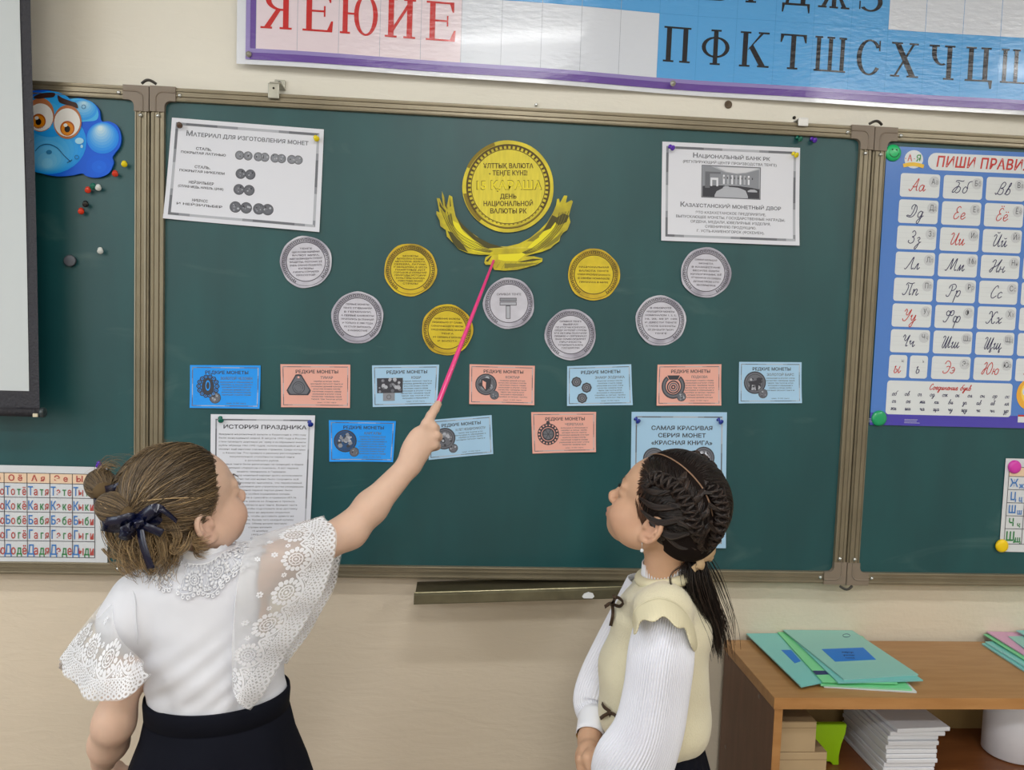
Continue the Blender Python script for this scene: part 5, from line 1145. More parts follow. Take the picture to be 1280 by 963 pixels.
# ------------------------------------------------------------------ sad cloud picture on the left leaf
def cloud():
    k = 5.565
    def z(P): return [(x/k, y/k+80) for x, y in P]
    y = YS-.006
    s = Sheet('cloud_picture', [(0, 100), (160, 100), (160, 225), (0, 225)], y=y, thick=.004)
    out = [(-60, 420), (-20, 300), (60, 230), (150, 195), (230, 185), (330, 182), (400, 205), (480, 240), (560, 238), (640, 265), (690, 320), (705, 395), (760, 400), (815, 430), (842, 500), (835, 570), (800, 620), (782, 650), (790, 690), (765, 745), (720, 780), (660, 792), (600, 780), (570, 762), (500, 775), (400, 782), (300, 765), (225, 735), (100, 700), (-20, 620)]
    def L(P, sm=True):
        Q = catmull(P, 5, True) if sm else P
        return [s.loc(a, b) for a, b in z(Q)]
    G_ = lambda n, c: mat(n, c, .4, spec=.25)
    cb, cm, cl, ch1 = G_('cloud_deep_blue', '0a5fe0'), G_('cloud_mid_blue', '1c9af0'), G_('cloud_light_blue', '48b8f4'), G_('cloud_highlight', 'a5dcf6')
    s.base(cb, outline=poly2(L(out))); tag(s.obj, 'blue sad cloud picture with big orange eyes on the left leaf', 'wall picture')
    def ell(cx, cy, rx, ry, m, lay, part='cloud_puff', n=30):
        P = [(cx+rx*math.cos(a), cy+ry*math.sin(a)) for a in np.linspace(0, 2*PI, n, endpoint=False)]
        s.add(part, poly2([s.loc(a, b) for a, b in z(P)]), m, lay)
    def pol(P, m, lay, part): s.add(part, poly2(L(P)), m, lay)
    def grad(cx, cy, rx, ry, hx, hy, c_in, c_out, n=7, lay=1):
        """printed radial blend: nested ellipses moving towards the pale centre"""
        a, b = np.array([int(c_in[i:i+2], 16) for i in (0, 2, 4)]), np.array([int(c_out[i:i+2], 16) for i in (0, 2, 4)])
        for i in range(n):
            t = i/(n-1); c = (b*(1-t)+a*t).astype(int); m = G_('cloud_blend_%02x%02x%02x' % tuple(c), '%02x%02x%02x' % tuple(c)); f = 1-t*.85
            ell(cx+(hx-cx)*t, cy+(hy-cy)*t, rx*f, ry*f, m, lay+i*.6)
    pol([(480, 250), (570, 243), (650, 275), (685, 340), (670, 390), (600, 400), (520, 400), (470, 330)], cl, .5, 'cloud_puff')
    grad(690, 770-60, 90, 75, 690, 720, '1a72f0', '0a62e4', 3, .4)
    grad(575, 320, 100, 72, 585, 275, 'b8e0f4', '2c9cf0', 7, 1)
    grad(340, 545, 262, 222, 330, 690, '7fcdf8', '149af6', 9, 1)
    grad(350, 350, 185, 160, 330, 330, '4cbcf8', '1e9ff6', 4, 6)
    grad(715, 515, 112, 110, 700, 450, 'd0e8f2', '1a8cf2', 9, 1)
    br = G_('cloud_brow_brown', '3c2420'); tn = G_('cloud_eyelid_tan', 'b8744a'); ew = G_('cloud_eye_white', 'ececea'); io = G_('cloud_iris_orange', 'e08a12'); io2 = G_('cloud_iris_amber', 'b3560e'); bk = G_('cloud_pupil', '161010'); ln = G_('cloud_line', '1f5f96')
    ell(285, 355, 96, 118, tn, 9, 'eye'); ell(472, 405, 98, 118, tn, 9, 'eye')
    ell(285, 372, 88, 96, ew, 10, 'eye'); ell(470, 408, 90, 98, ew, 10, 'eye')
    for (x, y_) in ((272, 400), (472, 450)):
        ell(x, y_, 50, 52, io2, 11, 'eye'); ell(x, y_+4, 42, 44, io, 12, 'eye'); ell(x, y_+5, 20, 23, bk, 13, 'eye'); ell(x-12, y_-22, 14, 12, ew, 14, 'eye')
    pol([(235, 235), (270, 212), (330, 202), (385, 205), (375, 232), (320, 238), (270, 245)], br, 11, 'eyebrow'); pol([(405, 220), (440, 240), (500, 262), (535, 275), (545, 310), (500, 295), (440, 280), (412, 262)], br, 11, 'eyebrow')
    s.add('mouth', stroke2([s.loc(a, b) for a, b in z(catmull([(248, 608), (285, 572), (340, 560), (400, 585), (450, 640), (495, 682)], 6))], .0016), ln, 11)
    s.add('mouth', stroke2([s.loc(a, b) for a, b in z([(470, 690), (505, 668)])], .0016), ln, 11)
    ell(345, 615, 20, 15, G_('cloud_screw_blue', '2f7fb4'), 11, 'mouth'); ell(555, 537, 30, 22, ch1, 11, 'teardrop'); ell(572, 575, 9, 12, ch1, 11, 'teardrop')
    for (x, y_) in ((585, 300), (537, 650)): s.add('fixing_mark', ring2(*s.loc(*z([(x, y_)])[0]), .0032, .0042, 16), ln, 12)
    for i in range(11): s.add('eye', stroke2([s.loc(a, b) for a, b in z([(235+i*12, 440-i*1.0), (225+i*12, 466-i*2)])], .0008), PW, 12)
    s.flush()
cloud()

# ------------------------------------------------------------------ low cabinet and what is on it
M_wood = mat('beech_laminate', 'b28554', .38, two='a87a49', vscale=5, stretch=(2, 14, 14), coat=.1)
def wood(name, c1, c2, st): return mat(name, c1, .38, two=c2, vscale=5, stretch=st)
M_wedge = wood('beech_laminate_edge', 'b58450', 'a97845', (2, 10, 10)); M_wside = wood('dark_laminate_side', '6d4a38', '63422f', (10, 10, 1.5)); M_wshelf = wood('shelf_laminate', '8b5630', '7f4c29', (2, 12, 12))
kz = at(905, 800, YW-.02).z
KL = at(905, 800, YW-.02).x
fr = atz(963, 872.5, kz); KY = fr.y; KX = (fr.x*1+KL*0)
cab = empty('low_cabinet', ((KX+1.3), YW-.02, 0)); tag(cab, 'low open beech cabinet standing against the wall at the right', 'cabinet')
TT = .022; KR = KX+1.15
def top_quad():
    bm = bmesh.new()
    P = [(KL, YW-.02), (KX, KY), (KR, KY), (KR, YW-.02)]
    a = [bm.verts.new((x, y, kz)) for x, y in P]; b = [bm.verts.new((x, y, kz-TT)) for x, y in P]
    bm.faces.new(a); bm.faces.new(b[::-1])
    for i in range(4): bm.faces.new((a[i], b[i], b[(i+1) % 4], a[(i+1) % 4]))
    bmesh.ops.bevel(bm, geom=list(bm.edges), offset=.001, segments=2, affect='EDGES'); return bm
box_obj('cabinet_top', KL, KR, KY, YW-.02, kz-TT, kz, M_wood, cab, .0012)
box_obj('front_edging', KL, KR, KY-.0012, KY+.001, kz-TT, kz-.0004, M_wedge, cab)
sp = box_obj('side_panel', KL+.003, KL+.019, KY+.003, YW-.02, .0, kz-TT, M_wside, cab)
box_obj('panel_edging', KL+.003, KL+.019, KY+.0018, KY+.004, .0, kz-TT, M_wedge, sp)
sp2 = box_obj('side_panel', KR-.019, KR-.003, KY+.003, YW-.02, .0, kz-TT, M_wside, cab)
box_obj('back_panel', KL+.019, KR-.019, YW-.026, YW-.0205, .05, kz-TT, mat('hardboard_back', '9a8154', .6), cab)
shz = atz(1150, 912, 0.5)  # placeholder ray
def z_at(px, py, y): return at(px, py, y).z
SHZ = z_at(1180, 912, YW-.03)
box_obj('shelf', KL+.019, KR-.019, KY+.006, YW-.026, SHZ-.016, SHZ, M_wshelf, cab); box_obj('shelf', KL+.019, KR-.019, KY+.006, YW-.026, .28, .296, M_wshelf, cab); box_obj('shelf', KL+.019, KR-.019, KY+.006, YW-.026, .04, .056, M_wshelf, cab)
for (a, b) in ((909, 819), (949, 871), (907, 934)):
    # small hardware caps on the side panel
    d = CF+CR*((a-640)/FPX)-CU*((b-481.5)/FPX); t_ = (KL+.003-CAM.x)/d.x; P = CAM+d*t_
    if KY < P.y < YW:
        bm = bmesh.new(); lathe(bm, [(0, .001), (.004, .0008), (.0045, 0)], P, (-1, 0, 0), 12); bm_obj('screw_cap', bm, mat('cap_grey_brown', '7e7068', .5), sp)
# cardboard boxes on the shelf
M_card = mat('cardboard', 'b39b78', .8, var=.06, vscale=20); M_card2 = mat('cardboard_top', '8d7657', .8)
def cardbox(l, r, t, b, name_lab, dep, zb=None):
    yb = KY+.035
    x0 = max(at(l, t, yb).x, KL+.0205); x1 = at(r, t, yb).x; z1 = z_at((l+r)/2, t, yb); z0 = zb if zb is not None else z_at((l+r)/2, b, yb)
    t_ = empty('cardboard_box', ((x0+x1)/2, yb+dep/2, z0)); tag(t_, name_lab, 'box', 'cardboard boxes in the cabinet')
    box_obj('box_body', x0, x1, yb, yb+dep, z0, z1-.001, M_card, t_, .001); box_obj('box_flap', x0, x1, yb+.001, yb+dep-.001, z1-.001, z1+.0005, M_card2, t_)
    bm = bmesh.new(); box(bm, x0+.0, x1, yb-.0006, yb, (z0+z1)/2+(z1-z0)*.3, (z0+z1)/2+(z1-z0)*.31); bm_obj('lid_seam', bm, M_card2, t_)
    return x0, x1, yb, z0, z1
b1 = cardbox(963, 1034, 941, 975, 'flat cardboard box, lower of the two stacked in the cabinet', .17, SHZ+.0008)
b2 = cardbox(966, 1021, 903, 939, 'small cardboard box on top of another in the cabinet', .15, b1[4]+.0006)
t_ = empty('black_case', ((b2[0]+b2[1])/2, b2[2]+.08, b2[4])); tag(t_, 'thin black case on top of the stacked cardboard boxes', 'case')
box_obj('case_body', b2[0]+.002, b2[0]+.075, b2[2]+.045, b2[2]+.12, b2[4]+.0008, b2[4]+.02, mat('black_plastic', '17181c', .4), t_, .003)
# lime plastic item
yb = KY+.12
lim = [(1014, 887), (1060, 887), (1058, 900), (1052, 912), (1049, 926), (1050, 938), (1042, 938), (1040, 933), (1026, 933), (1022, 925), (1021, 908), (1016, 898)]
bm = bmesh.new(); prism(bm, [((at(a, b, yb).x), min(at(a, b, yb).z, kz-TT-.001)) for a, b in lim], yb, yb+.012); bmesh.ops.bevel(bm, geom=list(bm.edges), offset=.0012, segments=2, affect='EDGES')
o = bm_obj('plastic_holder', bm, mat('lime_plastic', '93c400', .3)); tag(o, 'lime green plastic holder beside the cardboard boxes on the shelf', 'holder'); 
zmin = min(v.co.z for v in o.data.vertices); o.location.z = SHZ+.0005-zmin
# stack of notebooks
yb = KY+.06; x0, x1 = at(1108, 940, yb).x, at(1172, 940, yb).x
R = random.Random(3); zc = SHZ+.0006; top = z_at(1150, 909, yb)
nn = 12; th_ = (top-SHZ)/nn
for i in range(nn):
    dx, dy = R.uniform(-.002, .002), R.uniform(-.003, .003)
    if i >= nn-2: dx += .004+.004*(i-nn+2); dy -= .004
    rot = Matrix.Rotation(R.uniform(-.02, .02)+(.05 if i == nn-1 else 0), 3, 'Z')
    w_, d_ = x1-x0+(.008 if i >= nn-2 else 0), .17; zz = zc+i*th_
    bm = bmesh.new(); box(bm, x0+dx, x0+dx+w_, yb+dy, yb+dy+d_, zz, zz+th_*.9, .0014, rot)
    o = bm_obj('notebook', bm, mat('notebook_white', 'dcdfe6', .7)); tag(o, None, 'notebook', 'white notebooks stacked in the cabinet')
    o_n = ['second', 'third', 'fourth', 'fifth', 'sixth', 'seventh', 'eighth', 'ninth', 'tenth']
    o['label'] = {nn-1: 'topmost white notebook of the stack on the cabinet shelf, jutting out to the right', nn-2: 'white notebook just under the topmost one of the shelf stack', 0: 'lowest white notebook of the stack on the cabinet shelf'}.get(i, '%s white notebook from the bottom of the cabinet shelf stack' % o_n[min(8, max(0, i-1))])
# paper roll at the right edge
yb = KY+.11; xr0 = at(1257, 930, yb).x
bm = bmesh.new(); rr = .055; zc_ = min(z_at(1270, 888, yb), kz-TT-.006)
lathe(bm, [(0, .002), (rr*.96, .002), (rr, .004), (rr, zc_-SHZ-.002), (rr*.97, zc_-SHZ), (rr*.3, zc_-SHZ), (rr*.3, zc_-SHZ-.01), (0, zc_-SHZ-.01)], (xr0+rr, yb+rr, SHZ), (0, 0, 1), 36)
tag(bm_obj('paper_roll', bm, mat('roll_paper', 'dfe0e8', .7)), 'white paper roll standing on the shelf at the right edge', 'paper roll')
# folders
F_t = mat('folder_teal', '8fcfc6', .35, coat=.15); F_t2 = mat('folder_turquoise', '7ed0cc', .35, coat=.15); F_g = mat('folder_green', '7fe0a0', .35); F_p = mat('folder_pink', 'd9a6c8', .4); F_bl = mat('folder_label_blue', '1e7fdc', .5); F_w = mat('folder_sleeve_white', 'dfe6e4', .25, coat=.3); F_nv = mat('folder_navy', '27346a', .5)
def folder(px, z, m, lab, grp, th=.0022, tilt=None, sub=None):
    """quad given by image points at height z"""
    P = [atz(a, b, z) for a, b in px]
    cx_ = sum((p.x for p in P))/4; cy_ = sum((p.y for p in P))/4
    t = empty('folder', (cx_, cy_, z)); tag(t, lab, 'folder', grp)
    zz = tilt or [0, 0, 0, 0]
    # two thin covers with a page block between
    def slab(q, z0, z1, name, mm, par=t):
        bm = bmesh.new(); Q = [Vector((cx_+(p.x-cx_)*q, min(cy_+(p.y-cy_)*q, YW-.003), 0)) for p in P]
        a = [bm.verts.new((p.x, p.y, z+z1+d)) for p, d in zip(Q, zz)]; b = [bm.verts.new((p.x, p.y, z+z0+d)) for p, d in zip(Q, zz)]
        bm.faces.new(a); bm.faces.new(b[::-1])
        for i in range(4): bm.faces.new((a[i], b[i], b[(i+1) % 4], a[(i+1) % 4]))
        return bm_obj(name, bm, mm, par)
    slab(1, 0, th*.22, 'back_cover', m); slab(.985, th*.24, th*.76, 'pages', PW); fc = slab(1, th*.78, th, 'front_cover', m)
    if sub: sub(t, P, z+th)
    return t
def patch_quad(name, px, z, m, par, dz=.0004):
    P = [atz(a, b, z) for a, b in px]; bm = bmesh.new(); a = [bm.verts.new((p.x, p.y, z+dz)) for p in P]; b = [bm.verts.new((p.x, p.y, z+.0001)) for p in P]
    bm.faces.new(a); bm.faces.new(b[::-1])
    for i in range(4): bm.faces.new((a[i], b[i], b[(i+1) % 4], a[(i+1) % 4]))
    return bm_obj(name, bm, m, par)
g_ = 'folders piled on the cabinet top'
z = kz+.0006
folder([(990, 793), (1080, 800), (1146, 867), (1030, 860)], z, F_w, 'clear plastic sleeve lowest in the folder pile, its white edge showing', g_, .0030)
folder([(976, 790), (1078, 797), (1140, 864), (1026, 858)], z+.0032, F_g, 'green folder near the bottom of the left pile, edge showing in front', g_, .0030)
z2 = z+.0064
folder([(933, 793.5), (978, 790), (1040, 852), (1001.5, 860)], z2, F_t2, 'turquoise folder spread furthest left in the left pile, small blue label', g_, .0024, None, lambda t, P, zt: patch_quad('paper_label', [(976.5, 813), (989, 813), (1001, 827), (993.5, 829.5)], zt, F_bl, t))
folder([(968, 788), (1064, 793), (1122, 856), (1028, 854)], z2+.0026, F_g, 'light green folder in the left pile with a dark stripe', g_, .0022, None, lambda t, P, zt: patch_quad('stripe', [(1015.5, 839), (1031.5, 839), (1037, 843.5), (1020, 844)], zt, F_nv, t))
folder([(980, 789), (1064, 790), (1154, 852), (1048, 855)], z2+.0050, F_t2, 'turquoise folder directly under the top teal one', g_, .0022)
def toplab(t, P, zt):
    lb = patch_quad('paper_label', [(1027, 812), (1079, 810), (1095, 825), (1044, 827.5)], zt, F_bl, t)
    # handwriting on the label
    L = []; 
    for j, s_ in enumerate(('тетради', 'ученицы', 'класса')):
        V, F = cursive(s_, 0, 0, .0034, .0007)
        a = atz(1060+j*1.5, 816.5+j*3.6, zt); 
        VV = [(a.x+x, a.y+y*1.2, zt+.0006) for x, y in V]; L.append((VV, F))
    for VV, F in L: pyd('handwriting', VV, F, F_nv, t)
    v, f = tubes([np.array([(c_.x, c_.y, zt+.0004) for c_ in [atz(1058+4.5*math.cos(a), 795+2*math.sin(a), zt) for a in np.linspace(0, 2*PI, 16)]])], [np.full(16, .0005)], 4); npmesh('ring_stamp', v, f, F_nv, t)
folder([(976, 786.5), (1061, 786.5), (1148, 845), (1055, 851)], z2+.0074, F_t, 'teal folder on top of the left pile with a large blue label', g_, .0026, None, toplab)
g2 = 'folders at the right edge of the cabinet top'
folder([(1227, 806), (1300, 803), (1380, 850), (1292, 848)], z, F_t2, 'turquoise folder lowest of the right pile', g2, .003); folder([(1231, 804), (1310, 800), (1380, 845), (1294, 843)], z+.0034, F_t2, 'second turquoise folder from the bottom of the right pile', g2, .003)
folder([(1229, 795), (1310, 794), (1390, 838), (1290, 832)], z+.0075, F_g, 'thin yellowish green folder under the pink one', g2, .002, [.002, 0, 0, 0]); folder([(1231, 792), (1315, 791), (1390, 834), (1294, 829)], z+.0100, F_p, 'pink folder in the right pile', g2, .0026, [.004, 0, 0, 0])
folder([(1260, 797), (1330, 796), (1390, 830), (1300, 826)], z+.0150, F_t, 'teal folder lying on the pink one at the right edge', g2, .0024); folder([(1270, 789.5), (1340, 789), (1390, 815), (1312, 812)], z+.0200, F_t2, 'uppermost turquoise folder of the right pile', g2, .0024)
# ------------------------------------------------------------------ implicit-surface modeller
def axis_coords(segs):
    """segs: list of (start, end, step) -> one increasing coordinate array"""
    out = []
    for a, b, s in segs:
        n = max(1, int(round((b-a)/s))); out += list(np.linspace(a, b, n, endpoint=False))
    out.append(segs[-1][1]); return np.array(out, dtype=np.float32)
class Field:
    def __init__(s, xs, ys, zs):
        s.x, s.y, s.z = [axis_coords(q) for q in (xs, ys, zs)]
        s.D = np.full((len(s.x), len(s.y), len(s.z)), .5, np.float32)
    def sl(s, lo, hi):
        r = []
        for c, a, b in ((s.x, lo[0], hi[0]), (s.y, lo[1], hi[1]), (s.z, lo[2], hi[2])):
            i0 = max(0, int(np.searchsorted(c, a))-1); i1 = min(len(c), int(np.searchsorted(c, b))+1)
            if i1-i0 < 1: return None
            r.append(slice(i0, i1))
        return tuple(r)
    def apply(s, fn, lo, hi, k=.01, op='add'):
        pad = k+.02; q = s.sl(np.array(lo)-pad, np.array(hi)+pad)
        if q is None: return
        X = s.x[q[0]][:, None, None]; Y = s.y[q[1]][None, :, None]; Z = s.z[q[2]][None, None, :]
        d = fn(X, Y, Z).astype(np.float32); D = s.D[q]
        if op == 'add':
            if k > 0: h = np.clip(.5+.5*(D-d)/k, 0, 1); r = D*(1-h)+d*h-k*h*(1-h)
            else: r = np.minimum(D, d)
        elif op == 'sub':
            h = np.clip(.5-.5*(D+d)/k, 0, 1); r = D*(1-h)+(-d)*h+k*h*(1-h)
        elif op == 'disp': r = D+d
        elif op == 'and': r = np.maximum(D, d)
        s.D[q] = r
    def ell(s, c, r, R=None, k=.01, op='add'):
        c = np.array(c, float); r = np.array(r, float); R = np.eye(3) if R is None else R; m = r.max()
        def fn(X, Y, Z):
            x, y, z = X-c[0], Y-c[1], Z-c[2]
            a = (x*R[0, 0]+y*R[1, 0]+z*R[2, 0]); b = (x*R[0, 1]+y*R[1, 1]+z*R[2, 1]); e = (x*R[0, 2]+y*R[1, 2]+z*R[2, 2])
            k0 = np.sqrt((a/r[0])**2+(b/r[1])**2+(e/r[2])**2); k1 = np.sqrt((a/r[0]**2)**2+(b/r[1]**2)**2+(e/r[2]**2)**2)+1e-9
            return k0*(k0-1)/k1
        s.apply(fn, c-m, c+m, k, op)
    def cone(s, a, b, ra, rb, k=.01, op='add'):
        a = np.array(a, float); b = np.array(b, float); ba = b-a; L = ba@ba+1e-12
        def fn(X, Y, Z):
            x, y, z = X-a[0], Y-a[1], Z-a[2]; t = np.clip((x*ba[0]+y*ba[1]+z*ba[2])/L, 0, 1)
            return np.sqrt((x-t*ba[0])**2+(y-t*ba[1])**2+(z-t*ba[2])**2)-(ra+(rb-ra)*t)
        m = max(ra, rb); s.apply(fn, np.minimum(a, b)-m, np.maximum(a, b)+m, k, op)
    def chain(s, P, R, k=.01, op='add'):
        for i in range(len(P)-1): s.cone(P[i], P[i+1], R[i], R[i+1], k, op)
    def mesh(s):
        D = s.D; I = D < 0
        # cells that the surface crosses
        c = np.zeros(tuple(n-1 for n in D.shape), np.int8)
        for i in (0, 1):
            for j in (0, 1):
                for k in (0, 1): c += I[i:D.shape[0]-1+i, j:D.shape[1]-1+j, k:D.shape[2]-1+k]
        ci = np.argwhere((c > 0) & (c < 8)); n = len(ci)
        idx = np.full(c.shape, -1, np.int32); idx[tuple(ci.T)] = np.arange(n)
        acc = np.zeros((n, 3)); cnt = np.zeros(n); G = (s.x, s.y, s.z)
        corners = [(i, j, k) for i in (0, 1) for j in (0, 1) for k in (0, 1)]
        val = {q: D[ci[:, 0]+q[0], ci[:, 1]+q[1], ci[:, 2]+q[2]] for q in corners}
        pos = {q: np.stack([G[a][ci[:, a]+q[a]] for a in range(3)], -1) for q in corners}
        for a in range(3):
            for q in corners:
                if q[a]: continue
                q2 = list(q); q2[a] = 1; q2 = tuple(q2); va, vb = val[q], val[q2]; m = (va < 0) != (vb < 0)
                t = np.where(m, va/(va-vb+1e-12), 0)[:, None]
                acc += np.where(m[:, None], pos[q]+(pos[q2]-pos[q])*t, 0); cnt += m
        V = acc/cnt[:, None]; F = []
        for a in range(3):
            b, e = (a+1) % 3, (a+2) % 3
            sh = [slice(None)]*3; sh2 = [slice(None)]*3; sh[a] = slice(0, -1); sh2[a] = slice(1, None)
            A, B = I[tuple(sh)], I[tuple(sh2)]
            ed = np.argwhere(A != B)
            ok = (ed[:, b] > 0) & (ed[:, e] > 0) & (ed[:, b] < D.shape[b]-1) & (ed[:, e] < D.shape[e]-1); ed = ed[ok]
            fl = A[tuple(ed.T)]
            def cell(db, de):
                q = ed.copy(); q[:, b] -= db; q[:, e] -= de; return idx[tuple(q.T)]
            q = np.stack([cell(1, 1), cell(0, 1), cell(0, 0), cell(1, 0)], -1)
            q[~fl] = q[~fl][:, ::-1]; F.append(q)
        F = np.concatenate(F); F = F[(F >= 0).all(1)]
        return V, F
def smooth(V, F, it=1, lam=.5):
    n = len(V); e = np.concatenate([F[:, [i, (i+1) % F.shape[1]]] for i in range(F.shape[1])])
    deg = np.zeros(n); np.add.at(deg, e[:, 0], 1); np.add.at(deg, e[:, 1], 1)
    for _ in range(it):
        S = np.zeros_like(V); np.add.at(S, e[:, 0], V[e[:, 1]]); np.add.at(S, e[:, 1], V[e[:, 0]])
        V = V+(S/np.maximum(deg, 1)[:, None]-V)*lam
    return V
def P3(px, py, y): return np.array(at(px, py, y))
def HR(yaw, pitch, roll=0):
    cy, sy_ = math.cos(yaw), math.sin(yaw); cp, sp_ = math.cos(pitch), math.sin(pitch)
    X = np.array([cy*cp, sy_*cp, sp_]); Y = np.array([-sy_, cy, 0]); Z = np.cross(X, Y)
    c, s_ = math.cos(roll), math.sin(roll); return np.stack([X, c*Y+s_*Z, -s_*Y+c*Z], 1)
def head_prims(Fd, O, R):
    """child's head: local +X forward, +Z up"""
    T = lambda x, y, z: O+R@np.array([x, y, z])
    def E(c, r, k=.012, op='add', Rl=None): Fd.ell(T(*c), r, R if Rl is None else R@Rl, k, op)
    E((-.012, 0, .030), (.084, .070, .079), .01)
    E((.030, 0, .026), (.0545, .058, .050), .02)           # forehead
    E((.022, 0, -.027), (.056, .053, .055), .02)          # face block
    E((-.045, 0, -.012), (.050, .050, .045), .02)         # back of the skull
    for s_ in (-1, 1):
        E((.043, .031*s_, -.038), (.034, .029, .031), .016)   # cheeks
        E((.020, .038*s_, -.050), (.030, .019, .024), .016)   # jowl
        Fd.cone(T(-.006, .048*s_, -.044), T(.044, .016*s_, -.074), .013, .012, .02)
        E((.080, .032*s_, .002), (.010, .016, .009), .012, 'sub')   # socket
        E((.0665, .031*s_, -.002), (.0125, .0145, .0095), .006)      # closed-in lids over the ball
        Fd.cone(T(.080, .014*s_, .012), T(.071, .043*s_, .012), .0050, .004, .014)
        E((.0885, .0085*s_, -.0345), (.0065, .0055, .0050), .005)   # wing of the nose
        E((.0925, .0055*s_, -.0395), (.0028, .0022, .0025), .002, 'sub')
    E((.057, 0, -.075), (.020, .020, .016), .016)         # chin
    E((.062, 0, -.055), (.024, .026, .020), .014)         # muzzle
    Fd.chain([T(.076, 0, .008), T(.083, 0, -.012), T(.0915, 0, -.027)], [.0055, .0055, .0070], .012)
    E((.0935, 0, -.0290), (.0070, .0080, .0064), .006)
    Fd.chain([T(.078, -.015, -.0585), T(.0855, -.006, -.0535), T(.0865, 0, -.0550), T(.0855, .006, -.0535), T(.078, .015, -.0585)], [.0025, .0038, .0034, .0038, .0025], .004)
    Fd.chain([T(.078, -.013, -.0600), T(.0840, 0, -.0645), T(.078, .013, -.0600)], [.0025, .0046, .0025], .004)
    # ears
    for s_ in (-1, 1):
        Re = HR(0, 0)[:, :]; a = .42*s_
        Re = np.array([[math.cos(a), math.sin(a)*-1, 0], [math.sin(a), math.cos(a), 0], [0, 0, 1]]).T
        Re = Re@np.array([[math.cos(-.22), 0, math.sin(-.22)], [0, 1, 0], [-math.sin(-.22), 0, math.cos(-.22)]])
        C_ = np.array([-.014, .066*s_, -.016])
        E(tuple(C_), (.0165, .0050, .0255), .006, 'add', Re)
        Q = [C_+Re@np.array([.0165*math.cos(t)*(1.0 if t < PI else 1), .0058*s_, .025*math.sin(t)]) for t in np.linspace(-.45, PI+1.25, 14)]
        Q = [np.array([q[0], q[1], q[2]]) for q in Q]
        Fd.chain([T(*q) for q in Q], [.0026+.0012*math.sin(i/13*PI) for i in range(14)], .003)
        E(tuple(C_+Re@np.array([.002, .009*s_, .002])), (.0085, .0058, .0125), .004, 'sub', Re)
        q = [C_+Re@np.array(v) for v in ((-.003, .006*s_, .014), (-.0085, .0062*s_, .004), (-.006, .006*s_, -.009), (.002, .0055*s_, -.014))]
        Fd.chain([T(*v) for v in q], [.0018, .0022, .0024, .0024], .003)
        E(tuple(C_+Re@np.array([.0125, .004*s_, -.004])), (.0042, .0040, .0058), .004, 'add', Re)   # tragus
        E(tuple(C_+Re@np.array([.004, .003*s_, -.024])), (.0085, .0048, .0078), .005, 'add', Re)    # lobe
    return T
def skin_tint(V, T, base, R_, O_, blush=1.0):
    """true skin colouring: rosy cheeks, lips, ears, fingertips; brows are separate hair"""
    L = (V-O_)@R_; c = np.tile(np.array(lin(base)), (len(V), 1))
    def g(p, s, col, a):
        w_ = a*np.exp(-(((L-np.array(p))/np.array(s))**2).sum(1))[:, None]; c[:] = c*(1-w_)+np.array(lin(col))*w_
    for s_ in (-1, 1):
        g((.055, .040*s_, -.040), (.028, .022, .024), 'd99a86', .30*blush); g((-.014, .07*s_, -.016), (.02, .014, .028), 'd69a88', .30)
        g((.03, .045*s_, -.03), (.02, .02, .02), 'd99a86', .15*blush)
    g((.086, 0, -.0545), (.010, .017, .0042), 'b8605c', .8); g((.083, 0, -.0635), (.010, .014, .0042), 'bd6661', .8); g((.095, 0, -.034), (.010, .012, .009), 'dd9580', .35)
    return np.concatenate([c, np.ones((len(V), 1))], 1)
def skin_mat(name):
    m = mat(name, 'd9a88c', .58, vcol=True, var=.06, vscale=30, sss=.12, bump=.05, bscale=320, bdist=.001)
    return m
def face_extras(T, Rr, par, hairm, iris):
    """eyes, lashes and brows as parts of the person"""
    for s_ in (-1, 1):
        bm = bmesh.new(); c = T(.0670, .031*s_, -.0015); f_ = Rr[:, 0]
        ax = Vector(f_+Rr[:, 1]*.18*s_+Rr[:, 2]*.10).normalized(); r = .0112
        lathe(bm, [(r*math.cos(a), r*math.sin(a)) for a in np.linspace(-1.2, 1.05, 10)], c, ax, 20, 0)
        lathe(bm, [(r*math.cos(a), r*1.01*math.sin(a)) for a in np.linspace(1.03, 1.35, 4)], c, ax, 20, 1); lathe(bm, [(r*math.cos(a), r*1.02*math.sin(a)) for a in np.linspace(1.33, PI/2, 4)], c, ax, 20, 2)
        bm_obj('eye', bm, [mat('eye_white', 'ece8e2', .15, coat=1), iris, mat('eye_pupil', '0d0b0a', .1, coat=1)], par, smooth=True, recalc=True)
        paths = []; rad = []
        for i in range(26):
            u = i/25; a = (u-.5)*1.7; b = np.array([.0795-.004*abs(u-.5), .031*s_+.0135*math.sin(a), .0022+.0035*math.cos(a)])
            e = b+np.array([.0050*(.7+.3*u), (u-.5)*.004, .0030]); mm = (b+e)/2+np.array([.0007, 0, -.0011]); paths.append(np.array([T(*b), T(*mm), T(*e)])); rad.append(np.array([.00025, .0002, .00008]))
        V, F = tubes(paths, rad, 3); npmesh('eyelashes', V, F, hairm, par)
        paths = []; rad = []
        for i in range(70):
            u = rnd.random(); y_ = (.014+.034*u)*s_; z_ = .0165+.005*math.sin(u*PI*.8)+rnd.uniform(-.0018, .0018); x_ = .0845-.30*(abs(y_)-.014)**1.15-.0*u
            b = np.array([x_, y_, z_]); e = b+np.array([-.0015, .006*s_, .0012]); paths.append(np.array([T(*b), T(*e)])); rad.append(np.array([.0003, .00012]))
        V, F = tubes(paths, rad, 3); npmesh('eyebrow', V, F, hairm, par)
def hair_mat(name):
    m = mat(name, '5a4634', .38, spec=.5, vcol=True); b = m.node_tree.nodes['Principled BSDF']; b.inputs['Anisotropic'].default_value = .4
    return m
M_hbase = None
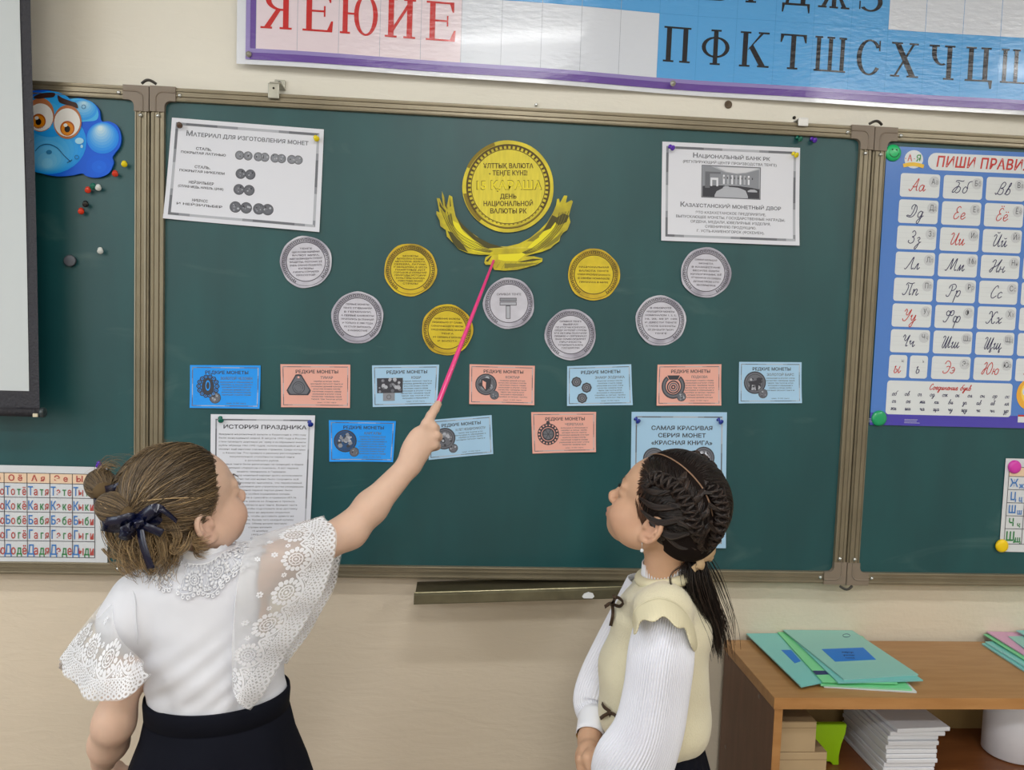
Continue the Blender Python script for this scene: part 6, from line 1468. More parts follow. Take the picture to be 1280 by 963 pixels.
def hair_base(name):
    m = mat(name, '5a4634', .85, spec=.12, vcol=True); return m
class Strands:
    def __init__(s, seed=1): s.P = []; s.R = []; s.C = []; s.r = random.Random(seed)
    def add(s, P, r0, col, taper=.5):
        n = len(P); t = np.linspace(0, 1, n); s.P.append(np.asarray(P, float)); s.R.append(r0*(1-(1-taper)*t)*np.clip(.3+t*5, 0, 1)); s.C.append(col)
    def build(s, name, m, par, sides=3):
        V, F = tubes(s.P, s.R, sides); C = []
        for P, c in zip(s.P, s.C):
            n = len(P)*sides; c = np.asarray(c, float)
            C.append(np.repeat(c, sides, 0) if c.ndim == 2 else np.tile(c, (n, 1)))
        C = np.concatenate(C); C = np.concatenate([C, np.ones((len(C), 1))], 1)
        o = npmesh(name, V, F, m, par, True, C); o['kind'] = 'stuff'; return o
def ribbon(path, side, w0, thick=.0008, name='ribbon', m=None, par=None, wf=None):
    """strip of cloth along a path; side: per-point direction of its width"""
    P = np.array(path, float); n = len(P); S = np.array(side, float)
    if S.ndim == 1: S = np.tile(S, (n, 1))
    T_ = np.gradient(P, axis=0); T_ /= np.linalg.norm(T_, axis=1)[:, None]+1e-9
    S = S-(S*T_).sum(1)[:, None]*T_; S /= np.linalg.norm(S, axis=1)[:, None]+1e-9; N_ = np.cross(T_, S)
    w = np.full(n, w0/2) if wf is None else np.array([wf(t) for t in np.linspace(0, 1, n)])*w0/2
    V = np.concatenate([P+S*w[:, None]+N_*thick/2, P-S*w[:, None]+N_*thick/2, P-S*w[:, None]-N_*thick/2, P+S*w[:, None]-N_*thick/2]); F = []
    for i in range(n-1):
        for q in range(4): a, b = q*n, ((q+1) % 4)*n; F.append((a+i, a+i+1, b+i+1, b+i))
    F.append((0, n, 2*n, 3*n)); F.append((n-1, 4*n-1, 3*n-1, 2*n-1))
    return npmesh(name, V, F, m, par, True)
def bow(c, e1, e2, e3, w, h, m, par, name='bow', tails=True, rw=.009):
    """bow: e1 along the loops, e2 along the ribbon's width, e3 outwards"""
    c = np.array(c, float); e1, e2, e3 = [np.array(e, float)/np.linalg.norm(e) for e in (e1, e2, e3)]
    for s_ in (-1, 1):
        t = np.linspace(0, 2*PI, 20); loop = [c+e1*s_*w*(.5-.5*math.cos(a))+e3*(.35*h*math.sin(a)+.003)+e2*(.0015*math.sin(a*2)) for a in t]
        ribbon(loop, e2, rw, .0009, 'bow_loop', m, par, wf=lambda u: .55+.5*math.sin(u*PI))
    k = [c+e3*(.006*math.cos(a)+.001)+e1*.0045*math.sin(a) for a in np.linspace(0, 2*PI, 12)]
    ribbon(k, e2, rw*.8, .0012, 'bow_knot', m, par)
def loft(name, rings, m, par, closed=True, cap=False, smooth_=True, solid=0):
    V = np.concatenate(rings); n = len(rings[0]); F = []
    for i in range(len(rings)-1):
        for k in range(n if closed else n-1): F.append((i*n+k, i*n+(k+1) % n, (i+1)*n+(k+1) % n, (i+1)*n+k))
    o = npmesh(name, V, np.array(F), m, par, smooth_)
    if solid:
        md = o.modifiers.new('solid', 'SOLIDIFY'); md.thickness = solid; md.offset = 0
    return o
# ------------------------------------------------------------------ lace patterns (flat, metres)
def petal2(x, y, a, r0, r1, w):
    c, s_ = math.cos(a), math.sin(a); m = (r0+r1)/2
    w = w*1.2; P = [(r0, 0), (m*.9, w*.5), (r1*.93, w*.45), (r1, 0), (r1*.93, -w*.45), (m*.9, -w*.5)]
    return np.array([(x+p*c-q*s_, y+p*s_+q*c) for p, q in P]), [(0, 1, 2, 3, 4, 5)]
def medallion2(x, y, r, n=13, gap=None):
    L = [ring2(x, y, r*.40, r*.49, 18), ring2(x, y, r*.20, r*.28, 14), disc2(x, y, r*.10, 8)]
    for i in range(8):
        a = i*PI/4; L.append(disc2(x+r*.34*math.cos(a), y+r*.34*math.sin(a), r*.045, 6))
    for i in range(n):
        a = 2*PI*i/n+.2; L.append(petal2(x, y, a, r*.54, r*(1.0 if i % 2 else .92), r*.24))
    return join2(*L)
def flower2(x, y, r, n=6, a0=0):
    return join2(*[petal2(x, y, a0+2*PI*i/n, r*.15, r, r*.5) for i in range(n)])
def border2(L, pitch=.060, scal=.013, scale=1.28):
    """lace edging for a hem of length L; s along the hem, t inwards"""
    out = []; k = scale
    n1 = int(L/(.0088*k)); fr = lambda s_: (s_/pitch) % 1
    def off(s_): return .0035*k*(1-math.sin(PI*fr(s_)))*0+.0045*k*abs(math.cos(PI*fr(s_)))
    for i in range(n1):
        s_ = (i+.5)*L/n1; out.append(ring2(s_, .0046*k+off(s_)*.4, .0018*k, .0047*k, 12))
    for row, (t, r0, r1, p) in enumerate(((.0125, .0010, .0036, .0070), (.0185, .0010, .0033, .0064), (.0240, .0008, .0030, .0060))):
        n2 = int(L/(p*k))
        for i in range(n2):
            s_ = (i+(.5 if row % 2 else 0)+.25)*L/n2
            if s_ > L: continue
            out.append(ring2(s_, t*k+off(s_)*.4, r0*k, r1*k, 10))
    m = int(L/pitch)+1
    S = np.linspace(0, L, m*14+1)
    tin = lambda s_: (.0275+scal/.013*.018*(1-math.sin(PI*fr(s_))))*k
    out.append(stroke2([(s_, .0090*k+off(s_)*.4) for s_ in S], .0012*k)); out.append(stroke2([(s_, .0277*k) for s_ in S], .0012*k))
    out.append(stroke2([(s_, tin(s_)+.0015*k) for s_ in S], .0030*k)); out.append(stroke2([(s_, tin(s_)-.0025*k) for s_ in S], .0008*k))
    for j in range(m+1):      # fans inside the cusps
        c = j*pitch
        for i in range(7):
            a = PI*(i+.5)/7; q = petal2(c, .029*k, a, .004*k, .0125*k*(1 if i in (2, 3, 4) else .75), .0026*k); q[0][:, 0] = np.clip(q[0][:, 0], 0, L); out.append(q)
        if c < L: out.append(ring2(c, .031*k, .001*k, .003*k, 10))
    return join2(*out), tin
class Cloth:
    """ruled, rippled surface from a seam curve to a hem curve; u along, v from seam (0) to hem (1)"""
    def __init__(s, A, B, bulge=.01, rip=.004, nr=5, ph=0, nrm=(0, -1, 0), drop=0):
        s.A = catmull([P3(*p) for p in A], 12); s.B = catmull([P3(*p) for p in B], 12)
        def arc(C):
            d = np.concatenate([[0], np.cumsum(np.linalg.norm(np.diff(C, axis=0), axis=1))]); return d/d[-1], d[-1]
        s.a, s.la = arc(s.A); s.b, s.lb = arc(s.B); s.n = np.array(nrm, float)/np.linalg.norm(nrm); s.bul = bulge; s.rip = rip; s.nr = nr; s.ph = ph; s.drop = drop
    def __call__(s, u, v, h=0):
        u = np.clip(np.asarray(u, float), 0, 1); v = np.asarray(v, float)
        a = np.stack([np.interp(u, s.a, s.A[:, i]) for i in range(3)], -1); b = np.stack([np.interp(u, s.b, s.B[:, i]) for i in range(3)], -1)
        p = a+(b-a)*v[..., None]
        o = s.bul*np.sin(PI*np.clip(v, 0, 1))+s.rip*np.sin(u*2*PI*s.nr+s.ph+1.5*v)*np.clip(v, 0, 1.2)**1.3
        return p+s.n*(o+h)[..., None]
    def width(s, u):
        p = s(np.array([u]), np.array([0.])); q = s(np.array([u]), np.array([1.])); return float(np.linalg.norm(q-p))
    def surf(s, name, m, par, nu=60, nv=26):
        U, V_ = np.meshgrid(np.linspace(0, 1, nu+1), np.linspace(0, 1, nv+1), indexing='ij')
        P = s(U, V_).reshape(-1, 3); i = np.arange(nu)[:, None]*(nv+1)+np.arange(nv)[None, :]
        F = np.stack([i, i+nv+1, i+nv+2, i+1], -1).reshape(-1, 4); return npmesh(name, P, F, m, par, True)
    def lay(s, geo, name, m, par, h=.0006):
        V, F = geo; V = np.asarray(V); u = V[:, 0]/s.lb
        w_ = np.array([s.width(x) for x in np.linspace(0, 1, 40)]); W = np.interp(np.clip(u, 0, 1), np.linspace(0, 1, 40), w_)
        v = 1-V[:, 1]/W
        keep = v > 0.02
        P = s(u, v, np.full(len(u), h)); F2 = [t for f in F if all(keep[i] for i in f) for t in tri([f])]
        if not F2: return None
        return npmesh(name, P, np.array(F2), m, par, False)
M_tulle = mat('white_tulle', 'f2f3f6', .6, alpha=.33); M_lace = mat('white_lace', 'eceef4', .75)
def lace_sleeve(cl, par, name='lace_ruffle', flowers=True, seed=1):
    t = cl.surf(name, M_tulle, par)
    (g, tin) = border2(cl.lb)
    hs_ = -1 if cl.n[1] > 0 else 1; t2 = cl.lay(g, 'lace_border', M_lace, t, .0006*hs_)
    if t2: t2['kind'] = 'stuff'
    L = []
    m = int(cl.lb/.060)+1; R = random.Random(seed)
    for j in range(m):
        c = (j+.5)*.060
        if c > cl.lb-.008: continue
        L.append(medallion2(c, .0640, .0255, 15)); 
        if flowers:
            L.append(flower2(c+R.uniform(-.012, .012), .103+R.uniform(-.004, .006), .0062)); L.append(flower2(c+.030, .080, .0048, 6))
            if j % 2: L.append(flower2(c, .128, .0055))
    g = join2(*L); V = g[0].copy(); V[:, 0] = np.clip(V[:, 0], 0, cl.lb)
    t3 = cl.lay((V, g[1]), 'lace_medallions', M_lace, t, .0009*hs_)
    if t3: t3['kind'] = 'stuff'
    return t
def lay_on(bvh, pts, dirs, h):
    out = []; ok = []
    for p, d in zip(pts, dirs):
        hit = bvh.ray_cast(Vector(p), Vector(d))
        if hit[0] is None: out.append(tuple(p)); ok.append(False)
        else: out.append(tuple(hit[0]+hit[1]*h)); ok.append(True)
    return out, ok

# ------------------------------------------------------------------ fair-haired girl, left
g1 = empty('person', (.25, -.37, 0)); tag(g1, 'fair-haired girl in a white lace blouse seen from behind, pointing at the board', 'person')
SK1 = skin_mat('fair_skin')
HO = np.array([.1990, -.36, 1.0885]); HRm = HR(math.radians(47), math.radians(23))
Fd = Field([(.02, .14, .006), (.14, .36, .0026), (.36, .52, .005), (.52, .645, .0024)], [(-.53, -.10, .0030)], [(-.002, .72, .012), (.72, .97, .006), (.97, 1.29, .0026)])
# trunk and legs
NB = np.array([.228, -.372, 1.000])
Fd.ell((.25, -.37, .68), (.112, .078, .10), k=.03); Fd.ell((.246, -.37, .80), (.098, .070, .10), k=.03); Fd.ell((.238, -.37, .91), (.098, .066, .08), k=.03)
SHR = P3(312, 718, -.365); SHL = P3(178, 754, -.395)
Fd.cone(SHL, SHR, .036, .036, .03); Fd.cone(NB-[0, 0, .03], HO+HRm@np.array([-.022, 0, -.035]), .038, .034, .018)
for dx in (-.055, .055):
    kx = .25+dx
    Fd.chain([(kx, -.37, .62), (kx, -.375, .34), (kx, -.36, .07)], [.062, .044, .030], .02); Fd.cone((kx, -.37, .035), (kx, -.27, .025), .030, .024, .02)
head_prims(Fd, HO, HRm)
EL = P3(437, 664, -.262); WR = P3(512, 581, -.215)
Fd.chain([SHR, (SHR+EL)/2+[0, 0, -.002], EL], [.038, .0335, .0300], .02); Fd.chain([EL, EL+(WR-EL)*.35, WR], [.0300, .0285, .0205], .015)
# pointing hand: palm, index finger along the pointer, three curled fingers, thumb on the far side
pa = P3(536, 530, -.205)-P3(513, 580, -.21); pa /= np.linalg.norm(pa); pb = np.cross(pa, [0, 1, 0]); pb /= np.linalg.norm(pb); pc = np.cross(pa, pb)
Rp = np.stack([pa, pb, pc], 1)
Fd.ell(P3(525, 554, -.208), (.034, .0265, .0160), Rp, .012); Fd.ell(P3(517, 566, -.208), (.026, .0235, .0175), Rp, .012); Fd.cone(WR, P3(520, 566, -.208), .0200, .019, .012)
IK, I1, I2, I3 = P3(533, 531, -.210), P3(538.5, 520, -.200), P3(543.5, 512, -.188), P3(547.5, 505.5, -.178)
Fd.chain([P3(527, 546, -.208), IK, I1, I2, I3], [.010, .0100, .0086, .0080, .0072], .004)
for (a, b, q, w_) in ((541, 534, 0, .0098), (544.5, 544.5, 1, .0096), (542.5, 556, 2, .0090)):
    K = P3(a, b, -.208)
    Fd.chain([P3(528, 553+q*3, -.208), K], [.010, w_], .006); Fd.chain([K, P3(a+3, b+2, -.187), P3(a-6, b+5, -.172), P3(a-13, b+5, -.182)], [w_, w_*.92, w_*.86, w_*.78], .002)
Fd.chain([P3(512, 570, -.205), P3(517, 552, -.180), P3(527, 540, -.170), P3(536, 529, -.170)], [.013, .0105, .0090, .0078], .006)
# hanging arm
EL2 = P3(142, 905, -.405); WR2 = P3(129, 952, -.345)
Fd.chain([SHL, (SHL+EL2)/2+[.002, 0, 0], EL2], [.030, .0275, .0255], .02); Fd.chain([EL2, (EL2+WR2)/2, WR2], [.0255, .0245, .0200], .03)
hd = P3(142, 975, -.30); Fd.ell(hd, (.022, .026, .034), k=.014)
for i, (dx, dy, l) in enumerate(((-.020, .012, .9), (-.008, .018, 1), (.005, .018, .95), (.016, .012, .8))):
    b = hd+[dx, dy, -.024]; Fd.chain([b, b+[0, .016, -.020*l], b+[0.002, .010, -.040*l], b+[.002, -.004, -.048*l]], [.0088, .0082, .0076, .0068], .002)
Fd.chain([hd+[.022, -.002, .014], hd+[.034, .012, -.006], hd+[.030, .024, -.022]], [.011, .0092, .0078], .006)
V, F = Fd.mesh(); V = smooth(V, F, 1, .4)
T1 = lambda x, y, z: HO+HRm@np.array([x, y, z])
body = npmesh('body', V, F, SK1, g1, True, skin_tint(V, T1, 'ddbaa4', HRm, HO))
del Fd
M_brow1 = mat('brow_hair_fair', '5b4330', .6); face_extras(T1, HRm, body, M_brow1, mat('iris_grey', '5f6f74', .1, coat=1))

# blouse
Fb = Field([(.06, .38, .0032)], [(-.50, -.26, .0034)], [(.70, 1.04, .0032)])
Fb.ell((.258, -.37, .780), (.108, .082, .060), k=.03); Fb.ell(P3(266, 822, -.37), (.110, .083, .075), k=.04); Fb.ell(P3(250, 765, -.37), (.106, .078, .072), k=.04)
Fb.cone(P3(178, 753, -.392), P3(306, 718, -.368), .044, .047, .03); Fb.cone(P3(238, 720, -.37), P3(252, 690, -.368), .060, .0405, .035)
Fb.cone(P3(176, 755, -.394), P3(163, 778, -.40), .046, .050, .02); Fb.cone(P3(306, 722, -.368), P3(336, 722, -.352), .048, .060, .025)
xc = P3(331, 720, -.36)[0]; zc0 = P3(330, 792, -.37)[2]
Fb.apply(lambda X, Y, Z: np.minimum(X-xc-.0*Z, Z-zc0)+0*Y, (.0, -.6, .6), (.5, -.1, 1.1), 0, 'and')
Fb.apply(lambda X, Y, Z: (Z-1.026+0*X+0*Y), (.0, -.6, .9), (.5, -.1, 1.1), 0, 'and')
def folds(X, Y, Z):
    q = (X-.25)*.62-(Z-.86)*.78+.9*(X-.25)**2; f = 0
    for c, w_, a in ((-.075, .014, .0024), (-.040, .012, .0036), (-.010, .010, .0040), (.020, .012, .0042), (.048, .010, .0034), (.074, .011, .0038), (.100, .012, .0026)):
        f = f-a*np.exp(-((q-c)/w_)**2)
    m = np.clip((.95-Z)/.10, 0, 1)*np.clip((X-.10)/.06, 0, 1); m2 = np.exp(-((Z-.79)/.02)**2)*.0016*np.sin(X*130+np.sin(X*60))
    return ((f+.0016)*m+m2)*np.clip((Z-.775)/.03, 0, 1)+0*Y+.0012*np.sin(X*45+Z*60)*np.sin(Z*38-X*20)
wl = P3(187, 870, -.37); wr_ = P3(357, 862, -.37); wc = (wl+wr_)/2; hw = (wr_[0]-wl[0])/2
Fb.apply(folds, (.0, -.6, .6), (.5, -.1, 1.1), 0, 'disp')
Fb.apply(lambda X, Y, Z: (wc[2]+(X-wc[0])*(wr_[2]-wl[2])/(2*hw)-.036-Z)+0*Y, (0, -.6, .6), (.5, -.1, .9), 0, 'and')
V, F = Fb.mesh(); V = smooth(V, F, 2, .5)
M_blouse = mat('white_cotton', 'dfe1e9', .75, bump=.10, bscale=900, bdist=.001, sheen=.2)
bl = npmesh('blouse', V, F, M_blouse, g1, True); bvh1 = BVHTree.FromPolygons([tuple(v) for v in V], [tuple(f) for f in F])
# armhole seams and back edging
for pts in ([(318, 672, 0), (303, 700, 0), (295, 745, 0), (293, 800, 0), (297, 850, 0), (303, 874, 0)], [(158, 722, 0), (168, 745, 0), (170, 775, 0), (172, 800, 0), (173, 828, 0)]):
    Q = []
    for a, b, _ in pts:
        d = np.array(at(a, b, -.3))-np.array(CAM); d /= np.linalg.norm(d); h = bvh1.ray_cast(Vector(CAM), Vector(d))
        if h[0] is not None: Q.append(np.array(h[0])+np.array(h[1])*.0006)
    if len(Q) > 2:
        Q = catmull(Q, 6); v, f = tubes([Q], [np.full(len(Q), .0013)], 6); npmesh('armhole_seam', v, f, M_blouse, bl)
# lace collar laid on the shoulders
def collar():
    C0 = np.array([.228, -.372]); phb = math.radians(-104)
    L = []; pieces = []
    for side in (-1, 1):
        L.append((side, join2(*( [medallion2(.022, .022, .0150, 14), medallion2(.058, .021, .0155, 14), medallion2(.094, .021, .0150, 14), medallion2(.130, .020, .0145, 14)]
          + [ring2(.004+i*.0062, .0415+.003*math.sin(i*1.1), .0010, .0026, 9) for i in range(24)] + [ring2(.004+i*.0068, .0350, .0008, .0022, 8) for i in range(22)]
          + [flower2(.040, .009, .006, 6), flower2(.040, .033, .0052, 6), flower2(.076, .009, .006, 6), flower2(.076, .033, .0052, 6), flower2(.112, .009, .006, 6), flower2(.112, .033, .005, 6)]
          + [ring2(.003+i*.0072, .0035, .0008, .0020, 8) for i in range(20)] + [stroke2([(.001+.0075*i, .0385+.003*math.sin(i*1.3)) for i in range(20)], .0013), stroke2([(.001+.0075*i, .0012) for i in range(20)], .0018)]
          + [stroke2([(x, .001), (x+.004, .038)], .0009) for x in np.arange(.004, .146, .009)]+[stroke2([(x, .001), (x-.004, .038)], .0009) for x in np.arange(.008, .146, .009)]))))
    for side, (V, F) in L:
        V = V.copy(); th = phb+side*(.03+V[:, 0]/.062); rad = .036+V[:, 1]*1.12
        pts = np.stack([C0[0]+rad*np.cos(th)*1.02, C0[1]+rad*np.sin(th), np.full(len(V), 1.06)], -1)
        # cast slightly inwards so that the steep back is met squarely
        dirs = [(-.55*math.cos(t), -.55*math.sin(t), -1) for t in th]; pts[:, 0] += .55*.06*np.cos(th); pts[:, 1] += .55*.06*np.sin(th)
        out, ok = lay_on(bvh1, pts, dirs, .0034)
        F2 = [t for f in F if all(ok[i] for i in f) for t in tri([f])]
        o = npmesh('lace_collar', out, np.array(F2), M_lace, bl, False); o['kind'] = 'stuff'; md = o.modifiers.new('s', 'SOLIDIFY'); md.thickness = .0012
collar()
rings = []
for k in range(5):
    t = k/4; rings.append(np.array([(NB[0]+(.0415-.001*t)*math.cos(a)-.004*t, NB[1]+.002+(.0425)*math.sin(a), 1.012+.022*t+.0015*math.sin(a*14)*t) for a in np.linspace(0, 2*PI, 60, endpoint=False)]))
loft('collar_stand', rings, M_lace, bl, solid=.0015)
# flutter sleeves
c1 = Cloth([(318, 671, -.36), (303, 698, -.425), (295, 745, -.455), (290, 800, -.465), (290, 835, -.462), (290, 858, -.455)],
           [(404, 645, -.285), (421, 668, -.325), (416, 705, -.345), (402, 745, -.36), (378, 785, -.385), (352, 828, -.41), (330, 868, -.435), (312, 890, -.452)], .014, .0045, 4.5, .4)
c1b = Cloth([(318, 671, -.35), (340, 700, -.31), (338, 760, -.30), (325, 830, -.31)], [(404, 645, -.28), (424, 676, -.25), (424, 716, -.23), (400, 770, -.23), (360, 830, -.26)], .010, .005, 3.5, 1.0, nrm=(.3, 1, 0))
lace_sleeve(c1b, bl, seed=4); lace_sleeve(c1, bl, seed=2)
c2 = Cloth([(150, 727, -.392), (141, 755, -.435), (148, 795, -.462), (180, 828, -.458)], [(72, 826, -.395), (84, 846, -.44), (103, 868, -.475), (126, 879, -.498), (150, 875, -.505), (170, 864, -.498), (188, 845, -.475)], .012, .006, 3.2, 2.2)
c2b = Cloth([(150, 727, -.385), (150, 745, -.35), (155, 790, -.33)], [(72, 826, -.395), (80, 842, -.36), (110, 862, -.33), (150, 868, -.33)], .008, .005, 3, 0, nrm=(-.2, 1, 0))
lace_sleeve(c2b, bl, flowers=False); lace_sleeve(c2, bl, seed=3)
# skirt
M_skirt = mat('navy_wool', '10121c', .9, spec=.15, bump=.15, bscale=500, bdist=.001)
wl = P3(187, 870, -.37); wr_ = P3(357, 862, -.37); wc = (wl+wr_)/2; hw = (wr_[0]-wl[0])/2
rings = []
for k, (dz, e, am) in enumerate(((.004, .001, 0), (.0035, .0038, 0), (-.004, .0045, 0), (-.028, .003, 0), (-.0295, .001, 0), (-.032, .0035, .001), (-.07, .012, .002), (-.12, .030, .004), (-.20, .052, .008), (-.32, .080, .013))):
    rings.append(np.array([(wc[0]+(hw+.001+e+am*math.sin(7*a))*math.cos(a)+.001*k*0, wc[1]+(.085+e+am*math.sin(7*a))*math.sin(a), wc[2]+dz+(wr_[2]-wl[2])*.5*math.cos(a)*max(0, 1+dz*4)) for a in np.linspace(0, 2*PI, 96, endpoint=False)]))
loft('skirt', rings, M_skirt, g1, solid=.002)
M_shoe = mat('black_shoe', '101114', .3)
for dx in (-.055, .055):
    Fs = Field([(.25+dx-.05, .25+dx+.05, .005)], [(-.43, -.21, .005)], [(-.006, .10, .004)])
    Fs.cone((.25+dx, -.37, .036), (.25+dx, -.265, .028), .036, .030, .02); Fs.apply(lambda X, Y, Z: -Z+.0015+0*X+0*Y, (0, -.5, -.01), (.5, -.1, .1), 0, 'and')
    V, F = Fs.mesh(); npmesh('shoe', V, F, M_shoe, g1)

# hair
HC1 = np.array([-.012, 0, .030]); 
def hl1(z): return np.interp(z, [-.07, -.045, -.02, -.004, .012, .035, .06, .09, .12], [-.040, -.034, -.028, .006, .022, .044, .067, .080, .075])
def shell(O, R, c, rad, hl, zmin, extra=None, step=.003, taper=1):
    T = lambda p: O+R@np.array(p); cc = T(c); m = max(rad)+.02
    Fh = Field([(cc[0]-m, cc[0]+m, step)], [(cc[1]-m, cc[1]+m, step)], [(cc[2]-m, cc[2]+m, step)])
    Fh.ell(cc, rad, R, .01)
    if extra: extra(Fh, T)
    def cut(X, Y, Z):
        x = (X-O[0])*R[0, 0]+(Y-O[1])*R[1, 0]+(Z-O[2])*R[2, 0]; y = (X-O[0])*R[0, 1]+(Y-O[1])*R[1, 1]+(Z-O[2])*R[2, 1]; z = (X-O[0])*R[0, 2]+(Y-O[1])*R[1, 2]+(Z-O[2])*R[2, 2]
        return np.maximum(x-hl(z)+.007-.0025*np.sin(y*240), zmin-z)
    Fh.apply(cut, cc-m-.05, cc+m+.05, 0, 'and')
    return Fh
Fh = shell(HO, HRm, HC1, (.0885, .0745, .0835), hl1, -.062, lambda f, T: f.ell(T((-.050, 0, -.005)), (.050, .054, .052), HRm, .02))
V, F = Fh.mesh(); V = smooth(V, F, 2, .5)
HM = hair_mat('hair_fibre'); HB_ = hair_base('hair_underlayer')
def lc_(h): return np.array(lin(h))
C1 = [lc_(h) for h in ('443728', '594a37', '6f5d45', '877153', 'a38a66', 'c2a478')]
tint = np.tile(np.append(lc_('5c4c37'), 1), (len(V), 1)); hs = npmesh('hair', V, F, HB_, g1, True, tint)
rn = np.random.RandomState(5)
RT = [np.array([-.094, -.030, .052]), np.array([-.084, .050, .074])]     # where the two buns are tied
BR_, BL_ = P3(144, 636, -.448), P3(126, 606, -.385)
def rad_of(d, rr): return 1/np.sqrt(((d/np.array(rr))**2).sum(-1))
def flow(d0, d1, n, rr, lift, bend=0):
    d0 = d0/np.linalg.norm(d0); d1 = d1/np.linalg.norm(d1); om = math.acos(np.clip(d0@d1, -1, 1)); t = np.linspace(0, 1, n)
    if om < 1e-3: D = np.tile(d0, (n, 1))
    else: D = (np.sin((1-t)*om)[:, None]*d0+np.sin(t*om)[:, None]*d1)/math.sin(om)
    ax = np.cross(d0, d1); D = D+ax*(bend*np.sin(PI*t))[:, None]; D /= np.linalg.norm(D, axis=1)[:, None]
    return D*(rad_of(D, rr)+lift)[:, None]
ST = Strands(3)
RR1 = (.0885, .0745, .0835)
cnt = 0
while cnt < 5200:
    d = rn.normal(size=3); d /= np.linalg.norm(d); p = HC1+d*rad_of(d, RR1)
    x, y, z = p; h_ = hl1(z)+.004*math.sin(y*90+z*60)+rn.normal()*.0035
    if x > h_+.004 or z < -.050: continue
    front = x > h_-.025
    if not front and rn.rand() > .55: continue
    side = 0 if y < .008 else 1; tgt = RT[side]-HC1
    if np.linalg.norm(p-RT[side]) < .02: continue
    n = 12; t = np.linspace(0, 1, n)
    ln = (.0008+.0035*rn.rand()**2*np.sin(PI*t)**.7+.0012*np.sin(t*6+rn.rand()*6)*(rn.rand() < .3)); ln[0] = -.001 if front else -.002
    tj = tgt+rn.normal(size=3)*.006
    Q = flow(d, tj, n, RR1, ln, rn.normal()*.04)+HC1
    if rn.rand() < .015 and front: Q += (np.linspace(0, 1, n)**2*(1-np.linspace(0, 1, n))*.10)[:, None]*d
    k = min(5, max(0, int(rn.normal(1.9 if z > .03 else 2.8, 1.1)))); ST.add(HO+Q@HRm.T, .00055+.0003*rn.rand(), C1[k]*(.75+.4*rn.rand()), .8); cnt += 1
# fine short hairs softening the hairline
for i in range(420):
    z = rn.uniform(-.01, .095); p = np.array([hl1(z)+rn.uniform(-.004, .007), -.06 if rn.rand() < .75 else rn.uniform(-.05, .05), z]); d = (p-HC1)/np.linalg.norm(p-HC1); e = d+np.array([-.22, 0, .05])*rn.uniform(.5, 1.3); m_ = d+(e-d)*.5+rn.normal(size=3)*.02
    ST.add(np.array([HO+HRm@(HC1+q/np.linalg.norm(q)*(rad_of(q/np.linalg.norm(q), (.0845, .0705, .0795))+l_)) for q, l_ in ((d, -.0003), (m_, .0030), (e, .0040))]), .00035, C1[rn.randint(3, 6)], .6)
# stray hairs along the outline
for i in range(90):
    d = np.array([rn.uniform(-.3, .7), rn.uniform(-.7, .5), 1.0]); d /= np.linalg.norm(d); Q = [HC1+d*rad_of(d, RR1)]
    dv = np.array([rn.uniform(-1, .4), rn.uniform(-.6, .6), .35]); 
    for j in range(6): dv = dv+rn.normal(size=3)*.18+[-.08, 0, -.10]; Q.append(Q[-1]+dv*.0062)
    ST.add(HO+np.array(Q)@HRm.T, .00022, C1[3], .4)
# loose hair below the buns, curling at the ends
for i in range(620):
    yl = rn.uniform(-.062, .055); zl = rn.uniform(-.045, .035); d = np.array([-(.06+.03*rn.rand())*(1-abs(yl)*6), yl, zl-.03]); 
    if i % 5 == 0: d = np.array([-.012, -.068, -.045+rn.uniform(-.02, .02)])
    d /= np.linalg.norm(d); p = HC1+d*rad_of(d, (.084, .070, .079)); W0 = HO+HRm@p; out = HRm@d; out[2] *= .3
    L_ = rn.uniform(.030, .078)*(1 if i % 5 else .6); n = 14; t = np.linspace(0, 1, n); ph = rn.rand()*.9+W0[0]*60; am = .011*rn.uniform(.5, 1.4)
    side_ = np.array([1, .2, 0]) if rn.rand() < .6 else np.array([-1, -.1, 0])
    Q = W0[None, :]+out[None, :]*(.012*np.sin(t*2.2))[:, None]+np.array([0, 0, -1.])[None, :]*(L_*t)[:, None]+np.array([1, 0, 0])[None, :]*(am*np.sin(t*6+ph)*t)[:, None]+np.array([0, -1, 0])[None, :]*(am*np.cos(t*6+ph)*t)[:, None]+side_[None, :]*(.016*np.clip(t-.6, 0, 1)**1.5)[:, None]+np.array([0, 0, .020])[None, :]*(np.clip(t-.75, 0, 1)*1.2)[:, None]
    k = min(5, max(0, int(rn.normal(3.2, 1.2)))); ST.add(Q, .0006, C1[min(5,k+1)]*(.85+.45*rn.rand()), .3)
# curled ends beside the ear and at the far left
for (pts, nn_, sp) in (([(236, 672, -.44), (232, 684, -.447), (224, 691, -.45), (216, 688, -.45), (217, 681, -.448), (224, 682, -.446)], 50, .0028), ([(150, 668, -.42), (158, 690, -.43), (150, 697, -.43), (136, 694, -.43), (128, 686, -.43)], 26, .0022), ([(180, 690, -.44), (183, 706, -.445), (190, 716, -.445), (196, 712, -.445)], 30, .003), ([(132, 650, -.43), (136, 672, -.435), (150, 690, -.44), (170, 700, -.44)], 60, .004), ([(200, 670, -.45), (204, 695, -.455), (196, 706, -.455)], 40, .004), ([(215, 655, -.445), (222, 672, -.45), (216, 690, -.45)], 40, .004)):
    base = catmull([P3(*q) for q in pts], 5)
    for i in range(nn_):
        o_ = rn.normal(size=3)*sp; ST.add(base+o_*np.linspace(1, .45, len(base))[:, None]+rn.normal(size=3)*.0005, .0006, C1[rn.randint(2, 6)]*(.8+.4*rn.rand()), .4)
